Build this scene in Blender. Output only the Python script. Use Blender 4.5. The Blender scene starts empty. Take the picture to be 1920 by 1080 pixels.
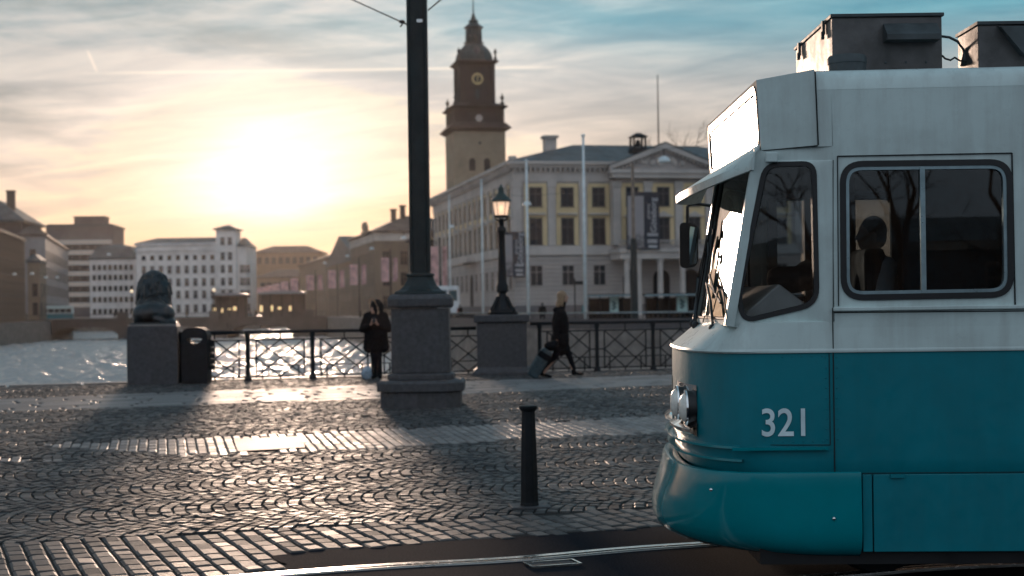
import bpy, bmesh, math, random
import numpy as np
from mathutils import Vector, Matrix
from mathutils.geometry import tessellate_polygon
random.seed(7)
rad = math.radians
SC = bpy.context.scene
COL = SC.collection

# ---------------------------------------------------------------- camera
F = 2750.0            # focal length in photo pixels (1920 wide)
CH = 1.75             # eye height
ROLL = 0.0137
cam_d = bpy.data.cameras.new('camera')
cam_d.sensor_width = 36.0
cam_d.lens = F / 1920 * 36
cam_d.shift_y = 35.0 / 1920
cam_d.clip_start = 0.05
cam_d.clip_end = 6000
cam_d.dof.use_dof = True
cam_d.dof.focus_distance = 9.0
cam_d.dof.aperture_fstop = 2.6
cam = bpy.data.objects.new('camera', cam_d)
COL.objects.link(cam)
cam.location = (0, 0, CH)
# camera up is leaning so that world verticals lean to the left in the picture
cam.matrix_world = Matrix.Translation((0, 0, CH)) @ Matrix.Rotation(rad(90), 4, 'X') @ Matrix.Rotation(-ROLL, 4, 'Z')
SC.camera = cam

# ---------------------------------------------------------------- light and sky
SUN_AZ, SUN_EL = rad(-9.1), rad(5.4)
SD = Vector((math.sin(SUN_AZ) * math.cos(SUN_EL), math.cos(SUN_AZ) * math.cos(SUN_EL), math.sin(SUN_EL)))
sun_d = bpy.data.lights.new('sun', 'SUN')
sun_d.energy = 2.3
sun_d.angle = rad(5.0)
sun_d.color = (1.0, 0.72, 0.54)
sun = bpy.data.objects.new('sun', sun_d)
COL.objects.link(sun)
sun.rotation_euler = SD.to_track_quat('Z', 'Y').to_euler()

class NT:
    """small helper to wire shader nodes"""
    def __init__(s, tree):
        s.t = tree; s.n = tree.nodes; s.l = tree.links
    def node(s, typ, **kw):
        n = s.n.new(typ)
        for k, v in kw.items(): setattr(n, k, v)
        return n
    def put(s, sock, v):
        if isinstance(v, bpy.types.NodeSocket): s.l.new(v, sock)
        elif v is not None: sock.default_value = v
    def m(s, op, a, b=None, c=None, clamp=False):
        n = s.node('ShaderNodeMath', operation=op); n.use_clamp = clamp
        s.put(n.inputs[0], a)
        if b is not None: s.put(n.inputs[1], b)
        if c is not None: s.put(n.inputs[2], c)
        return n.outputs[0]
    def vm(s, op, a, b=None, out=0):
        n = s.node('ShaderNodeVectorMath', operation=op)
        s.put(n.inputs[0], a)
        if b is not None: s.put(n.inputs[1], b)
        return n.outputs[out]
    def mix(s, f, a, b, blend='MIX'):
        n = s.node('ShaderNodeMix', data_type='RGBA', blend_type=blend)
        s.put(n.inputs[0], f); s.put(n.inputs[6], a); s.put(n.inputs[7], b)
        return n.outputs[2]
    def ramp(s, f, pts, interp='LINEAR'):
        n = s.node('ShaderNodeValToRGB'); r = n.color_ramp; r.interpolation = interp
        while len(r.elements) < len(pts): r.elements.new(0.5)
        for e, (p, c) in zip(r.elements, pts):
            e.position = p; e.color = (c[0], c[1], c[2], 1) if len(c) >= 3 else (c[0],) * 3 + (1,)
        s.put(n.inputs[0], f)
        return n.outputs[0]
    def noise(s, vec, scale, detail=3, rough=0.5, dist=0.0):
        n = s.node('ShaderNodeTexNoise'); s.put(n.inputs['Vector'], vec)
        n.inputs['Scale'].default_value = scale; n.inputs['Detail'].default_value = detail
        n.inputs['Roughness'].default_value = rough; n.inputs['Distortion'].default_value = dist
        return n.outputs[0]
    def mapr(s, v, a, b, c=0.0, d=1.0, smooth=False):
        n = s.node('ShaderNodeMapRange'); n.clamp = True
        if smooth: n.interpolation_type = 'SMOOTHSTEP'
        for i, x in enumerate((v, a, b, c, d)): s.put(n.inputs[i], x)
        return n.outputs[0]

W = bpy.data.worlds.new('World'); SC.world = W; W.use_nodes = True
W.node_tree.nodes.clear()
w = NT(W.node_tree)
tc = w.node('ShaderNodeTexCoord')
d = w.vm('NORMALIZE', tc.outputs['Generated'])
sep = w.node('ShaderNodeSeparateXYZ'); w.l.new(d, sep.inputs[0])
dx, dy, dz = sep.outputs
sky = w.node('ShaderNodeTexSky'); sky.sky_type = 'NISHITA'; sky.sun_disc = False
sky.sun_elevation = SUN_EL; sky.sun_rotation = SUN_AZ
sky.air_density = 1.0; sky.dust_density = 2.0; sky.ozone_density = 2.0
nish = w.mix(1.0, sky.outputs[0], (0.0045, 0.0045, 0.0045, 1), 'MULTIPLY')
# azimuth across the view (tan), flattened projection for the cloud streaks
ya = w.m('MAXIMUM', w.m('ABSOLUTE', dy), 0.05)
ta = w.m('DIVIDE', dx, ya)
te = w.m('DIVIDE', dz, ya)
cd = w.vm('DOT_PRODUCT', d, tuple(SD), 1)
ang = w.m('ARCCOSINE', w.m('MINIMUM', cd, 0.99999))           # angle from the sun in radians
azd = w.m('SUBTRACT', ta, math.tan(SUN_AZ))
# clear part by elevation
elev = w.mapr(dz, 0.0, 0.5)
clear = w.ramp(elev, [(0.0, (0.56, 0.31, 0.18)), (0.10, (0.60, 0.40, 0.28)), (0.20, (0.50, 0.43, 0.37)),
                      (0.30, (0.36, 0.41, 0.43)), (0.38, (0.11, 0.37, 0.47)), (0.55, (0.20, 0.38, 0.46)), (1.0, (0.17, 0.28, 0.36))])
# cloud streaks: long, nearly horizontal bands
cv = w.node('ShaderNodeCombineXYZ')
w.put(cv.inputs[0], w.m('MULTIPLY', ta, 3.0))
w.put(cv.inputs[1], w.m('ADD', w.m('MULTIPLY', te, 17.0), w.m('MULTIPLY', ta, 2.2)))
w.put(cv.inputs[2], w.m('MULTIPLY', dy, 0.6))
n1 = w.noise(cv.outputs[0], 1.15, 7, 0.58, 0.35)
cv2 = w.node('ShaderNodeCombineXYZ')
w.put(cv2.inputs[0], w.m('MULTIPLY', ta, 9.0))
w.put(cv2.inputs[1], w.m('ADD', w.m('MULTIPLY', te, 70.0), w.m('MULTIPLY', ta, -6.0)))
n2 = w.noise(cv2.outputs[0], 1.0, 6, 0.6, 0.6)
cl = w.m('ADD', w.m('MULTIPLY', n1, 0.72), w.m('MULTIPLY', n2, 0.28))
cover = w.mapr(cl, 0.37, 0.60, 0, 1, True)
ccol = w.ramp(elev, [(0.0, (0.70, 0.42, 0.27)), (0.10, (0.84, 0.58, 0.43)), (0.20, (0.75, 0.63, 0.55)),
                     (0.30, (0.60, 0.58, 0.56)), (0.45, (0.42, 0.49, 0.53)), (1.0, (0.28, 0.38, 0.44))])
# right top stays clear blue, left top is a darker cloud bank
thin = w.mapr(w.m('ADD', w.m('MULTIPLY', ta, 0.55), te), 0.10, 0.36, 1.0, 0.12, True)
cover = w.m('MULTIPLY', cover, thin)
base = w.mix(cover, clear, ccol)
dark = w.m('MULTIPLY', w.mapr(w.m('SUBTRACT', te, w.m('MULTIPLY', ta, 0.12)), 0.112, 0.195, 0, 1, True), w.mapr(ta, 0.04, -0.28, 0, 0.85, True))
dark = w.m('MULTIPLY', dark, w.mapr(n1, 0.34, 0.56, 1.0, 0.35, True))
front = w.mapr(dy, 0.0, 0.4)
base = w.mix(w.m('MULTIPLY', dark, front), base, (0.085, 0.14, 0.17, 1))
# low warm streaks of cloud under the sun
lowb = w.mapr(w.m('ABSOLUTE', w.m('SUBTRACT', te, w.m('ADD', 0.058, w.m('MULTIPLY', w.m('SUBTRACT', n1, 0.5), 0.09)))), 0.0, 0.014, 1, 0, True)
lowb = w.m('MULTIPLY', lowb, w.mapr(w.noise(cv.outputs[0], 0.9, 2), 0.42, 0.58, 0, 0.6, True))
lowb = w.m('MULTIPLY', lowb, front)
# forward glow around the veiled sun (ellipse, wider than high)
ge = w.m('SQRT', w.m('ADD', w.m('POWER', w.m('MULTIPLY', azd, 0.70), 2.0), w.m('POWER', w.m('MULTIPLY', w.m('SUBTRACT', te, math.tan(SUN_EL) - 0.005), 1.0), 2.0)))
ge = w.m('ADD', ge, w.m('MULTIPLY', w.m('SUBTRACT', n1, 0.5), 0.055))
core = w.m('MULTIPLY', w.m('POWER', w.mapr(ge, 0.096, 0.0, 0, 1), 2.6), w.mapr(te, 0.028, 0.085, 0.15, 1.0, True))
wide = w.m('POWER', w.mapr(ge, 0.34, 0.0, 0, 1), 2.6)
col = w.mix(w.m('MULTIPLY', front, w.m('MULTIPLY', wide, 0.5)), base, w.mix(1.0, base, (1.0, 0.83, 0.76, 1), 'ADD'))
col = w.mix(front, col, w.mix(1.0, col, w.ramp(w.mapr(te, 0.0, 0.16), [(0.0, (0.86, 0.52, 0.33)), (0.28, (0.90, 0.58, 0.38)), (0.55, (0.93, 0.68, 0.53)), (1.0, (0.86, 0.72, 0.64))]), 'DARKEN'))
col = w.mix(lowb, col, (0.70, 0.42, 0.27, 1))
col = w.mix(w.m('MULTIPLY', core, front), col, (1.8, 1.56, 1.46, 1))
col = w.mix(front, col, w.mix(1.0, col, w.ramp(w.m('ADD', w.m('MULTIPLY', n2, 0.6), w.m('MULTIPLY', n1, 0.4)), [(0.36, (0.78, 0.80, 0.84)), (0.50, (0.98, 0.97, 0.97)), (0.64, (1.22, 1.17, 1.12))]), 'MULTIPLY'))
# contrails
def contrail(slope, off, a0, a1, wd, amt):
    dd = w.m('ABSOLUTE', w.m('SUBTRACT', te, w.m('ADD', w.m('MULTIPLY', ta, slope), off)))
    k = w.mapr(dd, 0.0, wd, amt, 0)
    k = w.m('MULTIPLY', k, w.m('MULTIPLY', w.mapr(ta, a0, a0 + 0.06), w.mapr(ta, a1, a1 - 0.03)))
    return w.m('MULTIPLY', k, front)
col = w.mix(contrail(0.0, 0.163, -0.30, 0.04, 0.0016, 0.55), col, (1.1, 0.98, 0.84, 1))
# second short trail top left, steep
dd = w.m('ABSOLUTE', w.m('SUBTRACT', w.m('ADD', ta, w.m('MULTIPLY', te, 0.42)), -0.212))
k2 = w.m('MULTIPLY', w.mapr(dd, 0.0, 0.0016, 0.6, 0), w.m('MULTIPLY', w.mapr(te, 0.163, 0.166), w.mapr(te, 0.180, 0.176)))
col = w.mix(w.m('MULTIPLY', k2, front), col, (1.0, 0.86, 0.74, 1))
# sky behind the camera: pale high cloud
back = w.mapr(dy, 0.2, -0.5, 0, 1, True)
col = w.mix(w.m('MULTIPLY', back, 0.9), col, w.ramp(w.m('ADD', w.m('MULTIPLY', n1, 0.6), w.m('MULTIPLY', elev, 0.4)), [(0.2, (0.19, 0.28, 0.37)), (0.6, (0.54, 0.62, 0.71)), (1.0, (0.40, 0.50, 0.61))]))
col = w.mix(1.0, w.mix(1.0, col, (0.94, 0.94, 0.94, 1), 'MULTIPLY'), nish, 'ADD')
below = w.mapr(dz, -0.02, 0.0)
col = w.mix(below, (0.10, 0.09, 0.085, 1), col)
bg = w.node('ShaderNodeBackground'); w.l.new(col, bg.inputs[0]); bg.inputs[1].default_value = 1.0
wo = w.node('ShaderNodeOutputWorld'); w.l.new(bg.outputs[0], wo.inputs[0])

SC.view_settings.view_transform = 'Standard'
SC.view_settings.look = 'None'
SC.view_settings.exposure = 0.12
SC.view_settings.gamma = 1.0
SC.cycles.max_bounces = 8
SC.cycles.transparent_max_bounces = 16
SC.cycles.volume_bounces = 0
SC.cycles.caustics_reflective = False
SC.cycles.caustics_refractive = False

# ---------------------------------------------------------------- pixel -> world
def ray(px, py):
    ax, ay = px - 960.0, py - 575.0
    c, s = math.cos(ROLL), math.sin(ROLL)
    return ((ax * c - ay * s) / F, (ax * s + ay * c) / F)
def P(px, py, Y):
    rx, ry = ray(px, py)
    return Vector((rx * Y, Y, CH - ry * Y))
GZ = 0.32
def g(Y):
    t = min(max((Y - 12.0) / 16.0, 0.0), 1.0)
    return GZ * (t * t * (3 - 2 * t) * 0.4 + t * 0.6)
def G(px, py):
    rx, ry = ray(px, py)
    Y = CH / ry
    for _ in range(60): Y = 0.5 * Y + 0.5 * (CH - g(Y)) / ry
    return Vector((rx * Y, Y, g(Y)))

# ---------------------------------------------------------------- materials
def pm(name, col, rough=0.6, metal=0.0, var=0.12, scale=4.0, bump=0.0, bscale=30.0, spec=0.5, coat=0.0, dirt=None):
    m = bpy.data.materials.new(name); m.use_nodes = True
    t = NT(m.node_tree); b = m.node_tree.nodes['Principled BSDF']
    tcn = t.node('ShaderNodeTexCoord'); v = tcn.outputs['Object']
    n = t.noise(v, scale, 5, 0.6)
    lo = tuple(c * (1 - var * 1.6) for c in col) + (1,); hi = tuple(min(c * (1 + var * 1.6), 1) for c in col) + (1,)
    c = t.mix(t.mapr(n, 0.3, 0.7), lo, hi)
    if dirt:
        n3 = t.noise(v, dirt[1], 6, 0.7)
        c = t.mix(t.mapr(n3, 0.5, 0.75, 0, dirt[2]), c, tuple(dirt[0]) + (1,))
    t.put(b.inputs['Base Color'], c)
    t.put(b.inputs['Roughness'], t.mapr(t.noise(v, scale * 2.3, 4), 0.3, 0.7, max(rough - 0.08, 0.02), min(rough + 0.08, 1)))
    b.inputs['Metallic'].default_value = metal
    b.inputs['Specular IOR Level'].default_value = spec
    b.inputs['Coat Weight'].default_value = coat
    b.inputs['Coat Roughness'].default_value = 0.05
    if bump:
        bn = t.node('ShaderNodeBump'); bn.inputs['Strength'].default_value = bump; bn.inputs['Distance'].default_value = 0.02
        t.put(bn.inputs['Height'], t.noise(v, bscale, 5, 0.6)); t.put(b.inputs['Normal'], bn.outputs[0])
    return m
def glass(name, tint=(0.8, 0.85, 0.85), alpha=0.75, rough=0.01, ior=1.5):
    """thin pane: see-through with a mirror coat whose strength follows the viewing angle"""
    m = bpy.data.materials.new(name); m.use_nodes = True
    nt = m.node_tree; nt.nodes.clear(); t = NT(nt)
    tr = t.node('ShaderNodeBsdfTransparent'); tr.inputs[0].default_value = tuple(c * alpha for c in tint) + (1,)
    gl = t.node('ShaderNodeBsdfGlossy'); gl.inputs['Roughness'].default_value = rough
    fr = t.node('ShaderNodeFresnel'); fr.inputs[0].default_value = ior
    mx = t.node('ShaderNodeMixShader'); t.l.new(fr.outputs[0], mx.inputs[0]); t.l.new(tr.outputs[0], mx.inputs[1]); t.l.new(gl.outputs[0], mx.inputs[2])
    o = t.node('ShaderNodeOutputMaterial'); t.l.new(mx.outputs[0], o.inputs[0])
    return m
def emis(name, col, s):
    m = bpy.data.materials.new(name); m.use_nodes = True
    b = m.node_tree.nodes['Principled BSDF']; b.inputs['Base Color'].default_value = tuple(col) + (1,)
    b.inputs['Emission Color'].default_value = tuple(col) + (1,); b.inputs['Emission Strength'].default_value = s
    return m

# ---------------------------------------------------------------- mesh helpers
def tag(o, label=None, cat=None, group=None, kind=None):
    if label: o['label'] = label
    if cat: o['category'] = cat
    if group: o['group'] = group
    if kind: o['kind'] = kind
    return o
def empty(name, loc=(0, 0, 0), rz=0.0, label=None, cat=None, group=None, parent=None):
    o = bpy.data.objects.new(name, None); COL.objects.link(o)
    o.location = loc; o.rotation_euler = (0, 0, rz); o.empty_display_size = 0.2
    o.parent = parent
    return tag(o, label, cat, group)
class MB:
    def __init__(s, org=(0, 0, 0)):
        s.v = []; s.f = []; s.mi = []; s.cur = 0; s.o = Vector(org)
    def pt(s, p):
        s.v.append((p[0] - s.o.x, p[1] - s.o.y, p[2] - s.o.z)); return len(s.v) - 1
    def face(s, idx): s.f.append(tuple(idx)); s.mi.append(s.cur)
    def poly(s, pts): s.face([s.pt(p) for p in pts])
    def box(s, a, b):
        x0, y0, z0 = a; x1, y1, z1 = b
        i = [s.pt(p) for p in ((x0, y0, z0), (x1, y0, z0), (x1, y1, z0), (x0, y1, z0), (x0, y0, z1), (x1, y0, z1), (x1, y1, z1), (x0, y1, z1))]
        for q in ((0, 3, 2, 1), (4, 5, 6, 7), (0, 1, 5, 4), (1, 2, 6, 5), (2, 3, 7, 6), (3, 0, 4, 7)): s.face([i[k] for k in q])
        return s
    def cbox(s, c, sz, rz=0.0, rx=0.0, ry=0.0):
        M = Matrix.Translation(c) @ Matrix.Rotation(rz, 4, 'Z') @ Matrix.Rotation(rx, 4, 'X') @ Matrix.Rotation(ry, 4, 'Y')
        h = [k / 2 for k in sz]
        i = [s.pt(M @ Vector(p)) for p in ((-h[0], -h[1], -h[2]), (h[0], -h[1], -h[2]), (h[0], h[1], -h[2]), (-h[0], h[1], -h[2]), (-h[0], -h[1], h[2]), (h[0], -h[1], h[2]), (h[0], h[1], h[2]), (-h[0], h[1], h[2]))]
        for q in ((0, 3, 2, 1), (4, 5, 6, 7), (0, 1, 5, 4), (1, 2, 6, 5), (2, 3, 7, 6), (3, 0, 4, 7)): s.face([i[k] for k in q])
        return s
    def loft(s, rings, closed=True, cap0=False, cap1=False):
        ids = [[s.pt(p) for p in r] for r in rings]
        n = len(ids[0])
        for a, b in zip(ids, ids[1:]):
            for k in range(n if closed else n - 1):
                j = (k + 1) % n
                s.face((a[k], a[j], b[j], b[k]))
        if cap0: s.face(list(reversed(ids[0])))
        if cap1: s.face(ids[-1])
        return s
    def lathe(s, c, prof, n=16, ph=0.0, sx=1.0, sy=1.0, caps=True):
        rings = [[(c[0] + sx * r * math.cos(ph + 2 * math.pi * k / n), c[1] + sy * r * math.sin(ph + 2 * math.pi * k / n), c[2] + z) for k in range(n)] for r, z in prof]
        return s.loft(rings, True, caps, caps)
    def tube(s, pts, r, n=6, closed=False, r1=None):
        pts = [Vector(p) for p in pts]; rings = []
        m = len(pts)
        for i, p in enumerate(pts):
            if closed: t = pts[(i + 1) % m] - pts[i - 1]
            else: t = pts[min(i + 1, m - 1)] - pts[max(i - 1, 0)]
            t.normalize()
            up = Vector((0, 0, 1)) if abs(t.z) < 0.9 else Vector((0, 1, 0))
            a = t.cross(up).normalized(); b = a.cross(t)
            rr = r if r1 is None else r + (r1 - r) * i / (m - 1)
            rings.append([p + a * (rr * math.cos(2 * math.pi * k / n)) + b * (rr * math.sin(2 * math.pi * k / n)) for k in range(n)])
        if closed: rings.append(rings[0])
        return s.loft(rings, True, not closed, not closed)
    def bar(s, a, b, w_, h_=None):
        """square bar between two points"""
        a = Vector(a); b = Vector(b); t = (b - a).normalized()
        up = Vector((0, 0, 1)) if abs(t.z) < 0.95 else Vector((0, 1, 0))
        x = t.cross(up).normalized() * (w_ / 2); y = t.cross(x).normalized() * ((h_ or w_) / 2)
        return s.loft([[a + x + y, a - x + y, a - x - y, a + x - y], [b + x + y, b - x + y, b - x - y, b + x - y]], True, True, True)
    def ell(s, c, r, n=14, m=9, M=None):
        rings = []
        for i in range(m + 1):
            ph = -math.pi / 2 + math.pi * i / m
            cr = max(math.cos(ph), 0.02)
            ring = []
            for k in range(n):
                p = Vector((r[0] * cr * math.cos(2 * math.pi * k / n), r[1] * cr * math.sin(2 * math.pi * k / n), r[2] * math.sin(ph)))
                if M: p = M @ p
                ring.append(p + Vector(c))
            rings.append(ring)
        return s.loft(rings, True, True, True)
    def caps(s, a, b, ra, rb, n=10):
        """tapered capsule"""
        a = Vector(a); b = Vector(b); L = (b - a).length
        t = (b - a).normalized() if L > 1e-6 else Vector((0, 0, 1))
        up = Vector((0, 0, 1)) if abs(t.z) < 0.9 else Vector((0, 1, 0))
        x = t.cross(up).normalized(); y = x.cross(t)
        rings = []
        for (c, r, ph) in [(a, ra, p) for p in (-80, -50, -20)] + [(b, rb, p) for p in (20, 50, 80)]:
            q = rad(ph)
            rings.append([c + t * (r * math.sin(q)) + (x * math.cos(2 * math.pi * k / n) + y * math.sin(2 * math.pi * k / n)) * (r * math.cos(q)) for k in range(n)])
        return s.loft(rings, True, True, True)
    def plate(s, outer, holes, f, g2, side=True):
        """polygon with holes in 2-D; f maps a 2-D point to the front face, g2 to the back face"""
        polys = [[Vector((p[0], p[1], 0)) for p in outer]] + [[Vector((p[0], p[1], 0)) for p in h] for h in holes]
        flat = [p for q in polys for p in q]
        tris = tessellate_polygon(polys)
        fi = [s.pt(f(p)) for p in flat]; bi = [s.pt(g2(p)) for p in flat]
        for t in tris:
            s.face([fi[k] for k in t]); s.face([bi[k] for k in reversed(t)])
        if side:
            o = 0
            for q in polys:
                n = len(q)
                for k in range(n):
                    j = (k + 1) % n
                    s.face((fi[o + k], fi[o + j], bi[o + j], bi[o + k]))
                o += n
        return s
    def build(s, name, mats, parent=None, smooth=False, label=None, cat=None, group=None, kind=None, loc=None, auto=None):
        me = bpy.data.meshes.new(name)
        me.from_pydata(s.v, [], s.f); me.update()
        mats = mats if isinstance(mats, (list, tuple)) else [mats]
        for m in mats: me.materials.append(m)
        if len(mats) > 1: me.polygons.foreach_set('material_index', s.mi)
        bm = bmesh.new(); bm.from_mesh(me); bmesh.ops.recalc_face_normals(bm, faces=bm.faces)
        if auto is not None:
            for e in bm.edges:
                if len(e.link_faces) == 2 and e.calc_face_angle(0) > rad(auto): e.smooth = False
        bm.to_mesh(me); bm.free()
        if smooth or auto is not None: me.polygons.foreach_set('use_smooth', [True] * len(me.polygons))
        o = bpy.data.objects.new(name, me); COL.objects.link(o); o.parent = parent
        if loc is not None: o.location = loc
        elif parent is None: o.location = s.o
        return tag(o, label, cat, group, kind)
def remesh(o, vox, smooth=2):
    r = o.modifiers.new('r', 'REMESH'); r.mode = 'VOXEL'; r.voxel_size = vox; r.use_smooth_shade = True
    if smooth:
        q = o.modifiers.new('s', 'SMOOTH'); q.factor = 0.5; q.iterations = smooth
    return o
def bevel(o, wd, seg=2, ang=35):
    b = o.modifiers.new('b', 'BEVEL'); b.width = wd; b.segments = seg; b.limit_method = 'ANGLE'; b.angle_limit = rad(ang)
    return o
def dup(root, loc, rz=0.0, label=None, scale=None):
    r = root.copy(); COL.objects.link(r); r.location = loc; r.rotation_euler = (0, 0, rz)
    if scale: r.scale = scale
    if label: r['label'] = label
    for ch in list(root.children):
        c = ch.copy(); COL.objects.link(c); c.parent = r
        for gg in list(ch.children):
            q = gg.copy(); COL.objects.link(q); q.parent = c
    return r
def text(body, size, name, mat_, parent=None, loc=(0, 0, 0), rot=(0, 0, 0), depth=0.002, align='CENTER', sx=1.0):
    c = bpy.data.curves.new(name, 'FONT'); c.body = body; c.size = size; c.extrude = depth
    c.offset = size * 0.012; c.align_x = align; c.align_y = 'CENTER'
    tmp = bpy.data.objects.new(name, c); COL.objects.link(tmp)
    bpy.context.view_layer.update()
    me = bpy.data.meshes.new_from_object(tmp.evaluated_get(bpy.context.evaluated_depsgraph_get()))
    bpy.data.objects.remove(tmp)
    o = bpy.data.objects.new(name, me); COL.objects.link(o); o.parent = parent
    o.location = loc; o.rotation_euler = rot; o.scale = (sx, 1, 1)
    me.materials.clear(); me.materials.append(mat_)
    return o

# ================================================================ materials in use
M_granite = pm('granite_grey', (0.056, 0.054, 0.060), 0.6, var=0.22, scale=14, bump=0.25, bscale=60, dirt=((0.05, 0.048, 0.048), 2.5, 0.6))
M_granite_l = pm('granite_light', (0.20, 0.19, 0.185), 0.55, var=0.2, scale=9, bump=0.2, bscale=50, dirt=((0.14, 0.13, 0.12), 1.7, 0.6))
M_iron = pm('dark_iron', (0.010, 0.012, 0.015), 0.55, var=0.2, scale=8, bump=0.08, bscale=40, spec=0.22)
M_iron2 = pm('green_black_iron', (0.016, 0.024, 0.026), 0.5, var=0.2, scale=3, bump=0.15, bscale=25, dirt=((0.035, 0.03, 0.027), 5, 0.4), spec=0.3)
M_bronze = pm('dark_bronze', (0.014, 0.024, 0.030), 0.34, metal=0.3, var=0.3, scale=6, bump=0.25, bscale=18)
M_steel = pm('worn_rail_steel', (0.62, 0.60, 0.58), 0.22, metal=1.0, var=0.1, scale=10)
M_white = pm('white_paint', (0.75, 0.78, 0.78), 0.35, var=0.05)
M_coat = pm('black_cloth', (0.007, 0.008, 0.010), 0.95, var=0.3, scale=20, bump=0.3, bscale=60, spec=0.08)
M_trous = pm('dark_trousers', (0.010, 0.010, 0.013), 0.95, var=0.3, scale=20, spec=0.08)
M_skin = pm('skin', (0.45, 0.27, 0.20), 0.55, var=0.08)
M_hair_b = pm('blonde_hair', (0.26, 0.165, 0.095), 0.5, var=0.35, scale=30, bump=0.5, bscale=70)
M_hair_d = pm('dark_hair', (0.02, 0.014, 0.01), 0.5, var=0.3, scale=30)
M_slabs = pm('worn_slab', (0.29, 0.27, 0.26), 0.33, var=0.18, scale=3, bump=0.15, bscale=40, dirt=((0.13, 0.12, 0.12), 1.3, 0.5))

def stone_mat(name, lo, hi, r0, r1, bstr=0.35):
    m = bpy.data.materials.new(name); m.use_nodes = True
    t = NT(m.node_tree); b = m.node_tree.nodes['Principled BSDF']
    at = t.node('ShaderNodeAttribute'); at.attribute_name = 'tone'
    v = t.node('ShaderNodeTexCoord').outputs['Object']
    n = t.noise(v, 22, 5, 0.65); n2 = t.noise(v, 0.55, 4, 0.6)
    f = t.m('ADD', t.m('MULTIPLY', at.outputs['Fac'], 0.62), t.m('MULTIPLY', t.m('SUBTRACT', t.m('ADD', n, t.m('MULTIPLY', n2, 0.8)), 0.9), 0.9), clamp=True)
    t.put(b.inputs['Base Color'], t.mix(f, tuple(lo) + (1,), tuple(hi) + (1,)))
    t.put(b.inputs['Roughness'], t.mapr(t.m('ADD', t.m('MULTIPLY', at.outputs['Fac'], 0.5), t.m('MULTIPLY', n2, 0.5)), 0.2, 0.8, r0, r1))
    bn = t.node('ShaderNodeBump'); bn.inputs['Strength'].default_value = bstr; bn.inputs['Distance'].default_value = 0.006
    t.put(bn.inputs['Height'], t.noise(v, 75, 4, 0.65)); t.put(b.inputs['Normal'], bn.outputs[0])
    b.inputs['Specular IOR Level'].default_value = 0.45
    return m
M_cob = stone_mat('cobble_granite', (0.022, 0.022, 0.025), (0.115, 0.105, 0.10), 0.76, 0.46, 0.8)
M_sett = stone_mat('large_sett_granite', (0.055, 0.05, 0.05), (0.13, 0.115, 0.11), 0.74, 0.52, 0.8)
M_strip = stone_mat('pale_strip_granite', (0.13, 0.12, 0.12), (0.24, 0.22, 0.21), 0.58, 0.42, 0.4)
M_joint = pm('sand_joint', (0.028, 0.026, 0.025), 0.95, var=0.3, scale=20)
M_asph = pm('asphalt', (0.019, 0.023, 0.032), 0.95, var=0.35, scale=60, bump=0.9, bscale=160, dirt=((0.028, 0.031, 0.040), 0.8, 0.5), spec=0.02)
M_quay = pm('quay_granite', (0.16, 0.145, 0.135), 0.75, var=0.25, scale=1.2, dirt=((0.08, 0.075, 0.07), 0.5, 0.7))
M_land = pm('street_paving', (0.28, 0.25, 0.22), 0.36, var=0.2, scale=0.3)
M_bed = pm('canal_bed', (0.03, 0.03, 0.03), 0.9)

# ================================================================ terrain, water, quays
b = MB(); b.box((-1500, -400, -9), (1500, 3500, -8)); b.build('ground', M_bed, kind='structure')
mw = bpy.data.materials.new('canal_water'); mw.use_nodes = True
t = NT(mw.node_tree); pb = mw.node_tree.nodes['Principled BSDF']
pb.inputs['Base Color'].default_value = (0.42, 0.38, 0.355, 1); pb.inputs['Roughness'].default_value = 0.27; pb.inputs['IOR'].default_value = 2.5  # pale warm base colour stands in for bright sky reflected on the ripples
v = t.node('ShaderNodeTexCoord').outputs['Object']
mp = t.node('ShaderNodeMapping'); t.l.new(v, mp.inputs[0]); mp.inputs['Scale'].default_value = (0.55, 1.3, 1)
h1 = t.noise(mp.outputs[0], 0.8, 6, 0.68, 0.6)
h2 = t.noise(mp.outputs[0], 2.4, 4, 0.6, 0.5)
bn = t.node('ShaderNodeBump'); bn.inputs['Strength'].default_value = 0.6; bn.inputs['Distance'].default_value = 0.5
t.put(bn.inputs['Height'], t.m('ADD', h1, t.m('MULTIPLY', h2, 0.25))); t.put(pb.inputs['Normal'], bn.outputs[0])
def wave_sheet():
    xs_ = np.arange(-130, 70, 0.5); ys_ = []
    y = 24.0
    while y < 545: ys_.append(y); y += 0.42 + max(y - 60, 0) * 0.0028
    ys_ = np.array(ys_); X, Y = np.meshgrid(xs_, ys_)
    r_ = np.random.default_rng(11); Z = np.zeros_like(X)
    for k in range(34):
        wl = r_.uniform(0.9, 3.4); a = r_.normal(-1.45, 0.75); am = 0.0175 * wl ** 0.9
        Z += am * np.sin(2 * np.pi / wl * (X * np.cos(a) + Y * np.sin(a)) + r_.uniform(0, 6.28) + 0.9 * np.sin(X * r_.uniform(.02, .1) + Y * r_.uniform(.02, .1)))
    Z += r_.normal(0, 0.008, Z.shape)
    ny, nx = X.shape
    co = np.stack([X, Y, Z - 3.4], -1).reshape(-1, 3)
    i = np.arange(ny * nx).reshape(ny, nx)
    fc = np.stack([i[:-1, :-1], i[:-1, 1:], i[1:, 1:], i[1:, :-1]], -1).reshape(-1)
    me = bpy.data.meshes.new('canal_water'); me.vertices.add(len(co)); me.vertices.foreach_set('co', co.reshape(-1))
    nf = len(fc) // 4; me.loops.add(nf * 4); me.loops.foreach_set('vertex_index', fc.astype(np.int32))
    me.polygons.add(nf); me.polygons.foreach_set('loop_start', np.arange(0, nf * 4, 4, dtype=np.int32)); me.update(calc_edges=True)
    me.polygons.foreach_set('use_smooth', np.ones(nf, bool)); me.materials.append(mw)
    o = bpy.data.objects.new('canal_water', me); COL.objects.link(o); tag(o, kind='structure')
wave_sheet()

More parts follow.
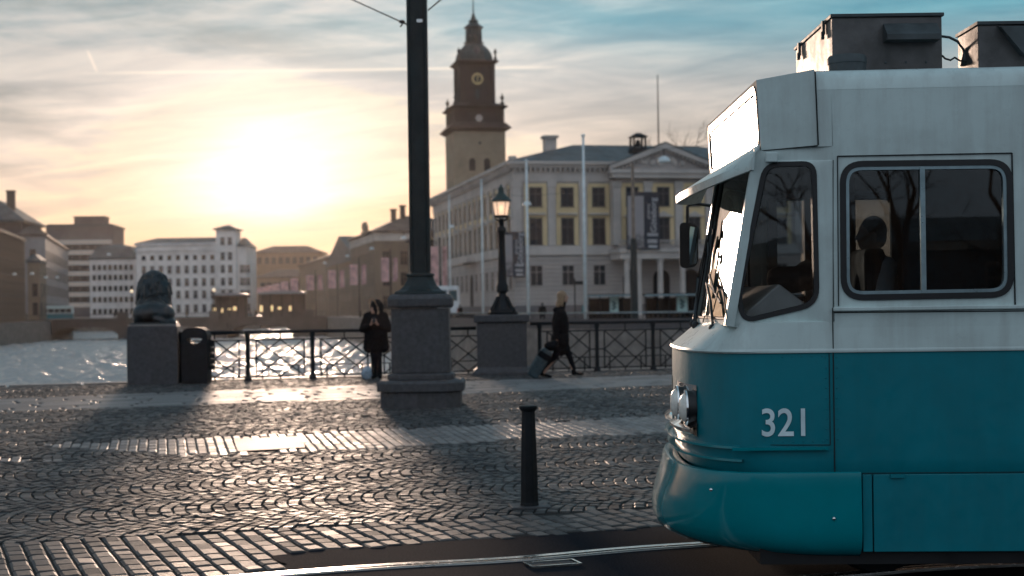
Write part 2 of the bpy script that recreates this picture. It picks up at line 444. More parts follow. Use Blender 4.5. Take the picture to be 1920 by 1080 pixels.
EA, EB = G(400, 716), G(1290, 692)
def edge(X): return EA.y + (X - EA.x) * (EB.y - EA.y) / (EB.x - EA.x) + 0.45
b = MB()
xs = [-45, -20, -8, -4, 0, 4, 8, 20, 45]
ys = [-60, -20, 0, 6, 9, 12, 14, 16, 18, 20, 22, 24, 26, 28]
rows = [[(x, y, g(y) - 0.014) for x in xs] for y in ys] + [[(x, edge(x), GZ - 0.014) for x in xs]] + [[(x, edge(x), -8) for x in xs]]
b.loft(rows, closed=False)
b.build('square_paving_bed', [M_joint], kind='structure')
# capping stones on the quay edge
b = MB()
x = -45.0
while x < 45:
    L = 1.35; y0, y1 = edge(x), edge(x + L)
    b.cbox((x + L / 2, (y0 + y1) / 2 - 0.10, GZ - 0.09), (L - 0.012, 0.36, 0.24), rz=math.atan2(y1 - y0, L)); x += L
b.build('quay_edge_kerb', M_granite_l, kind='structure')

def land(name, poly, z, mats):
    b = MB(); 
    b.poly([(x, y, z) for x, y in poly]); 
    b.cur = 1
    for i in range(len(poly)):
        p, q = poly[i], poly[(i + 1) % len(poly)]
        b.poly([(p[0], p[1], z), (q[0], q[1], z), (q[0], q[1], -8.5), (p[0], p[1], -8.5)])
    b.build(name, mats, kind='structure')
RQ = [(-34, 270), (-22, 215), (-10.2, 156), (-5.2, 122), (-1, 102), (5, 91), (14, 86), (60, 84)]
land('quay_street', RQ + [(400, 84), (400, 900), (-34, 900)], 0.30, [M_land, M_quay])
land('quay_street', [(-74, 150), (-83, 258), (-85, 271), (-85, 284), (-101, 285), (-101, 330), (-118, 384), (-118, 900), (-400, 900), (-400, 150)], 0.26, [M_land, M_quay])
land('quay_street', [(-118, 384), (-66, 384), (-66, 540), (-34, 540), (-34, 900), (-118, 900)], 0.22, [M_land, M_quay])
land('street', [(-1400, 880), (1400, 880), (1400, 3400), (-1400, 3400)], 0.10, [M_land, M_quay])
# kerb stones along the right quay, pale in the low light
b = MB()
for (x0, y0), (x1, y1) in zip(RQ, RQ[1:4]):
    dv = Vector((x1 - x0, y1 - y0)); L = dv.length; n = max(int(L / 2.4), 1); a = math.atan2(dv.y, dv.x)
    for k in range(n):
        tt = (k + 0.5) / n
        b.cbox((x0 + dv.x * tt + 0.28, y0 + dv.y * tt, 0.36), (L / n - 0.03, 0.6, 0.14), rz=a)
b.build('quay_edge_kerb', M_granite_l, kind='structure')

# ================================================================ stones
def inpoly(X, Y, poly):
    ins = np.zeros(X.shape, bool); n = len(poly)
    for i in range(n):
        x0, y0 = poly[i][0], poly[i][1]; x1, y1 = poly[(i + 1) % n][0], poly[(i + 1) % n][1]
        c = ((y0 > Y) != (y1 > Y)) & (X < (x1 - x0) * (Y - y0) / ((y1 - y0) if abs(y1 - y0) > 1e-9 else 1e-9) + x0)
        ins ^= c
    return ins
gvec = np.vectorize(g)
rng = np.random.default_rng(3)
def stones(name, cx, cy, ang, lu, lv, mat_, ztop=0.006, tilt=0.03, jit=0.004, rnd=0.2, irr=0.06, drop=0.010, kind='structure'):
    n = len(cx)
    # 12 vertices: base ring, shoulder ring, top ring
    cor = np.array([(-1, -1), (1, -1), (1, 1), (-1, 1)], float)
    V = np.zeros((n, 12, 3))
    j = 1 + rng.uniform(-irr, irr, (n, 4, 2))
    tx = rng.normal(0, tilt, n); ty = rng.normal(0, tilt, n); dzz = rng.normal(0, jit, n)
    rr = rng.uniform(0.7, 1.3, n) * rnd
    for ring, (s, z) in enumerate(((1.0, -0.035), (0.97, -drop), (None, 0.0))):
        for k in range(4):
            sx = (1 - rr * lu.min() / lu * 0.9) if s is None else s
            sy = (1 - rr * lu.min() / lv * 0.9) if s is None else s
            px = cor[k, 0] * lu / 2 * j[:, k, 0] * sx; py = cor[k, 1] * lv / 2 * j[:, k, 1] * sy
            V[:, ring * 4 + k, 0] = px * np.cos(ang) - py * np.sin(ang)
            V[:, ring * 4 + k, 1] = px * np.sin(ang) + py * np.cos(ang)
            V[:, ring * 4 + k, 2] = z + ztop + dzz + (tx * V[:, ring * 4 + k, 0] + ty * V[:, ring * 4 + k, 1])
    V[:, :, 0] += cx[:, None]; V[:, :, 1] += cy[:, None]
    V[:, :, 2] += gvec(V[:, :, 1])
    fq = []
    for r in (0, 4):
        for k in range(4): fq.append((r + k, r + (k + 1) % 4, r + 4 + (k + 1) % 4, r + 4 + k))
    fq.append((8, 9, 10, 11)); fq = np.array(fq)
    Fc = (fq[None] + (np.arange(n) * 12)[:, None, None]).reshape(-1)
    me = bpy.data.meshes.new(name)
    nf = n * 9
    me.vertices.add(n * 12); me.vertices.foreach_set('co', V.reshape(-1))
    me.loops.add(nf * 4); me.loops.foreach_set('vertex_index', Fc.astype(np.int32))
    me.polygons.add(nf); me.polygons.foreach_set('loop_start', np.arange(0, nf * 4, 4, dtype=np.int32))
    me.update(calc_edges=True)
    me.polygons.foreach_set('use_smooth', np.zeros(nf, bool))
    at = me.attributes.new('tone', 'FLOAT', 'POINT'); at.data.foreach_set('value', np.repeat(rng.random(n), 12).astype(np.float32))
    me.materials.append(mat_)
    o = bpy.data.objects.new(name, me); COL.objects.link(o)
    return tag(o, kind=kind)
def gp(pts): return [tuple(G(x, y))[:2] for x, y in pts]
BORDER = gp([(-260, 1036), (0, 1021), (700, 983), (1234, 951), (1700, 925), (1700, 960), (1230, 988), (600, 1031), (506, 1038), (516, 1050), (540, 1058), (470, 1078), (300, 1130), (-260, 1150)])
WEDGE = gp([(60, 834), (236, 827), (430, 819), (700, 806), (972, 794), (1263, 778), (1500, 765), (1500, 799), (1263, 811), (972, 824), (700, 842), (345, 854), (98, 838)])
WEDGE2 = gp([(-300, 868), (0, 856), (60, 860), (118, 864), (0, 866), (-300, 880)])
SLABS = gp([(-260, 757), (0, 749), (460, 731), (720, 721), (1263, 703), (1700, 690), (1700, 708), (1263, 722), (875, 739), (700, 748), (300, 762), (0, 772), (-260, 783)])
PLATE = gp([(438, 824), (566, 818), (572, 840), (446, 847)])
P0 = Vector(BORDER[1]); P1 = Vector(BORDER[3]); adir = math.atan2(P1.y - P0.y, P1.x - P0.x)
ca, sa = math.cos(adir), math.sin(adir)
def outside(x, y): return ~(inpoly(x, y, BORDER) | inpoly(x, y, WEDGE) | inpoly(x, y, WEDGE2) | inpoly(x, y, SLABS))
ASPH_LINE = gp([(-260, 1150), (300, 1130), (470, 1078), (540, 1058), (516, 1050), (506, 1038), (600, 1031), (1230, 988), (1700, 960)])
AL = ASPH_LINE + [(14, 12), (14, -60), (-14, -60), (-14, 9)]
# fan pattern
Wd = 1.55; R = Wd / 2 / math.sin(rad(46)); st = 0.112
X_, Y_, A_, U_, V_ = [], [], [], [], []
nl = 0
lane0 = -4.0
while lane0 < 30:
    vc = lane0 + Wd / 2
    na = 15
    off = rng.uniform(0, 1)
    for r in range(-130, 140):
        u0 = (r + off) * st
        for k in range(na):
            th = (k + 0.5) / na * 2 * rad(46) - rad(46)
            uu = u0 + R * (1 - math.cos(th)) + rng.normal(0, 0.004); vv = vc + R * math.sin(th)
            X_.append(uu * ca - vv * sa + P0.x + 6); Y_.append(uu * sa + vv * ca + P0.y)
            A_.append(adir - th + rng.normal(0, 0.03)); U_.append(st * math.cos(th) * 0.86); V_.append(2 * R * rad(46) / na * 0.90)
    lane0 += Wd
X_, Y_, A_, U_, V_ = map(np.array, (X_, Y_, A_, U_, V_))
keep = (np.abs(X_) < Y_ * 0.36 + 1.6) & (Y_ > 9.0) & (Y_ < EA.y - 0.0 + (X_ - EA.x) * (EB.y - EA.y) / (EB.x - EA.x) + 0.1) & outside(X_, Y_) & ~inpoly(X_, Y_, AL)
q = [a[keep] for a in (X_, Y_, A_, U_, V_)]
U2 = np.maximum(q[3], 0.06)
stones('cobblestone_paving', q[0], q[1], q[2], U2, q[4], M_cob, tilt=0.03, jit=0.003, rnd=0.22, irr=0.08, drop=0.006)
def grid(poly, ang, lu, lv, shift=0.5, gap=0.012, jit=0.0):
    c, s = math.cos(ang), math.sin(ang)
    P_ = np.array(poly); uu = P_[:, 0] * c + P_[:, 1] * s; vv = -P_[:, 0] * s + P_[:, 1] * c
    out = []
    v = vv.min(); row = 0
    while v < vv.max():
        u = uu.min() - rng.uniform(0, lu) * shift
        while u < uu.max():
            L = lu * rng.uniform(0.85, 1.15)
            out.append((u + L / 2, v + lv / 2, L - gap, lv - gap)); u += L
        v += lv; row += 1
    a = np.array(out); X = a[:, 0] * c - a[:, 1] * s; Y = a[:, 0] * s + a[:, 1] * c
    k = inpoly(X, Y, poly) & (np.abs(X) < Y * 0.36 + 2)
    return X[k], Y[k], np.full(k.sum(), ang), a[k, 2], a[k, 3]
# border of large setts, columns running away from the camera
gx = grid(BORDER, adir + rad(90) + 0.10, 0.23, 0.145, 1.0, 0.016)
stones('sett_border_paving', *gx, M_sett, tilt=0.02, jit=0.002, rnd=0.22, irr=0.04)
gx = grid(WEDGE, adir + rad(90) - 0.05, 0.34, 0.115, 1.0, 0.010)
kk = ~inpoly(gx[0], gx[1], PLATE)
stones('pale_stone_band_paving', *[a[kk] for a in gx], M_strip, tilt=0.008, jit=0.001, rnd=0.12, irr=0.02)
gx = grid(WEDGE2, adir + rad(90), 0.3, 0.115, 1.0, 0.010)
stones('pale_stone_band_paving', *gx, M_strip, tilt=0.008, jit=0.001, rnd=0.12, irr=0.02)
sdir = math.atan2(SLABS[4][1] - SLABS[1][1], SLABS[4][0] - SLABS[1][0])
gx = grid(SLABS, sdir, 0.95, 0.30, 1.0, 0.03)
stones('slab_walkway_paving', *gx, M_strip, tilt=0.003, jit=0.001, rnd=0.1, irr=0.004)
b = MB(); b.poly([(x, y, g(y) + 0.008) for x, y in PLATE]); tag(b.build('stone_cover', M_strip), 'smooth pale stone cover set into the light paving band', 'utility cover')
# asphalt round the rails
b = MB(); 
xs2 = np.linspace(-14, 14, 2)
tri = tessellate_polygon([[Vector((x, y, 0)) for x, y in AL]])
ids = [b.pt((x, y, 0.0)) for x, y in AL]
for tr in tri: b.face([ids[k] for k in tr])
b.build('asphalt_road', M_asph, kind='structure')
# tram rails: head, groove, lip
def ribbon(b, pts, o0, o1, z, th=0.02):
    L = []; Rr = []
    for i, p in enumerate(pts):
        t_ = (pts[min(i + 1, len(pts) - 1)] - pts[max(i - 1, 0)]).normalized(); n_ = Vector((-t_.y, t_.x))
        L.append(p + n_ * o0); Rr.append(p + n_ * o1)
    b.loft([[(p.x, p.y, z - th) for p in L], [(p.x, p.y, z) for p in L], [(p.x, p.y, z) for p in Rr], [(p.x, p.y, z - th) for p in Rr]], closed=False)
ctrl = [Vector(tuple(G(x, y))[:2]) for x, y in ((600, 1071), (964, 1049), (1300, 1022))]
def smoothline(c, n=10):
    out = []
    for i in range(len(c) - 1):
        p0 = c[max(i - 1, 0)]; p1 = c[i]; p2 = c[i + 1]; p3 = c[min(i + 2, len(c) - 1)]
        for k in range(n):
            t_ = k / n
            out.append(0.5 * ((2 * p1) + (p2 - p0) * t_ + (2 * p0 - 5 * p1 + 4 * p2 - p3) * t_ ** 2 + (3 * p1 - p0 - 3 * p2 + p3) * t_ ** 3))
    return out + [c[-1]]
far_rail = smoothline([Vector((-9, 7.1)), Vector((-4.5, 8.55)), ctrl[0], ctrl[1], ctrl[2], Vector((4.0, 11.2)), Vector((12.0, 11.0))])
near_rail = []
for i, p in enumerate(far_rail):
    t_ = (far_rail[min(i + 1, len(far_rail) - 1)] - far_rail[max(i - 1, 0)]).normalized()
    near_rail.append(p + Vector((t_.y, -t_.x)) * 1.435)
for k, (nm, rl, sgn) in enumerate((('tram_rail', far_rail, 1), ('tram_rail', near_rail, -1))):
    b = MB(); ribbon(b, rl, 0.0, 0.062 * sgn, 0.010); ribbon(b, rl, -0.045 * sgn, -0.066 * sgn, 0.009)
    o = b.build(nm, M_steel, label=('worn steel rail furthest from the camera curving under the tram nose' if k == 0 else 'steel rail of the same track hidden nearer the camera'), cat='rail')
    b = MB(); ribbon(b, rl, 0.0, -0.045 * sgn, 0.002); b.build('groove', M_iron, parent=o)
    b = MB(); ribbon(b, rl, 0.062 * sgn, 0.11 * sgn, 0.003); ribbon(b, rl, -0.066 * sgn, -0.10 * sgn, 0.003); b.build('joint_filler', M_slabs, parent=o)
# drain grate next to the rail
p = G(1036, 1059); rot = math.atan2(ctrl[2].y - ctrl[1].y, ctrl[2].x - ctrl[1].x) - 0.05
gr = empty('rail_drain', (p.x, p.y, 0.004), rot, 'small rectangular iron drain grate beside the curved tram rail', 'drain grate')
b = MB()
for s in (-1, 1):
    b.cbox((0, s * 0.085, 0.005), (0.36, 0.016, 0.014)); b.cbox((s * 0.172, 0, 0.005), (0.016, 0.154, 0.014))
b.build('frame', M_steel, gr)
b = MB()
for k in range(15): b.cbox((-0.145 + k * 0.0207, 0, 0.002), (0.011, 0.15, 0.008), rz=0.12)
b.build('slats', M_granite, gr)

# ================================================================ bollard
p = G(993, 951)
s_ = F / p.y
bo = empty('bollard', p, 0, 'black tapering cast iron bollard with a flat cap beside the tram', 'bollard')
b = MB()
pr = [(0.088, -0.02), (0.086, 0.03), (0.082, 0.045), (0.078, 0.30), (0.070, 0.58), (0.062, 0.82), (0.062, 0.835)]
b.lathe((0, 0, 0), pr, 8, ph=rad(22.5)); bevel(b.build('post', M_iron, bo), 0.008)
b = MB(); b.lathe((0, 0, 0), [(0.060, 0.832), (0.078, 0.855), (0.080, 0.868), (0.078, 0.880), (0.04, 0.886), (0.004, 0.888)], 20); b.build('cap', M_iron, bo, auto=40)
b = MB(); b.cbox((0, 0, 0.004), (0.34, 0.30, 0.03), rz=0.1); bevel(b.build('footing_stone', M_granite, bo), 0.008)

# ================================================================ great pole on its octagonal plinth
p = G(791, 767); Yp = p.y + 0.62; sc = F / (Yp - 0.62)
cx = ray(791, 700)[0] * Yp
pole = empty('overhead_wire_pole', (cx, Yp, g(p.y)), -0.0, 'tall dark iron pole rising from a stepped granite plinth in the middle of the square', 'pole')
def octring(h, ch, z): 
    return [(-h + ch, -h, z), (h - ch, -h, z), (h, -h + ch, z), (h, h - ch, z), (h - ch, h, z), (-h + ch, h, z), (-h, h - ch, z), (-h, -h + ch, z)]
def octloft(prof, chf=0.18):
    b = MB(); b.loft([octring(h, h * chf * 2 if h > 0.2 else h * 0.3, z) for h, z in prof], True, True, True); return b
S = 1 / sc
zy = lambda y: (767 - y) * S
o = octloft([(0.615, -0.1), (0.615, zy(736)), (0.60, zy(735))]).build('base_course', M_granite, pole); bevel(o, 0.01)
o = octloft([(0.60, zy(736) + .003), (0.665, zy(735)), (0.665, zy(719)), (0.62, zy(714)), (0.51, zy(713.5))]).build('step', M_granite, pole); bevel(o, 0.01)
o = octloft([(0.51, zy(713.5) + .003), (0.51, zy(704)), (0.46, zy(701))]).build('step', M_granite, pole); bevel(o, 0.008)
o = octloft([(0.455, zy(701) + .003), (0.442, zy(578))]).build('plinth', M_granite, pole); bevel(o, 0.012)
o = octloft([(0.475, zy(578) + .003), (0.50, zy(573)), (0.50, zy(560)), (0.47, zy(554)), (0.42, zy(551))]).build('plinth_cap', M_granite, pole); bevel(o, 0.01)
b = MB(); prof = [(0.40, zy(551) + .003), (0.385, zy(546)), (0.31, zy(542)), (0.255, zy(535)), (0.215, zy(525)), (0.195, zy(516))]
b.loft([octring(h, h * 0.45, z) for h, z in prof], True, True, True); bevel(b.build('iron_base', M_iron2, pole), 0.01)
b = MB(); b.loft([octring(h, h * 0.35, z) for h, z in [(0.205, zy(517)), (0.215, zy(515)), (0.205, zy(512)), (0.165, zy(511))]], True, True, True); b.build('collar', M_iron2, pole)
b = MB()
b.loft([octring(0.150, 0.05, z) for z in (zy(512), zy(-380))], True, True, True)
for s in (-1, 1):
    b.cbox((s * 0.135, -0.148, (zy(512) + zy(-380)) / 2), (0.03, 0.02, zy(-380) - zy(512) - 0.1)); b.cbox((s * 0.152, 0, (zy(512) + zy(-380)) / 2), (0.014, 0.18, zy(-380) - zy(512) - 0.1))
    b.cbox((s * 0.06, -0.15, (zy(512) + zy(-380)) / 2), (0.012, 0.012, zy(-380) - zy(512) - 0.1))
b.build('shaft', M_iron2, pole)
# wire clamps and wires
zc = zy(28)
b = MB(); b.ell((-0.235, 0, zc + 0.02), (0.05, 0.03, 0.03)); b.tube([(-0.15, 0, zc - 0.03), (-0.2, 0, zc)], 0.015); b.tube([(-0.22, 0, zc - 0.01), (-0.265, 0, zc - 0.06)], 0.012)
b.build('wire_insulator', M_iron, pole)
b = MB(); b.cbox((0.05, -0.165, zc), (0.09, 0.03, 0.05)); b.build('clamp', M_steel, pole)
w0 = Vector((cx - 0.27, Yp, g(p.y) + zc + 0.03)); w1 = P(668, 0, Yp + 2); w1 = w0 + (w1 - w0) * 6
b = MB(w0); b.tube([w0 + (w1 - w0) * k / 8 - Vector((0, 0, 0.25 * math.sin(math.pi * k / 8))) * 0.2 for k in range(9)], 0.011)
b.build('overhead_wire', M_iron, label='thin cable running up and left from the pole clamp', cat='cable')
w0 = P(803, 19, Yp - 0.1); w1 = P(827, -1, Yp - 2.0); w1 = w0 + (w1 - w0) * 14
b = MB(w0); b.tube([w0, (w0 + w1) / 2, w1], 0.011)
b.build('overhead_wire', M_iron, label='thin cable leaving the pole up to the right', cat='cable')

# ================================================================ THE TRAM
Y0 = 8.9; SH = 0.055
def T(px, py, v=0.0):
    """photo pixel -> (u, z) on the vertical plane v metres inside the near flank"""
    rx, ry = ray(px, py)
    X = rx * (Y0 + v + SH * 1.9) / (1 + SH * rx)
    Y = Y0 + v - SH * (X - 1.9)
    return X, CH - ry * Y
def TW(u, v, z): return Vector((u, Y0 + v - SH * (u - 1.9), z))      # tram coordinates -> world
ORG = TW(1.9, 1.3, 0.0)
tram = empty('tram', ORG, 0, 'blue and white tram with fleet number 321 standing at the right edge of the square', 'tram')
def bld(b, name, mats, parent=tram, **k):
    b.o = Vector((0, 0, 0)); b.v = [tuple(Vector(v_) - ORG) for v_ in b.v]
    return b.build(name, mats, parent, **k)
def tram_paint(name, col, rough=0.22, dirtc=None, bump=0.04):
    m = bpy.data.materials.new(name); m.use_nodes = True
    t = NT(m.node_tree); q = m.node_tree.nodes['Principled BSDF']
    v = t.node('ShaderNodeTexCoord').outputs['Object']
    n = t.noise(v, 1.6, 6, 0.65, 0.4); n2 = t.noise(v, 14, 4, 0.6)
    mp_ = t.node('ShaderNodeMapping'); t.l.new(v, mp_.inputs[0]); mp_.inputs['Scale'].default_value = (9, 9, 0.7)
    st_ = t.noise(mp_.outputs[0], 1.0, 5, 0.6)
    c = t.mix(t.mapr(n, 0.35, 0.7), tuple(col) + (1,), tuple(x * 0.86 for x in col) + (1,))
    if dirtc: c = t.mix(t.mapr(t.m('ADD', t.m('MULTIPLY', st_, 0.6), t.m('MULTIPLY', n, 0.4)), 0.46, 0.70, 0, 0.5), c, tuple(dirtc) + (1,))
    t.put(q.inputs['Base Color'], c)
    t.put(q.inputs['Roughness'], t.mapr(n2, 0.3, 0.7, rough * 0.8, rough * 1.35))
    q.inputs['Coat Weight'].default_value = 0.15; q.inputs['Specular IOR Level'].default_value = 0.32; q.inputs['Coat Roughness'].default_value = 0.06
    bn = t.node('ShaderNodeBump'); bn.inputs['Strength'].default_value = bump; bn.inputs['Distance'].default_value = 0.03
    t.put(bn.inputs['Height'], t.noise(v, 2.2, 3, 0.5)); t.put(q.inputs['Normal'], bn.outputs[0])
    return m
M_tw = tram_paint('tram_white', (0.58, 0.69, 0.68), 0.30, (0.30, 0.31, 0.30), 0.10)
M_tb = tram_paint('tram_blue', (0.0, 0.19, 0.24), 0.38, (0.002, 0.13, 0.165), 0.10)
M_tbg = tram_paint('tram_blue_gloss', (0.0, 0.22, 0.26), 0.14, None, 0.05)
M_rub = pm('black_rubber', (0.008, 0.008, 0.010), 0.45, var=0.2)
M_alu = pm('window_aluminium', (0.26, 0.34, 0.37), 0.35, metal=0.8, var=0.15, scale=8)
M_chr = pm('chrome', (0.8, 0.8, 0.8), 0.12, metal=1.0, var=0.05)
M_seam = pm('panel_gap', (0.006, 0.010, 0.012), 0.8)
M_int = pm('tram_interior_dark', (0.035, 0.036, 0.04), 0.7)
M_intl = pm('tram_interior_pale', (0.62, 0.62, 0.60), 0.5)
M_gl = glass('tram_glass', (0.62, 0.66, 0.68), 0.85, 0.008, 1.6)
M_glq = glass('cab_glass', (0.92, 0.94, 0.95), 0.95, 0.008, 1.5)
M_glw = glass('windscreen_glass', (0.85, 0.88, 0.86), 0.85, 0.004, 4.0)
M_roofb = pm('roof_box_metal', (0.105, 0.10, 0.10), 0.5, metal=0.25, var=0.3, scale=3, dirt=((0.07, 0.06, 0.055), 2.6, 0.8), bump=0.1)
M_rdark = pm('roof_gear_dark', (0.045, 0.055, 0.06), 0.55, var=0.3, scale=5)
M_lens = pm('headlamp_glass', (0.85, 0.82, 0.76), 0.2, metal=0.0, var=0.1, scale=30)
UE = 10.5                       # rear end of the car
NARC = 30
SKEW = 0.05
def ring(Xn, a, n, z, out=0.0, half=1.3, v0=0.0, skew=0.0):
    pts = [(UE, 1.3 - half - out, z), (6, 1.3 - half - out, z), (3.2, 1.3 - half - out, z)]
    for i in range(NARC + 1):
        t_ = -math.pi / 2 + math.pi * i / NARC
        wv = math.copysign(abs(math.sin(t_)) ** (2 / n), math.sin(t_))
        uu = Xn + a * (1 - abs(math.cos(t_)) ** (2 / n))
        pts.append((uu + SKEW * wv * half, 1.3 + wv * (half + out), z))
    pts += [(3.2, 1.3 + half + out, z), (6, 1.3 + half + out, z), (UE, 1.3 + half + out, z)]
    return [TW(*p_) for p_ in pts]
zbelt = 1.443
# lower blue shell
b = MB()
b.loft([ring(1.30, 0.75, 2.6, 0.60, -0.06), ring(1.145, 0.60, 2.75, 0.72, -0.004), ring(1.135, 0.56, 2.8, 0.80, -0.002)] + [ring(1.13, 0.55, 2.8, z) for z in (0.878, 1.0, 1.2, zbelt)], closed=False)
body = bld(b, 'body_shell', M_tb, auto=50)
# belt moulding (thin shadow line and pale lip of the apron)
b = MB(); b.loft([ring(1.118, 0.55, 2.8, zbelt + .002, 0.010), ring(1.112, 0.55, 2.8, zbelt + 0.012, 0.014), ring(1.122, 0.55, 2.8, zbelt + 0.026, 0.008)], closed=False)
bld(b, 'belt_moulding', M_tw, auto=50)
# apron below the windscreen and white flank band
b = MB()
b.loft([ring(1.125, 0.55, 2.8, zbelt + 0.02, 0.004), ring(1.20, 0.50, 3.0, 1.52, 0.002), ring(1.30, 0.46, 3.4, 1.595, 0.0), ring(1.345, 0.42, 3.8, 1.632, -0.002), ring(1.45, 0.40, 3.8, 1.64, -0.06)], closed=False)
bld(b, 'front_apron', M_tw, auto=60)
# bumper
b = MB(); 
lv = [(0.700, 1.15, 0.60, -0.006, 2.75), (0.722, 1.085, 0.62, 0.012, 2.7), (0.716, 1.062, 0.62, 0.024, 2.7), (0.69, 1.052, 0.63, 0.028, 2.7), (0.62, 1.035, 0.66, 0.030, 2.65), (0.52, 1.00, 0.72, 0.034, 2.6), (0.42, 0.972, 0.78, 0.038, 2.5), (0.36, 0.963, 0.82, 0.038, 2.45), (0.31, 0.968, 0.85, 0.032, 2.4), (0.265, 0.99, 0.88, 0.018, 2.35), (0.225, 1.06, 0.90, -0.01, 2.3), (0.20, 1.16, 0.92, -0.06, 2.3), (0.19, 1.3, 0.9, -0.14, 2.3)]
def bring(z, Xn, a, out, n_):
    r = ring(Xn, a, n_, z, out)
    r = r[3:-3]
    ub, _ = T(1613, 890)
    e0 = TW(ub, -out, z); e1 = TW(ub, 2.6 + out, z)
    return [e0 + (TW(ub, 0.05, z) - e0)] + [e0] + r + [e1] + [TW(ub, 2.55, z)]
b.loft([bring(*l) for l in lv], closed=False)
bmp = bld(b, 'bumper', M_tbg, auto=40)
for px, py in ((1331, 916), (1563, 972)):
    b = MB()
    u_, z_ = T(px, py, 0.1 if px < 1400 else -0.03); c_ = TW(u_, 0.06 if px < 1400 else -0.04, z_)
    b.ell(c_ + Vector((0, -0.02 if px < 1400 else 0, 0)), (0.012, 0.012, 0.012), 8, 6)
    bld(b, 'bolt', M_chr, parent=bmp, smooth=True)
# chrome-topped ribs round the nose
for zc_, xn in ((0.868, 1.070), (0.790, 1.085)):
    b = MB()
    rr_ = [ring(xn + dxx, 0.62, 2.6, zc_ + dzz, o_)[6:-6] for dxx, dzz, o_ in ((0.06, 0.016, -0.03), (0.0, 0.006, 0.02), (0.0, -0.008, 0.022), (0.06, -0.014, -0.03))]
    b.loft(rr_, closed=False); bld(b, 'bumper_rib', M_tbg, auto=50)
b = MB()
u0, z0 = T(1366, 846); u1, z1 = T(1552, 853)
b.bar(TW(u0 + .02, -0.012, 0.865), TW(u1, -0.012, 0.865), 0.03, 0.018); bld(b, 'side_moulding', M_tbg)
# skirt panels along the flank
b = MB()
us, _ = T(1617, 900); 
b.box((0, 0, 0), (0.001, 0.001, 0.001)); b = MB()
zt = 0.71; 
def flank(u0, u1, z0, z1, v0=-0.004, v1=0.05):
    b = MB()
    P8 = [TW(u0, v0, z0), TW(u1, v0, z0), TW(u1, v1, z0), TW(u0, v1, z0), TW(u0, v0, z1), TW(u1, v0, z1), TW(u1, v1, z1), TW(u0, v1, z1)]
    i = [b.pt(p_) for p_ in P8]
    for q_ in ((0, 3, 2, 1), (4, 5, 6, 7), (0, 1, 5, 4), (1, 2, 6, 5), (2, 3, 7, 6), (3, 0, 4, 7)): b.face([i[k] for k in q_])
    return b
ua, ub_, uc = us, T(1636, 900)[0], T(1920, 900)[0]
bevel(bld(flank(ua, ub_ - 0.004, 0.235, zt - 0.006), 'skirt_panel', M_tb), 0.004)
bevel(bld(flank(ub_ + 0.004, 4.4, 0.235, zt - 0.006, -0.006), 'skirt_panel', M_tb), 0.004)
bevel(bld(flank(4.41, 7.2, 0.235, zt - 0.006, -0.006), 'skirt_panel', M_tb), 0.004)
bevel(bld(flank(7.21, UE, 0.235, zt - 0.006, -0.006), 'skirt_panel', M_tb), 0.004)
hu, hz = T(1682, 892)
for uu_ in (hu, hu + 1.9):
    b = MB(); b.cbox(TW(uu_, -0.012, hz), (0.085, 0.02, 0.022)); bld(b, 'skirt_hinge', M_tb)
b = flank(1.5, UE, 0.15, 0.62, 0.06, 2.5); bld(b, 'underframe', M_rub)
# riveted inspection panel with the fleet number
ul, zl = T(1360, 838); ur, zr = T(1557, 853)
def surf(u):       # v of the lower shell at u
    if u >= 1.68: return 0.0
    q_ = min(max((1.68 - u) / 0.55, 0), 1)
    return 1.3 * (1 - (1 - q_ ** 2.8) ** (1 / 2.8))
b = MB()
def strip(pts, wd=0.004, off=0.0025):
    for (ua_, za_), (ub2, zb_) in zip(pts, pts[1:]):
        n_ = max(int(abs(ub2 - ua_) / 0.04), 1)
        for k in range(n_):
            f0, f1 = k / n_, (k + 1) / n_
            pa = TW(ua_ + (ub2 - ua_) * f0, surf(ua_ + (ub2 - ua_) * f0) - off, za_ + (zb_ - za_) * f0)
            pb_ = TW(ua_ + (ub2 - ua_) * f1, surf(ua_ + (ub2 - ua_) * f1) - off, za_ + (zb_ - za_) * f1)
            b.bar(pa, pb_, wd, 0.004)
zb0 = 0.885
strip([(ul, zbelt), (ul, zb0)]); strip([(ur, zbelt), (ur, zb0)])
strip([(ul, zb0 + 0.004), (ur, zb0)]); us2 = T(1564, 800)[0]; strip([(us2, 1.715), (us2, 0.72)], 0.006)
strip([(ua + 0.0, 0.712), (UE, 0.712)], 0.007)
for u_ in (4.4, 7.2): strip([(u_, 1.44), (u_, 0.72)], 0.006)
bld(b, 'panel_gaps', M_seam)
b = MB(); b.ell((0, 0, 0), (0.0045, 0.003, 0.0045), 6, 4); rv = b.build('rivet', M_tb, tram, smooth=True)
rivn = [0]
def rivet(u, z):
    o = rv if rivn[0] == 0 else rv.copy()
    if rivn[0]: COL.objects.link(o)
    rivn[0] += 1
    o.location = TW(u, surf(u) - 0.002, z) - ORG
for k in range(9):
    z = 0.92 + k * 0.062
    rivet(ul - 0.012, z); rivet(ur - 0.02, z); rivet(ur + 0.045, z)
for k in range(10): rivet(ul + 0.05 + k * 0.06, zbelt - 0.02); rivet(ul + 0.05 + k * 0.06, zb0 + 0.022)
un, zn = T(1473, 796)
o = text('321', 0.236, 'fleet_number', pm('number_white', (0.66, 0.80, 0.84), 0.4), tram, depth=0.001, sx=0.88)
o.location = TW(un, -0.006, zn + 0.004) - ORG; o.rotation_euler = (rad(90), 0, -math.atan(SH))

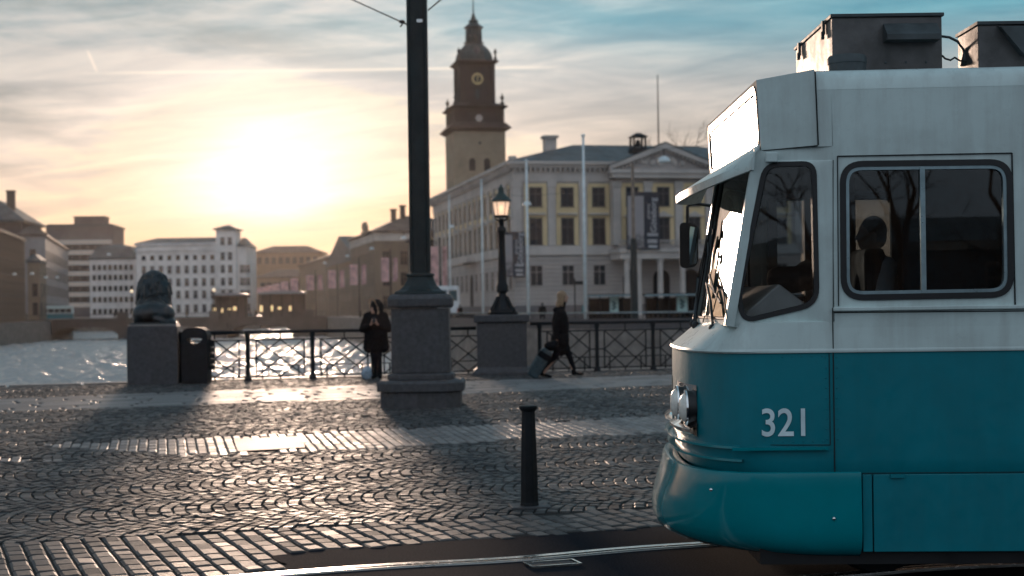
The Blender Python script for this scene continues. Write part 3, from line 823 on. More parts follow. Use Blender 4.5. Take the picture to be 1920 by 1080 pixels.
# ---- flank and cab walls with window openings
V2 = 2.6
def vq(px): return 0.13 * min(max((1533 - px) / 168.0, 0), 1.1)
def fr(px, py, off=0.0, far=False, q=True):
    vv = vq(px) if q else 0.0
    u, z = T(px, py, vv)
    if far:
        fq_ = vv / 0.13 if q else 0.0
        return TW(u + 0.09 * fq_, V2 - 0.70 * fq_ - off, z)
    return TW(u, vv + off, z)
def rounded(pts, r, n=6):
    """round the corners of a polygon (pixel units)"""
    out = []; m_ = len(pts)
    for i in range(m_):
        p_ = Vector(pts[i]); a_ = Vector(pts[i - 1]); c_ = Vector(pts[(i + 1) % m_])
        r_ = r[i] if isinstance(r, (list, tuple)) else r
        d1 = (a_ - p_); d2 = (c_ - p_); k1 = min(r_, d1.length * 0.48); k2 = min(r_, d2.length * 0.48)
        q0 = p_ + d1.normalized() * k1; q1 = p_ + d2.normalized() * k2
        for k in range(n + 1):
            t_ = k / n
            out.append(tuple((1 - t_) ** 2 * q0 + 2 * t_ * (1 - t_) * p_ + t_ ** 2 * q1))
    return out
def inset(pts, d_):
    out = []; m_ = len(pts)
    ar = sum(pts[i][0] * pts[(i + 1) % m_][1] - pts[(i + 1) % m_][0] * pts[i][1] for i in range(m_))
    sg = 1 if ar > 0 else -1
    for i in range(m_):
        a_ = Vector(pts[i - 1]); p_ = Vector(pts[i]); c_ = Vector(pts[(i + 1) % m_])
        t1 = (p_ - a_).normalized() if (p_ - a_).length > 1e-6 else Vector((1, 0)); t2 = (c_ - p_).normalized() if (c_ - p_).length > 1e-6 else t1
        n_ = Vector((-t1.y - t2.y, t1.x + t2.x))
        n_ = n_.normalized() if n_.length > 1e-6 else Vector((0, 0))
        out.append(tuple(p_ + n_ * (d_ * sg)))
    return out
QW = rounded([(1432, 306), (1529, 303), (1535, 572), (1393, 606), (1381, 560)], [28, 26, 34, 26, 26])
cab_outer = [(1362, 611), (1419, 300), (1427, 284), (1531, 274), (1562, 272), (1563, 300), (1563, 614), (1562, 640)]
MWc = [(1576, 304), (1896, 300), (1899, 556), (1578, 562)]
MW = rounded(MWc, 42, 8)
for far in (False, True):
    b = MB()
    b.plate(cab_outer, [QW], lambda p_: fr(p_[0], p_[1], 0, far), lambda p_: fr(p_[0], p_[1], 0.04, far))
    o = bld(b, 'cab_side_wall', M_tw)
    # rubber gasket, pane
    b = MB()
    b.plate(inset(QW, -1.5), [inset(QW, 8.0)], lambda p_: fr(p_[0], p_[1], -0.008, far), lambda p_: fr(p_[0], p_[1], 0.045, far))
    qwin = bld(b, 'cab_side_window', M_rub)
    b = MB(); b.plate(inset(QW, 4), [], lambda p_: fr(p_[0], p_[1], 0.008, far), lambda p_: fr(p_[0], p_[1], 0.012, far), side=False)
    bld(b, 'pane', M_glq, parent=qwin)
# main flank wall with the passenger window; more windows further back
def fz(u, z, off, far): return TW(u, (V2 - off) if far else off, z)
wins = []
MWu = [T(x, y) for x, y in MW]
wins.append(MWu)
du = 1.42
for k in range(1, 5): wins.append([(u + du * k, z) for u, z in MWu])
u_start = T(1562, 400)[0]
ztop = 3.045
outer = [(u_start, 1.455), (UE, 1.455), (UE, ztop), (u_start, ztop)]
SPL = u_start + 1.42
for far in (False, True):
    b = MB()
    b.plate(outer, wins, lambda p_: fz(p_[0], p_[1], 0.0, far), lambda p_: fz(p_[0], p_[1], 0.05, far))
    bld(b, 'side_wall', M_tw)
    for k, wn in enumerate(wins):
        b = MB(); b.plate(inset(wn, -0.006), [inset(wn, 0.030)], lambda p_: fz(p_[0], p_[1], -0.010, far), lambda p_: fz(p_[0], p_[1], 0.055, far))
        wf = bld(b, 'side_window', M_rub)
        b = MB(); b.plate(inset(wn, 0.028), [inset(wn, 0.050)], lambda p_: fz(p_[0], p_[1], -0.003, far), lambda p_: fz(p_[0], p_[1], 0.03, far))
        cxm = sum(p_[0] for p_ in wn) / len(wn) - 0.02; z0_, z1_ = min(p_[1] for p_ in wn) + 0.035, max(p_[1] for p_ in wn) - 0.035
        vv = V2 if far else 0; sgn = -1 if far else 1
        b.bar(TW(cxm, vv + sgn * 0.004, z0_), TW(cxm, vv + sgn * 0.004, z1_), 0.030, 0.022)
        bld(b, 'sash_frame', M_alu, parent=wf)
        b = MB(); b.plate(inset(wn, 0.045), [], lambda p_: fz(p_[0], p_[1], 0.018, far), lambda p_: fz(p_[0], p_[1], 0.021, far), side=False)
        bld(b, 'pane', M_gl, parent=wf)
# pressed outline round the passenger window, and the sill strip
b = MB()
def line_px(p0, p1, wd, off=0.004):
    b.bar(TW(T(*p0)[0], -off, T(*p0)[1]), TW(T(*p1)[0], -off, T(*p1)[1]), wd, 0.006)
line_px((1570, 293), (1897, 287), 0.010); line_px((1570, 293), (1572, 574), 0.005); line_px((1897, 287), (1903, 574), 0.008)
line_px((1563, 586), (1920, 583), 0.004, 0.001); line_px((1562, 300), (1562, 578), 0.003, 0.0005)
bld(b, 'panel_gaps', M_seam)
b = MB()
zs = T(1700, 578)[1]
b.bar(TW(u_start - 0.01, -0.014, zs), TW(UE, -0.014, zs), 0.03, 0.024); o = bld(b, 'window_sill_rail', M_tw); bevel(o, 0.005)
# body skin above the flank band: lower strip between belt and cab wall is closed by the apron; roof shell
def rring(k):
    pass
prof = [(3.04, -0.001), (3.10, 0.012), (3.145, 0.045), (3.170, 0.10), (3.188, 0.25), (3.215, 0.7), (3.23, 1.3), (3.215, 1.9), (3.188, 2.35), (3.170, 2.5), (3.145, 2.555), (3.10, 2.588), (3.04, 2.601)]
ur0 = T(1528, 200)[0]
b = MB()
b.loft([[TW(u, v_, z) for z, v_ in prof] for u in (ur0 + 0.0, ur0 + 0.012, 4.0, UE)], closed=False)
bld(b, 'roof', M_tw, auto=60)
# upper side piece between roof shell and windows in front of the first window
b = MB(); b.plate([T(1531, 275), T(1562, 274), (u_start, 3.045), (ur0 + 0.01, 3.045)], [], lambda p_: TW(p_[0], 0.0, p_[1]), lambda p_: TW(p_[0], 0.04, p_[1])); bld(b, 'upper_side_panel', M_tw)
b = MB(); b.plate([T(1531, 275), T(1562, 274), (u_start, 3.045), (ur0 + 0.01, 3.045)], [], lambda p_: TW(p_[0], V2, p_[1]), lambda p_: TW(p_[0], V2 - 0.04, p_[1])); bld(b, 'upper_side_panel', M_tw)

# ---- destination box at the front of the roof
c1 = T(1418, 150, 0.10); c2 = T(1527, 132, 0.0); c3 = T(1533, 272, 0.0); c4 = T(1427, 282, 0.10)
zt1, zt2 = c1[1], 3.165
VF = 2.42
A = [TW(c1[0], 0.10, c1[1]), TW(c1[0], VF, c1[1]), TW(c2[0], 2.6, zt2), TW(c2[0], 1.3, 3.21), TW(c2[0], 0.0, zt2)]
Bt = [TW(c4[0], 0.10, c4[1]), TW(c4[0], VF, c4[1]), TW(c3[0], 2.6, c3[1]), TW(c3[0], 1.3, c3[1]), TW(c3[0], 0.0, c3[1])]
b = MB()
uf = c4[0] - 0.002
SGN = [(0.16, c4[1] + 0.06), (VF - 0.12, c4[1] + 0.06), (VF - 0.12, zt1 - 0.055), (0.16, zt1 - 0.055)]
def frontx(v_, z, *a): return c1[0] + (c4[0] - c1[0]) * (zt1 - z) / (zt1 - c4[1])
SG = rounded(SGN, 0.07, 6)
bs = b; b = MB(); b.plate([(0.10, c4[1]), (VF, c4[1]), (VF, zt1), (0.10, zt1)], [SG], lambda p_: TW(frontx(p_[0], p_[1]), p_[0], p_[1]), lambda p_: TW(frontx(p_[0], p_[1]) + 0.03, p_[0], p_[1]))
bsur = b; b = bs; b.poly([A[0], A[1], A[2], A[3], A[4]]); b.poly([A[0], A[4], Bt[4], Bt[0]]); b.poly([A[1], A[2], Bt[2], Bt[1]]); b.poly([Bt[0], Bt[1], Bt[2], Bt[3], Bt[4]])
dbox = bld(b, 'destination_box', M_tw); bld(bsur, 'sign_surround', pm('sign_surround_paint', (0.40, 0.37, 0.33), 0.8, var=0.12, spec=0.05), parent=dbox)
b = MB(); b.plate(inset(SG, -0.034), [inset(SG, 0.020)], lambda p_: TW(frontx(p_[0], p_[1]) - 0.006, p_[0], p_[1]), lambda p_: TW(frontx(p_[0], p_[1]) + 0.035, p_[0], p_[1])); bld(b, 'sign_gasket', M_rub, parent=dbox)
b = MB(); b.plate(inset(SG, 0.002), [], lambda p_: TW(frontx(p_[0], p_[1]) + 0.004, p_[0], p_[1]), lambda p_: TW(frontx(p_[0], p_[1]) + 0.008, p_[0], p_[1])); bld(b, 'sign_glass', pm('sign_glass_dark', (0.05, 0.05, 0.05), 0.03, var=0.02, spec=0.8), parent=dbox)
b = MB(); b.bar(TW(ur0 + 0.003, -0.004, 3.15), TW(c3[0] + 0.003, -0.004, c3[1]), 0.008, 0.006); b.bar(TW(c3[0], -0.004, c3[1] - 0.004), TW(c4[0], 0.096, c4[1] - 0.004), 0.008, 0.006); bld(b, 'panel_gaps', M_seam)

# ---- windscreen
def wx(v_, z): return 1.335 + 0.022 * min(max((v_ - 1.4) / 0.5, 0), 1.5) ** 3 + (z - 1.62) * 0.185
zw0, zw1 = 1.632, c4[1] - 0.02
VW0, VW1 = 0.125, 1.87
def wmap_(off): return lambda p_: TW(wx(p_[0], p_[1]) + off, p_[0], p_[1])
def gridpoly(v0, v1, z0, z1, n=10):
    return [(v0 + (v1 - v0) * k / n, z0) for k in range(n + 1)] + [(v0 + (v1 - v0) * (n - k) / n, z1) for k in range(n + 1)]
def cyl_sheet(v0, v1, z0, z1, off, n=12):
    return [[TW(wx(v0 + (v1 - v0) * k / n, z0) + off, v0 + (v1 - v0) * k / n, z0), TW(wx(v0 + (v1 - v0) * k / n, z1) + off, v0 + (v1 - v0) * k / n, z1)] for k in range(n + 1)]
b = MB(); b.loft(cyl_sheet(VW0 + 0.03, VW1 - 0.03, zw0 + 0.02, zw1 - 0.02, 0.012), closed=False); bld(b, 'windscreen', M_glw, smooth=True)
b = MB()
b.bar(TW(wx(VW0, zw0), VW0, zw0 - 0.02), TW(wx(VW0, zw1), VW0 - 0.02, zw1 + 0.02), 0.06, 0.05)
b.bar(TW(wx(VW1, zw0), VW1, zw0 - 0.02), TW(wx(VW1, zw1), VW1, zw1 + 0.02), 0.06, 0.05)
for k in range(12):
    va, vb = VW0 + (VW1 - VW0) * k / 12, VW0 + (VW1 - VW0) * (k + 1) / 12
    b.bar(TW(wx(va, zw0) + .01, va, zw0), TW(wx(vb, zw0) + .01, vb, zw0), 0.05, 0.03)
    b.bar(TW(wx(va, zw1) + .01, va, zw1), TW(wx(vb, zw1) + .01, vb, zw1), 0.05, 0.06)
wsf = bld(b, 'windscreen_frame', M_tw)
b = MB(); b.tube([TW(wx(v_, z_) - 0.012, v_, z_) for v_, z_ in [(VW0 + 0.035 + (VW1 - VW0 - 0.07) * k / 12, zw0 + 0.026) for k in range(13)] + [(VW1 - 0.035 - (VW1 - VW0 - 0.07) * k / 12, zw1 - 0.03) for k in range(13)]], 0.010, 5, closed=True)
bld(b, 'windscreen_seal', M_rub)
# wipers, laid on the windscreen
def Wp(px, py, off=-0.03):
    rx, ry = ray(px, py); Y = 9.6
    for _ in range(40):
        v_ = Y - Y0 + SH * (rx * Y - 1.9); z = CH - ry * Y
        Y = 0.5 * Y + 0.5 * (wx(v_, z) + off) / rx
    return Vector((rx * Y, Y, CH - ry * Y))
for pts, blade in ((((1304, 610), (1306, 560), (1316, 500), (1327, 440)), ((1318, 556), (1328, 480), (1337, 412))),
                   (((1337, 616), (1332, 565), (1325, 530)), ((1330, 515), (1340, 548), (1351, 568))),
                   (((1300, 606), (1302, 590), (1309, 520), (1322, 470), (1335, 430)), ((1320, 556), (1332, 490), (1338, 430)))):
    b = MB(); b.tube([Wp(*p_) for p_ in pts], 0.010, 5); b.ell(Wp(*pts[0]), (0.03, 0.03, 0.03), 8, 5)
    wp = bld(b, 'wiper', M_rub)
    b = MB(); b.tube([Wp(*p_, -0.024) for p_ in blade], 0.009, 5)
    pa, pb_ = Wp(*pts[-1]), Wp(*blade[1]); b.tube([pa, pb_], 0.006, 4); bld(b, 'wiper_blade', M_rub, parent=wp)
b = MB(); b.tube([Wp(*p_) for p_ in ((1337, 585), (1347, 545), (1356, 542), (1363, 596))], 0.004, 4); b.tube([Wp(*p_) for p_ in ((1318, 604), (1322, 592), (1334, 594), (1338, 604))], 0.004, 4); bld(b, 'washer_hose', M_rub)

# ---- sun visor over the windscreen, and the mirror on its arm
b = MB()
rows_ = []
for k in range(15):
    f = k / 14; v_ = 0.06 + (2.46 - 0.06) * f
    bul = max(1 - abs((v_ - 1.35) / 1.30) ** 2.4, 0)
    xin = wx(v_, zw1) - 0.0; xo = xin - 0.05 - 0.30 * max(bul, 0.0)
    zi = zw1 + 0.055; zo = zw1 - 0.05 - 0.095 * bul
    rows_.append([TW(xin, v_, zi), TW((xin + xo) / 2, v_, (zi + zo) / 2 + 0.010), TW(xo, v_, zo), TW(xo + 0.004, v_, zo - 0.05), TW(xo + 0.02, v_, zo - 0.052), TW((xin + xo) / 2, v_, (zi + zo) / 2 - 0.002), TW(xin, v_, zi - 0.03)])
b.loft(rows_, closed=True, cap0=True, cap1=True)
bld(b, 'windscreen_visor', M_tw, auto=50)
b = MB(); u_, z_ = T(1445, 296, 0.05); b.cbox(TW(u_, 0.03, z_), (0.07, 0.05, 0.06)); bevel(bld(b, 'visor_bracket', M_tw), 0.006)
# mirror at the far front corner
Ym = 11.85
pm0, pm1 = P(1289, 388, Ym), P(1289, 420, Ym)
b = MB(); b.tube([P(1334, 386, Ym + .1), P(1300, 381, Ym), pm0, pm1], 0.014, 6)
marm = bld(b, 'mirror_arm', M_rub)
b = MB()
mo = rounded([(1274, 416), (1309, 420), (1308, 500), (1275, 504)], 11, 5)
b.plate(mo, [], lambda p_: P(p_[0], p_[1], Ym - 0.06), lambda p_: P(p_[0], p_[1], Ym + 0.10)); mh = bevel(bld(b, 'mirror', M_rub), 0.02, 3)
b = MB()
# reflecting face looks back along the tram
i0, i1, i2, i3 = P(1309.5, 425, Ym - 0.05), P(1309.5, 495, Ym - 0.05), P(1309.5, 495, Ym - 0.05) + Vector((0.012, 0.14, 0)), P(1309.5, 425, Ym - 0.05) + Vector((0.012, 0.14, 0))
b.poly([i0, i1, i2, i3])
j = [P(1293, 424, Ym - 0.064), P(1308, 427, Ym - 0.064), P(1307, 494, Ym - 0.064), P(1293, 497, Ym - 0.064)]; b.poly(j)
mg = bpy.data.materials.new('mirror_glass'); mg.use_nodes = True; q_ = mg.node_tree.nodes['Principled BSDF']; q_.inputs['Metallic'].default_value = 1; q_.inputs['Roughness'].default_value = 0.03; q_.inputs['Base Color'].default_value = (0.55, 0.75, 0.82, 1)
bld(b, 'mirror_glass', mg, parent=mh)

# ---- headlamps: two round lamps in a chrome housing near the corner, the same at the far side
def lamp_at(v_, z, rr):
    q_ = abs((v_ - 1.3) / 1.3); u = 1.13 + 0.55 * (1 - (1 - q_ ** 2.8) ** (1 / 2.8)) + SKEW * (v_ - 1.3)
    return u
for side in (0, 1):
    V = lambda a_: a_ if side == 0 else 2.6 - a_
    b = MB()
    rw = []
    for k in range(9):
        v_ = V(0.38 + 0.60 * k / 8); u = lamp_at(v_, 0, 0) - 0.006
        rw.append([TW(u, v_, 1.235), TW(u, v_, 0.905)])
    b.loft(rw, closed=False)
    hs = bld(b, 'headlamp_housing', M_chr)
    b = MB()
    rw = []
    for k in range(9):
        f = k / 8; v_ = V(0.36 + 0.66 * f); u = lamp_at(v_, 0, 0) - 0.006
        rw.append([TW(u, v_, 0.99), TW(u - 0.055, v_, 0.955), TW(u - 0.05, v_, 0.935), TW(u, v_, 0.905)])
    b.loft(rw, closed=False); bld(b, 'headlamp_shelf', M_chr, parent=hs)
    for a_, zc_ in ((0.49, 1.085), (0.75, 1.10)):
        v_ = V(a_); u = lamp_at(v_, 0, 0) + (0.10 if side else 0.0)
        sl = (lamp_at(V(a_ + 0.05), 0, 0) - lamp_at(V(a_ - 0.05), 0, 0)) / 0.1
        nrm = Vector((-1, 0, 0)) if True else None
        c_ = TW(u - 0.01, v_, zc_)
        b = MB()
        def rg(off, r_): return [c_ + Vector((-off, r_ * math.cos(2 * math.pi * k / 28), r_ * math.sin(2 * math.pi * k / 28))) for k in range(28)]
        b.loft([rg(-0.05, 0.108), rg(0.015, 0.112), rg(0.028, 0.106), rg(0.028, 0.098)])
        hl = bld(b, 'headlight', M_rub, auto=40)
        b = MB(); b.loft([rg(0.024, 0.116), rg(0.036, 0.114), rg(0.038, 0.098), rg(0.026, 0.094)]); bld(b, 'headlight_rim', M_chr, parent=hl, auto=40)
        b = MB(); b.loft([rg(0.032, 0.098), rg(0.056, 0.080), rg(0.070, 0.048), rg(0.075, 0.005)], cap1=True); bld(b, 'headlight_lens', M_lens, parent=hl, smooth=True)

# ---- roof equipment
def W2(px, py, Y): return P(px, py, Y)
a0 = P(1560, 32, 9.42); a1 = P(1766, 32, 9.42)
X0r, X1r = a0.x, a1.x; ztop_ = 3.60; 
b = MB(); b.box((X0r, 9.42, 3.17), (X1r, 10.62, ztop_ - 0.02)); rb = bevel(bld(b, 'roof_equipment_box', M_roofb), 0.008)
b = MB(); b.box((X0r - 0.012, 9.405, ztop_ - 0.022), (X1r + 0.012, 10.635, ztop_)); bevel(bld(b, 'lid', M_rdark, parent=rb), 0.004)
h0, h1 = P(1664, 42, 9.3), P(1766, 72, 9.3)
b = MB(); b.loft([[(h0.x, 9.42, h0.z), (h1.x, 9.42, h0.z), (h1.x, 9.42, h1.z), (h0.x, 9.42, h1.z)], [(h0.x, 9.40, h0.z + .012), (h1.x, 9.40, h0.z + .012), (h1.x, 9.40, h1.z), (h0.x, 9.40, h1.z)], [(h0.x, 9.31, h1.z + 0.035), (h1.x, 9.31, h1.z + 0.035), (h1.x, 9.31, h1.z), (h0.x, 9.31, h1.z)]], True, True, True)
bld(b, 'vent_hood', M_rdark, parent=rb)
for yy in (9.62, 10.42):
    b = MB()
    b.cbox((X0r - 0.015, yy, ztop_ - 0.05), (0.02, 0.035, 0.09)); b.cbox((X0r - 0.02, yy, ztop_ - 0.10), (0.022, 0.018, 0.05))
    bld(b, 'latch', M_rdark, parent=rb)
for k in range(5):
    b = MB(); b.ell((X0r + 0.08 + k * 0.13, 9.417, 3.285), (0.008, 0.004, 0.008), 8, 4)
    bld(b, 'bolt', M_rdark, parent=rb, smooth=True)
vc = P(1588, 123, 9.22)
b = MB(); b.lathe((vc.x, 9.22, 3.15), [(0.115, 0), (0.118, 0.09), (0.122, 0.095), (0.122, 0.13), (0.112, 0.145), (0.05, 0.15), (0.005, 0.151)], 28); bld(b, 'roof_ventilator', M_rdark, auto=35)
c0 = P(1836, 60, 9.3)
b = MB(); b.box((c0.x, 9.32, 3.17), (c0.x + 1.1, 9.75, 3.50)); rb2 = bevel(bld(b, 'roof_equipment_box', M_roofb), 0.008)
b = MB(); b.box((c0.x - 0.01, 9.305, 3.50), (c0.x + 1.11, 9.765, 3.52)); bld(b, 'lid', M_rdark, parent=rb2)
b = MB(); b.loft([[(c0.x + 0.12, 9.318, 3.49), (c0.x + 0.8, 9.318, 3.49), (c0.x + 0.8, 9.318, 3.30), (c0.x + 0.26, 9.318, 3.30)], [(c0.x + 0.12, 9.24, 3.47), (c0.x + 0.8, 9.24, 3.47), (c0.x + 0.8, 9.24, 3.30), (c0.x + 0.26, 9.24, 3.30)]], True, True, True); bld(b, 'vent_hood', M_rdark, parent=rb2)
b = MB(); b.tube([P(*p_, 9.6) for p_ in ((1764, 68), (1780, 70), (1796, 78), (1806, 92), (1810, 106))], 0.009, 6)
b.lathe(tuple(P(1809, 112, 9.6)), [(0.03, -0.04), (0.022, 0.0), (0.014, 0.035), (0.008, 0.06)], 10); bld(b, 'antenna_cable', M_rdark, smooth=True)
b = MB(); b.tube([P(*p_, 9.5) for p_ in ((1766, 104), (1772, 110), (1782, 113), (1790, 108), (1800, 114), (1812, 116))], 0.007, 5); bld(b, 'roof_cable', M_rub)

# ---- inside the tram
b = flank(1.5, UE - 0.03, 0.84, 0.90, 0.06, 2.54); bld(b, 'floor', M_int)
b = flank(1.95, UE - 0.03, 2.98, 3.02, 0.06, 2.54); bld(b, 'ceiling', M_int)
b = flank(UE - 0.04, UE, 0.25, 3.1, 0.02, 2.58); bld(b, 'rear_wall', M_tw)
b = MB()      # dark inner lining under the windows, both sides
for v0_, v1_ in ((0.052, 0.075), (2.525, 2.548)):
    bb = flank(1.75, UE - 0.05, 0.9, 1.60, v0_, v1_); o_ = len(b.v); b.v += bb.v; b.f += [tuple(k + o_ for k in f_) for f_ in bb.f]; b.mi += bb.mi
    bb = flank(1.9, UE - 0.05, 2.72, 2.99, v0_, v1_); o_ = len(b.v); b.v += bb.v; b.f += [tuple(k + o_ for k in f_) for f_ in bb.f]; b.mi += bb.mi
bld(b, 'inner_lining', M_int)
# dashboard: pale sloping desk seen through the cab side window
d0 = T(1392, 588, 0.35); 
b = MB()
b.loft([[TW(1.42, v_, 1.60), TW(1.44, v_, 1.68), TW(1.66, v_, 1.87), TW(1.88, v_, 1.70), TW(1.98, v_, 1.60), TW(1.98, v_, 1.2), TW(1.42, v_, 1.2)] for v_ in (0.20, 0.9, 2.3)], True, True, True)
bevel(bld(b, 'dashboard', M_intl), 0.012)
b = MB(); c_ = TW(1.82, 0.66, 1.90); b.ell(c_, (0.16, 0.22, 0.09)); b.ell(c_ + Vector((0.12, 0.02, 0.03)), (0.10, 0.15, 0.10)); b.ell(c_ + Vector((-0.07, 0.03, 0.03)), (0.08, 0.1, 0.06))
bg_ = bld(b, 'bag', M_coat, parent=None); remesh(bg_, 0.015, 2); bg_.location = ORG; tag(bg_, 'dark soft bag lying on the dashboard of the tram cab', 'bag')
# cab partition pillars, sun blind
M_blue = pm('seat_blue', (0.02, 0.10, 0.15), 0.8, var=0.2, scale=12)
b = MB()
for u_, v_ in ((2.02, 2.46), (2.30, 2.46), (2.62, 2.46)): b.bar(TW(u_, v_, 0.9), TW(u_, v_, 3.0), 0.07, 0.05)
b.bar(TW(2.05, 0.06, 2.78), TW(2.05, 2.5, 2.78), 0.12, 0.34)
bld(b, 'cab_frame', M_int)
b = flank(2.62, 2.66, 0.9, 2.75, 0.75, 1.05); 
b = MB(); b.box((0, 0, 0), (0.001, 0.001, 0.001)); b = flank(2.60, 3.2, 1.35, 2.30, 0.86, 0.90); bld(b, 'cab_partition', M_blue)
b = flank(2.80, 4.6, 0.9, 2.98, 1.95, 1.99); bld(b, 'cab_bulkhead', M_blue)
b = flank(1.55, 1.95, 2.42, 2.72, 0.5, 0.52); bld(b, 'sun_blind', M_int)
for k, (u_, v_) in enumerate(((3.35, 0.55), (3.35, 1.9), (4.2, 0.55), (4.2, 1.9), (5.05, 0.55), (5.05, 1.9))):
    b = flank(u_, u_ + 0.45, 1.28, 1.36, v_ - 0.42, v_ + 0.42); bb = flank(u_ + 0.40, u_ + 0.50, 1.34, 2.02, v_ - 0.42, v_ + 0.42)
    o_ = len(b.v); b.v += bb.v; b.f += [tuple(kk + o_ for kk in f_) for f_ in bb.f]; b.mi += bb.mi
    bevel(bld(b, 'passenger_seat', M_blue), 0.03)
b = flank(2.42, 2.56, 1.30, 2.12, 1.15, 1.65); bb = flank(2.05, 2.5, 1.24, 1.34, 1.15, 1.65); o_ = len(b.v); b.v += bb.v; b.f += [tuple(kk + o_ for kk in f_) for f_ in bb.f]; b.mi += bb.mi
bevel(bld(b, 'driver_seat', M_int), 0.04)
# wheels (in shadow below the skirt)
for u_ in (2.35, 4.15):
    for v_ in (0.62, 2.0):
        b = MB(); c_ = TW(u_, v_, 0.33)
        b.loft([[c_ + Vector((r_ * math.cos(2 * math.pi * k / 24), y_, r_ * math.sin(2 * math.pi * k / 24))) for k in range(24)] for r_, y_ in ((0.05, -0.06), (0.32, -0.06), (0.32, 0.05), (0.345, 0.06), (0.345, 0.09), (0.05, 0.09))], True, True, True)
        bld(b, 'wheel', M_iron, auto=40)

# ================================================================ figures
def fig_mesh(name, segs, mat_, parent, vox=0.012, sm=3):
    b = MB()
    for sgm in segs:
        if sgm[0] == 'e': b.ell(sgm[1], sgm[2], 12, 8, sgm[3] if len(sgm) > 3 else None)
        else: b.caps(sgm[1], sgm[2], sgm[3], sgm[4], 10)
    o = b.build(name, mat_, parent)
    return remesh(o, vox, sm)
def head_segs(c, dirv, s=1.0):
    """face looks along dirv"""
    c = Vector(c); f = Vector(dirv).normalized(); up = Vector((0, 0, 1)); r = f.cross(up).normalized()
    M = Matrix((r, f, up)).transposed().to_4x4()
    out = [('e', c, (0.073 * s, 0.092 * s, 0.108 * s), M), ('e', c + f * 0.03 - up * 0.06, (0.052 * s, 0.06 * s, 0.055 * s), M)]
    out += [('c', c + f * 0.085 + up * 0.02, c + f * 0.108 - up * 0.018, 0.010, 0.014)]                # nose
    out += [('e', c + f * 0.088 - up * 0.055, (0.024, 0.012, 0.009), M)]                                # mouth
    out += [('e', c + r * s_ * 0.075, (0.010, 0.02, 0.03), M) for s_ in (-1, 1)]                         # ears
    out += [('e', c + r * s_ * 0.03 + f * 0.078 + up * 0.018, (0.013, 0.010, 0.008), M) for s_ in (-1, 1)]
    return out
def hand_segs(w, d_, side, curl=0.5):
    """palm at w heading along d_, four fingers and a thumb"""
    w = Vector(w); d_ = Vector(d_).normalized(); up = Vector((0, 0, 1)) if abs(d_.z) < 0.8 else Vector((0, -1, 0))
    x = d_.cross(up).normalized(); n_ = x.cross(d_).normalized()
    out = [('c', w, w + d_ * 0.07, 0.026, 0.036)]
    for k, L in enumerate((0.072, 0.08, 0.075, 0.06)):
        p0 = w + d_ * 0.085 + x * (k - 1.5) * 0.019
        p1 = p0 + (d_ * (1 - curl) - n_ * curl).normalized() * L * 0.55; p2 = p1 + (d_ * (1 - curl * 1.7) - n_ * curl * 1.4).normalized() * L * 0.45
        out += [('c', p0, p1, 0.0095, 0.0085), ('c', p1, p2, 0.0085, 0.007)]
    t0 = w + d_ * 0.03 + x * side * 0.03
    out += [('c', t0, t0 + (d_ + x * side * 0.8).normalized() * 0.05, 0.012, 0.009)]
    return out

# ---- standing woman with a fur trimmed hood, looking at a phone
p = G(706, 710); q = P(706, 710, p.y)
wy = p.y
wm = empty('person', (p.x, wy, GZ), 0, 'person in black fur hooded coat standing by the railing holding a phone', 'person')
zs_ = 1.60 / 1.66
def z_(a): return a * zs_
face_d = Vector((-0.75, -0.55, -0.28))
hc = Vector((-0.01, -0.03, z_(1.50)))
body = head_segs(hc, face_d, 0.95) + [('c', (0, 0, z_(1.30)), (0, -0.01, z_(1.44)), 0.05, 0.048), ('e', (0, 0, z_(1.15)), (0.17, 0.11, 0.24)), ('e', (0, 0, z_(0.88)), (0.16, 0.11, 0.16))]
Lh, Rh = Vector((-0.055, -0.30, z_(1.17))), Vector((0.045, -0.30, z_(1.17)))
body += [('c', (-0.18, 0, z_(1.33)), (-0.25, -0.04, z_(1.06)), 0.05, 0.04), ('c', (-0.25, -0.04, z_(1.06)), Lh + Vector((-0.02, 0.06, -0.02)), 0.04, 0.026)]
body += [('c', (0.18, 0, z_(1.33)), (0.25, -0.04, z_(1.06)), 0.05, 0.04), ('c', (0.25, -0.04, z_(1.06)), Rh + Vector((0.02, 0.06, -0.02)), 0.04, 0.026)]
body += [('c', (-0.08, 0, z_(0.85)), (-0.05, -0.02, z_(0.48)), 0.08, 0.055), ('c', (-0.05, -0.02, z_(0.48)), (-0.05, 0.01, z_(0.09)), 0.052, 0.038), ('c', (0.08, 0, z_(0.85)), (0.06, -0.02, z_(0.48)), 0.08, 0.055), ('c', (0.06, -0.02, z_(0.48)), (0.07, 0.01, z_(0.09)), 0.052, 0.038)]
body += [('c', (-0.05, 0.01, 0.05), (-0.06, -0.13, 0.035), 0.04, 0.03), ('c', (0.07, 0.01, 0.05), (0.09, -0.13, 0.035), 0.04, 0.03)]
body += hand_segs(Lh, (0.35, -0.3, 0.75), 1, 0.5) + hand_segs(Rh, (-0.35, -0.3, 0.75), -1, 0.5)
fig_mesh('body', body, M_skin, wm, 0.011, 2)
coat = [('c', (-0.15, 0, z_(1.33)), (0.15, 0, z_(1.33)), 0.085, 0.085), ('e', (0, 0, z_(1.14)), (0.235, 0.165, 0.27)), ('e', (0, 0.0, z_(0.92)), (0.25, 0.18, 0.22))]
coat += [('c', (-0.10, 0, z_(0.9)), (-0.15, 0, z_(0.66)), 0.16, 0.12), ('c', (0.10, 0, z_(0.9)), (0.16, 0, z_(0.66)), 0.16, 0.12), ('c', (0, 0, z_(0.9)), (0, 0, z_(0.68)), 0.17, 0.15), ('c', (0.0, 0.1, z_(0.9)), (0, 0.1, z_(0.64)), 0.12, 0.11)]
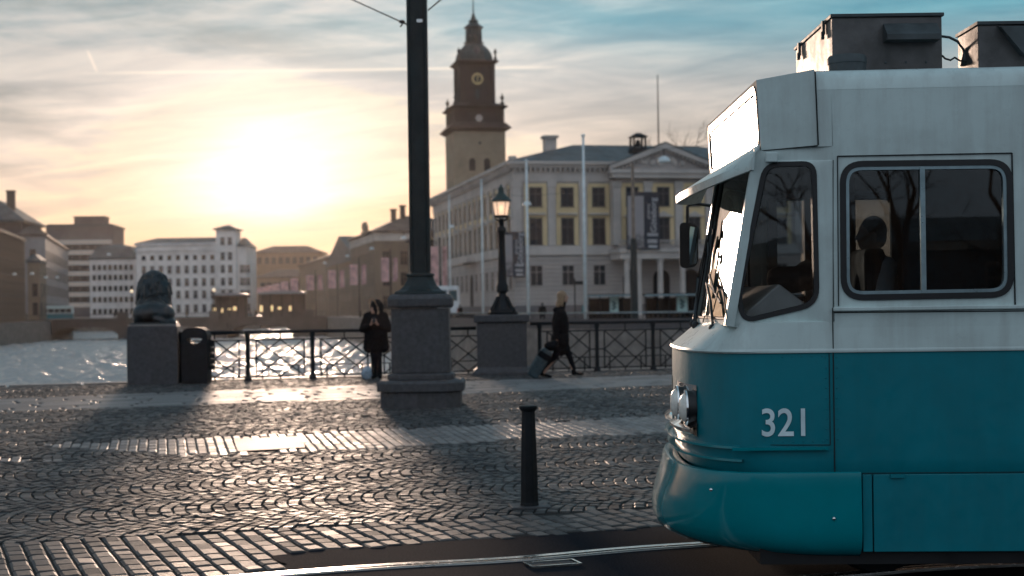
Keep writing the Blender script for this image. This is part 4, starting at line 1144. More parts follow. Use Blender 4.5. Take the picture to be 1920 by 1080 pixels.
coat += [('c', (-0.18, 0, z_(1.32)), (-0.27, -0.04, z_(1.05)), 0.085, 0.078), ('c', (-0.27, -0.04, z_(1.05)), Lh + Vector((-0.045, 0.09, -0.045)), 0.075, 0.050), ('c', (0.18, 0, z_(1.32)), (0.27, -0.04, z_(1.05)), 0.085, 0.078), ('c', (0.27, -0.04, z_(1.05)), Rh + Vector((0.045, 0.09, -0.045)), 0.075, 0.050)]
fig_mesh('coat', coat, M_coat, wm, 0.014, 3)
hood = [('e', hc + Vector((0.035, 0.045, 0.01)), (0.14, 0.14, 0.165)), ('c', (-0.08, 0.0, z_(1.36)), (0.09, 0.02, z_(1.36)), 0.085, 0.09)]
fig_mesh('hood', hood, M_coat, wm, 0.012, 3)
b = MB()
rg_ = random.Random(3)
fc = hc + face_d.normalized() * 0.05
rr_ = face_d.normalized().cross(Vector((0, 0, 1))).normalized(); uu_ = rr_.cross(face_d.normalized())
for k in range(420):
    a_ = rg_.uniform(0, 2 * math.pi); 
    c_ = fc + rr_ * 0.125 * math.cos(a_) + uu_ * 0.160 * math.sin(a_) + Vector((0.02, 0.02, 0.02))
    d_ = (rr_ * math.cos(a_) + uu_ * math.sin(a_) + face_d.normalized() * rg_.uniform(-0.4, 0.8) + Vector((rg_.uniform(-.4, .4), rg_.uniform(-.4, .4), rg_.uniform(-.4, .4)))).normalized()
    s1 = d_.orthogonal().normalized() * 0.007
    b.poly([c_ - s1, c_ + s1, c_ + d_ * rg_.uniform(0.03, 0.06)])
M_fur = pm('pale_fur', (0.50, 0.36, 0.25), 0.8, var=0.3)
b.build('fur_trim', M_fur, wm)
leg = [('c', (-0.08, 0, z_(0.80)), (-0.055, -0.02, z_(0.48)), 0.095, 0.066), ('c', (-0.055, -0.02, z_(0.48)), (-0.05, 0.01, z_(0.14)), 0.064, 0.05), ('c', (0.08, 0, z_(0.80)), (0.062, -0.02, z_(0.48)), 0.095, 0.066), ('c', (0.062, -0.02, z_(0.48)), (0.07, 0.01, z_(0.14)), 0.064, 0.05)]
fig_mesh('trousers', leg, M_trous, wm, 0.014, 2)
for s_ in ((-0.05, -0.06), (0.07, 0.09)):
    fig_mesh('boot', [('c', (s_[0], 0.01, 0.16), (s_[0], 0.02, 0.055), 0.056, 0.052), ('c', (s_[0], 0.01, 0.045), (s_[1], -0.14, 0.036), 0.046, 0.036)], M_coat, wm, 0.012, 2)
b = MB(); b.cbox((-0.003, -0.345, z_(1.25)), (0.072, 0.009, 0.145), rx=rad(-38)); ph = b.build('mobile_phone', M_iron, label='dark phone held up by the person in the fur trimmed hood', cat='phone', loc=(p.x, wy, GZ)); bevel(ph, 0.003)
# carrier bag at her feet
bp = G(687, 711)
bagm = pm('blue_plastic', (0.26, 0.33, 0.40), 0.3, var=0.3, scale=10)
bag = empty('carrier_bag', (bp.x, bp.y + 0.1, GZ), 0.3, 'pale blue plastic carrier bag on the ground beside the standing person', 'bag')
b = MB(); b.loft([[(math.cos(2 * math.pi * k / 14) * r_ * (1 + 0.12 * math.sin(5 * k + zz * 30)), math.sin(2 * math.pi * k / 14) * r_ * 0.6 * (1 + 0.15 * math.cos(3 * k)), zz) for k in range(14)] for r_, zz in ((0.09, 0.0), (0.105, 0.05), (0.11, 0.12), (0.09, 0.19), (0.05, 0.235), (0.02, 0.26))], True, True, True)
bevel(b.build('sack', bagm, bag, smooth=True), 0.01)
b = MB(); b.tube([(-0.035, 0, 0.22), (-0.04, 0, 0.30), (0, 0, 0.35), (0.04, 0, 0.30), (0.035, 0, 0.22)], 0.008, 5); b.build('handle', bagm, bag)

# ---- walking woman pulling a suitcase to the right
p = G(1058, 708); sc2 = p.y / F
def wp(px, py, off=0.0):            # pixel -> local coordinates of the walker (x along the picture)
    c_ = P(px, py, p.y); return Vector((c_.x - p.x, off, c_.z - GZ))
wk = empty('person', (p.x, p.y, GZ), 0, 'blonde person in a black coat walking right and pulling a suitcase', 'person')
hc = wp(1056, 557)
fd = Vector((1, -0.15, -0.05))
hip = wp(1051, 635); sh = wp(1050, 588)
Lf, Rf = wp(1079, 700, 0.08), wp(1022, 704, -0.08)
kneeL, kneeR = wp(1067, 665, 0.07), wp(1041, 668, -0.08)
hpL, hpR = hip + Vector((0, 0.08, 0)), hip + Vector((0, -0.08, 0))
hand = wp(1043, 637, -0.22); elb = wp(1041, 613, -0.22)
hand2 = wp(1064, 632, 0.2); elb2 = wp(1054, 612, 0.22)
body = head_segs(hc, fd, 1.0) + [('c', sh + Vector((0, 0, 0.05)), hc - Vector((0.02, 0, 0.07)), 0.055, 0.05), ('e', (sh + hip) / 2 + Vector((0, 0, 0.03)), (0.11, 0.17, 0.30)), ('e', hip, (0.12, 0.16, 0.14))]
body += [('c', sh + Vector((0, -0.18, -0.02)), elb, 0.05, 0.04), ('c', elb, hand, 0.038, 0.026), ('c', sh + Vector((0, 0.18, -0.02)), elb2, 0.05, 0.04), ('c', elb2, hand2, 0.038, 0.026)]
body += [('c', hpL, kneeL, 0.085, 0.058), ('c', kneeL, Lf + Vector((-0.03, 0, 0.03)), 0.055, 0.04), ('c', hpR, kneeR, 0.085, 0.058), ('c', kneeR, Rf + Vector((-0.04, 0, 0.06)), 0.055, 0.04)]
body += [('c', Lf + Vector((-0.03, 0, 0)), Lf + Vector((0.13, 0, -0.01)), 0.04, 0.03), ('c', Rf + Vector((-0.06, 0, 0.03)), Rf + Vector((0.09, 0, -0.02)), 0.038, 0.028)]
body += hand_segs(hand, (-0.1, 0, -1), 1, 0.75) + hand_segs(hand2, (0.1, 0, -1), -1, 0.35)
fig_mesh('body', body, M_skin, wk, 0.012, 2)
coat = [('c', sh + Vector((0, -0.14, -0.01)), sh + Vector((0, 0.14, -0.01)), 0.10, 0.10), ('c', sh + Vector((0.0, 0, 0.02)), hc - Vector((0.015, 0, 0.12)), 0.10, 0.075), ('e', (sh + hip) / 2 + Vector((0.0, 0, 0.04)), (0.175, 0.22, 0.34)), ('e', hip + Vector((-0.01, 0, -0.02)), (0.19, 0.21, 0.22))]
coat += [('c', hip, hip + Vector((0.09, 0.03, -0.22)), 0.17, 0.11), ('c', hip, hip + Vector((-0.10, -0.03, -0.20)), 0.17, 0.11), ('c', hip, hip + Vector((0.0, 0, -0.22)), 0.17, 0.13)]
coat += [('c', sh + Vector((0, -0.18, -0.02)), elb, 0.085, 0.068), ('c', elb, hand + Vector((0, 0, 0.04)), 0.066, 0.048), ('c', sh + Vector((0, 0.18, -0.02)), elb2, 0.085, 0.068), ('c', elb2, hand2 + Vector((0, 0, 0.04)), 0.066, 0.048)]
coat += [('e', sh + Vector((-0.03, 0, 0.075)), (0.12, 0.15, 0.07))]
fig_mesh('coat', coat, M_coat, wk, 0.014, 3)
hair = [('c', hc + Vector((-0.06, -0.04, -0.02)), hc + Vector((-0.11, -0.05, -0.22)), 0.06, 0.025), ('c', hc + Vector((-0.06, 0.04, -0.02)), hc + Vector((-0.10, 0.05, -0.20)), 0.06, 0.025), ('c', hc + Vector((-0.08, 0, -0.05)), hc + Vector((-0.14, 0, -0.17)), 0.05, 0.02), ('e', hc + Vector((-0.028, 0, 0.028)), (0.105, 0.096, 0.105)), ('c', hc + Vector((-0.05, 0, 0.0)), hc + Vector((-0.085, 0, -0.16)), 0.085, 0.05), ('c', hc + Vector((-0.01, -0.06, 0.0)), hc + Vector((-0.03, -0.075, -0.16)), 0.045, 0.03), ('c', hc + Vector((-0.01, 0.06, 0.0)), hc + Vector((-0.03, 0.075, -0.16)), 0.045, 0.03)]
fig_mesh('hair', hair, M_hair_b, wk, 0.010, 2)
fig_mesh('trousers', [('c', hpL, kneeL, 0.10, 0.072), ('c', kneeL, Lf + Vector((-0.03, 0, 0.09)), 0.068, 0.05), ('c', hpR, kneeR, 0.10, 0.072), ('c', kneeR, Rf + Vector((-0.05, 0, 0.12)), 0.068, 0.05)], M_trous, wk, 0.013, 2)
fig_mesh('shoe', [('c', Lf + Vector((-0.035, 0, 0.05)), Lf + Vector((-0.03, 0, 0.0)), 0.052, 0.045), ('c', Lf + Vector((-0.03, 0, -0.005)), Lf + Vector((0.14, 0, -0.015)), 0.045, 0.032)], M_coat, wk, 0.011, 2)
fig_mesh('shoe', [('c', Rf + Vector((-0.055, 0, 0.09)), Rf + Vector((-0.06, 0, 0.03)), 0.05, 0.044), ('c', Rf + Vector((-0.06, 0, 0.025)), Rf + Vector((0.10, 0, -0.02)), 0.043, 0.032)], M_coat, wk, 0.011, 2)
# suitcase leaning back, on wheels
M_case = pm('suitcase_blue_grey', (0.022, 0.042, 0.052), 0.32, var=0.2, scale=12, bump=0.15)
sy = -0.30
c0_ = wp(990, 704, sy); 
top_ = wp(1028, 648, sy)
dv = (top_ - wp(996, 700, sy)); ang_ = math.atan2(dv.z, dv.x)
sc_o = empty('suitcase', (p.x + wp(996, 700)[0], p.y + sy, GZ + 0.045), 0, 'blue grey wheeled suitcase tilted on its wheels behind the walking person', 'suitcase')
tilt = Matrix.Rotation(-(ang_ - rad(90)), 4, 'Y')
def sp(x, y, z): return tilt @ Vector((x, y, z))
b = MB()
prf = rounded([(-0.12, 0), (0.12, 0), (0.12, 0.62), (-0.12, 0.62)], 0.06, 4)
b.loft([[sp(x, y_, z) for x, z in (prf if abs(y_) < 0.2 else inset(prf, 0.018))] for y_ in (-0.215, -0.195, 0, 0.195, 0.215)], True, True, True)
for k in range(5): b.bar(sp(-0.125, -0.15 + k * 0.075, 0.08), sp(-0.125, -0.15 + k * 0.075, 0.55), 0.012)
shell = b.build('shell', M_case, sc_o); bevel(shell, 0.008)
b = MB(); b.loft([[sp(x * 1.04, y_, z) for x, z in rounded([(-0.125, 0.42), (0.125, 0.42), (0.125, 0.54), (-0.125, 0.54)], 0.01, 1)] for y_ in (-0.22, 0.22)], True, True, True); b.build('strap', M_coat, sc_o)
for s_ in (-1, 1):
    b = MB(); c_ = sp(0.10, s_ * 0.17, -0.02)
    b.loft([[c_ + Vector((0.045 * math.cos(2 * math.pi * k / 14), y_, 0.045 * math.sin(2 * math.pi * k / 14))) for k in range(14)] for y_ in (-0.014, 0.014)], True, True, True); b.build('wheel', M_rub, sc_o)
hl = Vector((hand.x + p.x, 0, hand.z)) - Vector((sc_o.location.x, 0, 0.045)); hl = Vector((hl.x, 0.08, hl.z - 0.03))
b = MB()
for s_ in (-1, 1): b.tube([sp(0.10, s_ * 0.07, 0.60), hl + Vector((0, s_ * 0.07, 0))], 0.009, 6)
b.tube([hl + Vector((0, -0.075, 0)), hl + Vector((0, 0.075, 0))], 0.014, 6); b.build('pull_handle', M_alu, sc_o)
tb = fig_mesh('travel_bag', [('e', sp(0.02, 0, 0.72), (0.15, 0.2, 0.10)), ('e', sp(0.05, 0, 0.80), (0.09, 0.14, 0.07))], M_coat, None, 0.014, 2)
tb.location = sc_o.location; tag(tb, 'black soft bag strapped on top of the wheeled suitcase', 'bag')

# ---- driver in the cab
dr = empty('person', TW(2.30, 1.40, 1.30), 0, 'driver in pale shirt and dark waistcoat seated inside the tram cab', 'person')
hcx = P(1633, 440, TW(2.3, 1.40, 0).y); L = lambda v_: Vector(v_) 
o_ = dr.location
hc = hcx - o_
fd = Vector((-1, -0.1, -0.05))
body = head_segs(hc, fd, 1.05) + [('c', hc + Vector((0.03, 0, -0.17)), hc + Vector((0.01, 0, -0.08)), 0.06, 0.055), ('e', hc + Vector((0.04, 0, -0.38)), (0.12, 0.19, 0.24)), ('e', hc + Vector((0.05, 0, -0.60)), (0.14, 0.18, 0.12))]
s1_, s2_ = hc + Vector((0.05, -0.20, -0.24)), hc + Vector((0.05, 0.20, -0.24))
for s_, y_ in ((s1_, -1), (s2_, 1)):
    e_ = s_ + Vector((-0.04, y_ * 0.05, -0.28)); h_ = e_ + Vector((-0.26, -y_ * 0.06, 0.02))
    body += [('c', s_, e_, 0.055, 0.045), ('c', e_, h_, 0.042, 0.028)] + hand_segs(h_, (-1, 0, -0.2), y_, 0.6)
body += [('c', hc + Vector((0.02, y_ * 0.1, -0.64)), hc + Vector((-0.40, y_ * 0.13, -0.62)), 0.09, 0.065) for y_ in (-1, 1)]
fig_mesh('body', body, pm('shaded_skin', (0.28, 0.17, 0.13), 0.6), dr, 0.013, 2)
fig_mesh('hair', [('e', hc + Vector((0.018, 0, 0.03)), (0.098, 0.086, 0.105)), ('e', hc + Vector((0.05, 0, -0.02)), (0.06, 0.078, 0.08))], M_hair_d, dr, 0.012, 2)
M_shirt = pm('pale_shirt', (0.80, 0.82, 0.86), 0.7, var=0.08)
sg_ = [('e', hc + Vector((0.04, 0, -0.38)), (0.145, 0.205, 0.26)), ('c', hc + Vector((0.03, 0, -0.2)), hc + Vector((0.02, 0, -0.15)), 0.085, 0.07)]
for s_, y_ in ((s1_, -1), (s2_, 1)): sg_ += [('c', s_, s_ + Vector((-0.03, y_ * 0.04, -0.2)), 0.085, 0.078)]
fig_mesh('shirt', sg_, M_shirt, dr, 0.013, 3)
fig_mesh('waistcoat', [('e', hc + Vector((0.03, 0, -0.40)), (0.155, 0.19, 0.27)), ('c', hc + Vector((0.03, -0.11, -0.22)), hc + Vector((0.04, -0.13, -0.36)), 0.075, 0.09), ('c', hc + Vector((0.03, 0.11, -0.22)), hc + Vector((0.04, 0.13, -0.36)), 0.075, 0.09)], M_coat, dr, 0.013, 3)

# ================================================================ lion on its pedestal, litter bin
p = G(275, 722); s_ = p.y / F
pc = Vector((p.x, p.y + 0.62, GZ)); scl = (p.y) / F
hw = 46.5 * scl; hp = 110 * scl
ped = empty('stone_pedestal', pc, 0.19, 'plain grey granite pedestal under the bronze lion by the water', 'pedestal')
b = MB(); b.box((-hw, -0.62, -0.1), (hw, 1.3, hp)); bevel(b.build('block', M_granite, ped), 0.02)
b = MB(); b.box((-hw + 0.02, -0.60, hp + 0.002), (hw - 0.02, 1.28, hp + 0.04)); bevel(b.build('top_slab', M_granite_l, ped), 0.012)
# bronze lion, lying, seen from behind
k_ = scl; lz = hp + 0.04
li = empty('lion_statue', pc + Vector((0.0, 0, lz)), 0.21, 'dark bronze statue of a lying lion seen from behind on the granite pedestal', 'statue')
segs = [('e', (0.0, 0.0, 0.22), (0.30, 0.42, 0.24)), ('e', (-0.20, -0.12, 0.19), (0.22, 0.30, 0.21)), ('e', (0.21, -0.12, 0.19), (0.22, 0.30, 0.21)), ('e', (0, 0.5, 0.28), (0.26, 0.45, 0.28)), ('e', (0, 0.75, 0.42), (0.28, 0.28, 0.36)),
        ('c', (-0.30, -0.25, 0.08), (-0.33, 0.25, 0.06), 0.09, 0.075), ('c', (0.31, -0.25, 0.08), (0.34, 0.25, 0.06), 0.09, 0.075), ('e', (-0.34, 0.30, 0.05), (0.07, 0.10, 0.06)), ('e', (0.35, 0.30, 0.05), (0.07, 0.10, 0.06)),
        ('c', (-0.18, 0.9, 0.10), (-0.20, 1.22, 0.07), 0.10, 0.08), ('c', (0.18, 0.9, 0.10), (0.20, 1.22, 0.07), 0.10, 0.08),
        ('c', (0.05, -0.38, 0.10), (0.24, -0.44, 0.045), 0.05, 0.04), ('c', (0.24, -0.44, 0.045), (0.40, -0.30, 0.045), 0.04, 0.035), ('c', (0.40, -0.30, 0.045), (0.41, -0.12, 0.06), 0.035, 0.05),
        ('e', (0.0, 1.02, 0.86), (0.14, 0.20, 0.15)), ('e', (0, 1.18, 0.78), (0.09, 0.10, 0.08)), ('c', (-0.13, 0.92, 0.98), (-0.14, 0.92, 1.0), 0.04, 0.035), ('c', (0.13, 0.92, 0.98), (0.14, 0.92, 1.0), 0.04, 0.035)]
fig_mesh('body', segs, M_bronze, li, 0.02, 3)
rg_ = random.Random(5)
mane = [('e', (0, 0.74, 0.62), (0.35, 0.32, 0.40)), ('e', (0, 0.80, 0.90), (0.25, 0.24, 0.20)), ('e', (0, 0.66, 0.38), (0.37, 0.28, 0.24))]
for k in range(60):
    a_ = rg_.uniform(-1.3, 1.3); z0_ = rg_.uniform(0.45, 1.02)
    rad_ = 0.35 * math.sqrt(max(1 - ((z0_ - 0.62) / 0.46) ** 2, 0.05))
    c_ = Vector((rad_ * math.sin(a_), 0.78 - rad_ * math.cos(a_), z0_)); 
    mane.append(('c', c_, c_ + Vector((0.04 * math.sin(a_), -0.01, -0.16)), 0.035, 0.018))
fig_mesh('mane', mane, M_bronze, li, 0.016, 1)
b = MB(); b.box((-0.44, -0.50, -0.0), (0.45, 1.36, 0.035)); bevel(b.build('plinth', M_bronze, li), 0.01)
for o in li.children:
    o.scale = (k_ * 92, k_ * 92, k_ * 92) if False else (1.0, 1.0, 1.0)

bn_ = G(365, 720); bw = 24.5 * bn_.y / F; bh = 106 * bn_.y / F
bin_ = empty('litter_bin', (bn_.x, bn_.y + 0.2, GZ), 0, 'dark metal litter bin with an arched top and open mouth beside the lion pedestal', 'litter bin')
b = MB()
outl = [(-bw, 0.03), (bw, 0.03), (bw, bh * 0.86), (bw * 0.86, bh * 0.95), (bw * 0.5, bh * 0.995), (0, bh), (-bw * 0.5, bh * 0.995), (-bw * 0.86, bh * 0.95), (-bw, bh * 0.86)]
mouth = [(-bw * 0.62, bh * 0.80), (-bw * 0.5, bh * 0.75), (-bw * 0.2, bh * 0.715), (bw * 0.2, bh * 0.715), (bw * 0.5, bh * 0.75), (bw * 0.62, bh * 0.80), (bw * 0.3, bh * 0.815), (-bw * 0.3, bh * 0.815)]
b.plate(outl, [mouth], lambda p_: Vector((p_[0], -0.2, p_[1])), lambda p_: Vector((p_[0], 0.2, p_[1]))); bevel(b.build('shell', M_iron, bin_), 0.02, 3)
b = MB(); b.box((-bw * 1.05, -0.215, bh * 0.70), (bw * 1.05, -0.201, bh * 0.70 + 0.012)); b.box((-bw * 0.98, -0.18, 0.0), (bw * 0.98, 0.18, 0.028)); b.build('trim', M_iron, bin_)
b = MB(); hx = bw + 0.055
hol = [rounded([(-0.03 + sx_ * 0.045, 0.14 + k * 0.115), (0.0 + sx_ * 0.045, 0.14 + k * 0.115), (0.0 + sx_ * 0.045, 0.17 + k * 0.115), (-0.03 + sx_ * 0.045, 0.17 + k * 0.115)], 0.013, 2) for k in range(4) for sx_ in (0, 1)]
b.plate([(-0.045, 0.05), (0.06, 0.05), (0.06, 0.62), (-0.045, 0.66)], hol, lambda p_: Vector((hx + p_[0], -0.05, p_[1] + 0.22)), lambda p_: Vector((hx + p_[0], 0.0, p_[1] + 0.22))); b.build('ash_holder', M_iron, bin_)

# ================================================================ lattice railings
PED2 = G(942, 704)
def rail_run(name, label, px0, px1, first, spacing_m, seed, hgt):
    """lattice railing between two pixel columns along the quay edge line"""
    dirx = Vector((EB.x - EA.x, EB.y - EA.y)).normalized()
    def at_px(px):
        rx, _ = ray(px, 700)
        # intersection with the edge line
        k = (rx * EA.y - EA.x) / (dirx.x - rx * dirx.y)
        return k
    k0, k1, kf = at_px(px0), at_px(px1), at_px(first)
    A_ = Vector((EA.x, EA.y, GZ)) + Vector((dirx.x, dirx.y, 0)) * k0
    root = empty(name, A_, math.atan2(dirx.y, dirx.x), label, 'railing', 'lattice railings along the quay')
    Lr = k1 - k0
    posts = []
    x = (kf - k0) - spacing_m * 20
    while x < Lr + 0.3:
        if x > -0.2: posts.append(x)
        x += spacing_m
    b = MB(); b.tube([(0, 0, hgt), (Lr, 0, hgt)], 0.036, 8); b.build('top_rail', M_iron, root, smooth=True)
    b = MB(); b.lathe((0, 0, 0), [(0.085, -0.02), (0.075, 0.05), (0.048, 0.10), (0.044, hgt - 0.12), (0.06, hgt - 0.06), (0.062, hgt)], 8)
    pm_ = None
    for x in posts:
        if x > Lr: break
        if pm_ is None: pm_ = b.build('post', M_iron, root); pm_.location = (x, 0, 0)
        else: o = pm_.copy(); COL.objects.link(o); o.location = (x, 0, 0)
    b = MB(); W_ = spacing_m; x0_, x1_ = W_ * 0.13, W_ * 0.87; zb_, zt_ = 0.085, hgt * 0.84; xm = W_ / 2; zm = (zb_ + zt_) / 2
    th = 0.027
    for z in (zb_, zt_): b.bar((0.02, 0, z), (W_ - 0.02, 0, z), th)
    b.bar((0.03, 0.006, hgt * 0.30), (W_ - 0.03, 0.006, hgt * 0.30), 0.02)
    for x in (x0_, x1_): b.bar((x, 0, zb_ - 0.03), (x, 0, zt_), th)
    b.bar((xm, 0, zt_), (xm, 0, hgt), th); b.bar((xm, 0, 0.02), (xm, 0, zb_), th)
    for xx in (x0_ + 0.12, x1_ - 0.12): b.bar((xx, 0, 0.03), (xx, 0, hgt * 0.30), th)
    for xa, xb in ((x0_, xm), (xm, x1_)):
        for za, zb2 in ((zb_, zm), (zm, zt_)):
            b.bar((xa, -0.008, za), (xb, -0.008, zb2), th * 0.95); b.bar((xa, 0.008, zb2), (xb, 0.008, za), th * 0.95)
    for xx, zz in ((xm, zm), (xm, zt_), (xm, zb_), (x0_, zm), (x1_, zm)): b.cbox((xx, 0, zz), (0.045, 0.03, 0.045), ry=rad(45))
    b.bar((0.0, 0, zm), (x0_, 0, zm), th); b.bar((x1_, 0, zm), (W_, 0, zm), th)
    pn = None
    for x in posts[:-1] if posts[-1] > Lr - 0.5 else posts:
        if x + W_ > Lr + 0.9: break
        if pn is None: pn = b.build('lattice_panel', M_iron, root); pn.location = (x, 0, 0)
        else: o = pn.copy(); COL.objects.link(o); o.location = (x, 0, 0)
    return root
rail_run('iron_railing', 'black iron lattice railing running left of the lamp pedestal behind the great pole', 330, 893, 465, 1.315, 1, 0.985)
rail_run('iron_railing', 'black iron lattice railing running right from the lamp pedestal behind the tram', 995, 1640, 1120, 1.30, 2, 1.06)

# ================================================================ gas style lamp on a granite pedestal
ys = PED2.y; sc3 = ys / F
lp = empty('stone_pedestal', (PED2.x, ys + 0.5, GZ), 0, 'broad granite pedestal with a capping slab carrying the lit lamp post', 'pedestal')
hwp = 47 * sc3; H_ = 100 * sc3
b = MB(); b.loft([[(x * (hwp + e_), y * (0.5 + e_) , z) for x, y in ((-1, -1), (1, -1), (1, 1), (-1, 1))] for e_, z in ((0.10, -0.1), (0.10, 0.08), (0.0, 0.16), (0.0, H_ - 0.005))], True, True, True); bevel(b.build('block', M_granite, lp), 0.02)
b = MB(); b.box((-hwp - 0.06, -0.56, H_), (hwp + 0.05, 0.56, H_ + 0.155)); bevel(b.build('capping_slab', M_granite, lp), 0.02)
zb_ = GZ + H_ + 0.155
la = empty('street_lamp', (PED2.x + 0.02, ys + 0.5, zb_), 0, 'ornate black cast iron lamp post with a lit glass lantern standing on the granite pedestal', 'street lamp')
s3 = (ys + 0.5) / F
py0 = 593
def lz_(y): return (py0 - y) * s3
b = MB(); b.lathe((0, 0, 0), [(0.32, 0), (0.33, 0.05), (0.27, 0.08), (0.24, 0.14), (0.20, lz_(575)), (0.13, lz_(563)), (0.09, lz_(556)), (0.085, lz_(553)), (0.135, lz_(549)), (0.13, lz_(540)), (0.10, lz_(534)), (0.095, lz_(520)), (0.088, lz_(512)), (0.075, lz_(470)), (0.072, lz_(440)), (0.10, lz_(437)), (0.095, lz_(431)), (0.05, lz_(427)), (0.06, lz_(420)), (0.09, lz_(416)), (0.03, lz_(413))], 12)
for k in range(4):
    a_ = k * math.pi / 2 + math.pi / 4
    b.tube([(0.14 * math.cos(a_), 0.14 * math.sin(a_), lz_(560)), (0.24 * math.cos(a_), 0.24 * math.sin(a_), lz_(574)), (0.34 * math.cos(a_), 0.34 * math.sin(a_), 0.10), (0.36 * math.cos(a_), 0.36 * math.sin(a_), 0.03)], 0.035, 6)
b.build('column', M_iron, la, auto=40)
b = MB()
for k in range(6):
    a_ = k * math.pi / 3 + 0.3
    b.tube([(0.04 * math.cos(a_), 0.04 * math.sin(a_), lz_(418)), (0.13 * math.cos(a_), 0.13 * math.sin(a_), lz_(415)), (0.145 * math.cos(a_), 0.145 * math.sin(a_), lz_(409))], 0.012, 5)
b.lathe((0, 0, 0), [(0.145, lz_(411)), (0.155, lz_(409)), (0.145, lz_(407))], 12)
for k in range(6):
    a_ = k * math.pi / 3
    b.bar((0.135 * math.cos(a_), 0.135 * math.sin(a_), lz_(409)), (0.185 * math.cos(a_), 0.185 * math.sin(a_), lz_(381)), 0.012)
b.build('lantern_frame', M_iron, la)
mlg = bpy.data.materials.new('lit_lantern_glass'); mlg.use_nodes = True; q_ = mlg.node_tree.nodes['Principled BSDF']
q_.inputs['Base Color'].default_value = (0.8, 0.6, 0.45, 1); q_.inputs['Roughness'].default_value = 0.2; q_.inputs['Transmission Weight'].default_value = 0.5
q_.inputs['Emission Color'].default_value = (1.0, 0.68, 0.48, 1); q_.inputs['Emission Strength'].default_value = 0.5
b = MB(); b.lathe((0, 0, 0), [(0.13, lz_(408)), (0.178, lz_(381))], 6, ph=0.0); b.build('lantern_glass', mlg, la)
b = MB(); b.lathe((0, 0, 0), [(0.03, lz_(400)), (0.05, lz_(395)), (0.03, lz_(388))], 8); b.build('burner', emis('lamp_light', (1, 0.7, 0.45), 1.6), la)
M_cop = pm('green_copper', (0.02, 0.042, 0.042), 0.5, metal=0.2, var=0.25, scale=10)
b = MB(); b.lathe((0, 0, 0), [(0.19, lz_(382)), (0.225, lz_(380)), (0.20, lz_(377)), (0.12, lz_(371)), (0.075, lz_(366)), (0.065, lz_(364)), (0.06, lz_(358)), (0.07, lz_(357)), (0.03, lz_(353)), (0.008, lz_(349))], 12); b.build('lantern_roof', M_cop, la, auto=40)

# ================================================================ buildings
M_pane = pm('dark_window_pane', (0.012, 0.014, 0.018), 0.25, var=0.2, spec=0.3)
M_panel_ = pm('lit_window_pane', (0.05, 0.055, 0.06), 0.15, var=0.2, spec=0.7)
M_wfr = pm('window_frame_grey', (0.07, 0.07, 0.075), 0.6)
M_wfw = pm('window_frame_white', (0.5, 0.5, 0.5), 0.6)
M_slate = pm('slate_roof', (0.055, 0.07, 0.078), 0.55, var=0.25, scale=0.5)
M_tile = pm('tile_roof', (0.10, 0.075, 0.065), 0.75, var=0.25, scale=0.5)
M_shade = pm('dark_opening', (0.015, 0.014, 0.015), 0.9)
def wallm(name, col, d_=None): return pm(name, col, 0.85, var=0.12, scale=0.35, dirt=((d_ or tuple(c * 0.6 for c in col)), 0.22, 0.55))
def window_proto(name, w_, h_, mats, style='cross', parent=None, sur=0.0):
    """frame with glazing bars, recessed pane behind; local x right, z up from the sill, y=0 wall face"""
    fr_, pn_ = mats
    b = MB(); t_ = max(min(w_, h_) * 0.07, 0.05)
    e_ = sur
    for s in (-1, 1): b.box((s * w_ / 2 - (t_ + e_) / 2, -0.05 - e_ * 0.4, -t_), (s * w_ / 2 + (t_ + e_) / 2, 0.02, h_ + t_))
    b.box((-w_ / 2 - e_, -0.07 - e_ * 0.5, h_), (w_ / 2 + e_, 0.02, h_ + t_ + e_)); b.box((-w_ / 2 - t_ - e_, -0.12 - e_ * 0.5, -t_ - e_ * 0.6), (w_ / 2 + t_ + e_, 0.02, 0))
    if style in ('cross', 't'):
        b.box((-t_ / 3, -0.035, 0), (t_ / 3, 0.02, h_)); b.box((-w_ / 2, -0.038, h_ * 0.66), (w_ / 2, 0.02, h_ * 0.66 + t_ * 0.7))
    o = b.build('window', fr_, parent)
    b = MB(); b.poly([(-w_ / 2, -0.015, 0), (w_ / 2, -0.015, 0), (w_ / 2, -0.015, h_), (-w_ / 2, -0.015, h_)])
    c = b.build('pane', pn_, o)
    return o
def put_copy(proto, loc, rz=0.0, parent=None, first=False):
    o = proto if first else proto.copy()
    if not first: COL.objects.link(o)
    o.parent = parent; o.location = loc; o.rotation_euler = (0, 0, rz)
    if not first:
        for ch in proto.children:
            c = ch.copy(); COL.objects.link(c); c.parent = o
    return o
def win_grid(root, proto, cols, rows, face, W_, D_, cnt):
    """face 'front' (y=0, looks to -y), 'left' (x=0, looks to -x), 'right' (x=W)"""
    for c in cols:
        for r in rows:
            loc, rz = {'front': ((c, 0, r), 0.0), 'left': ((0, c, r), -math.pi / 2), 'right': ((W_, c, r), math.pi / 2)}[face]
            put_copy(proto, loc, rz, root, first=(cnt[0] == 0)); cnt[0] += 1
def lin(a, b_, n): return [a + (b_ - a) * k / (n - 1) for k in range(n)] if n > 1 else [(a + b_) / 2]
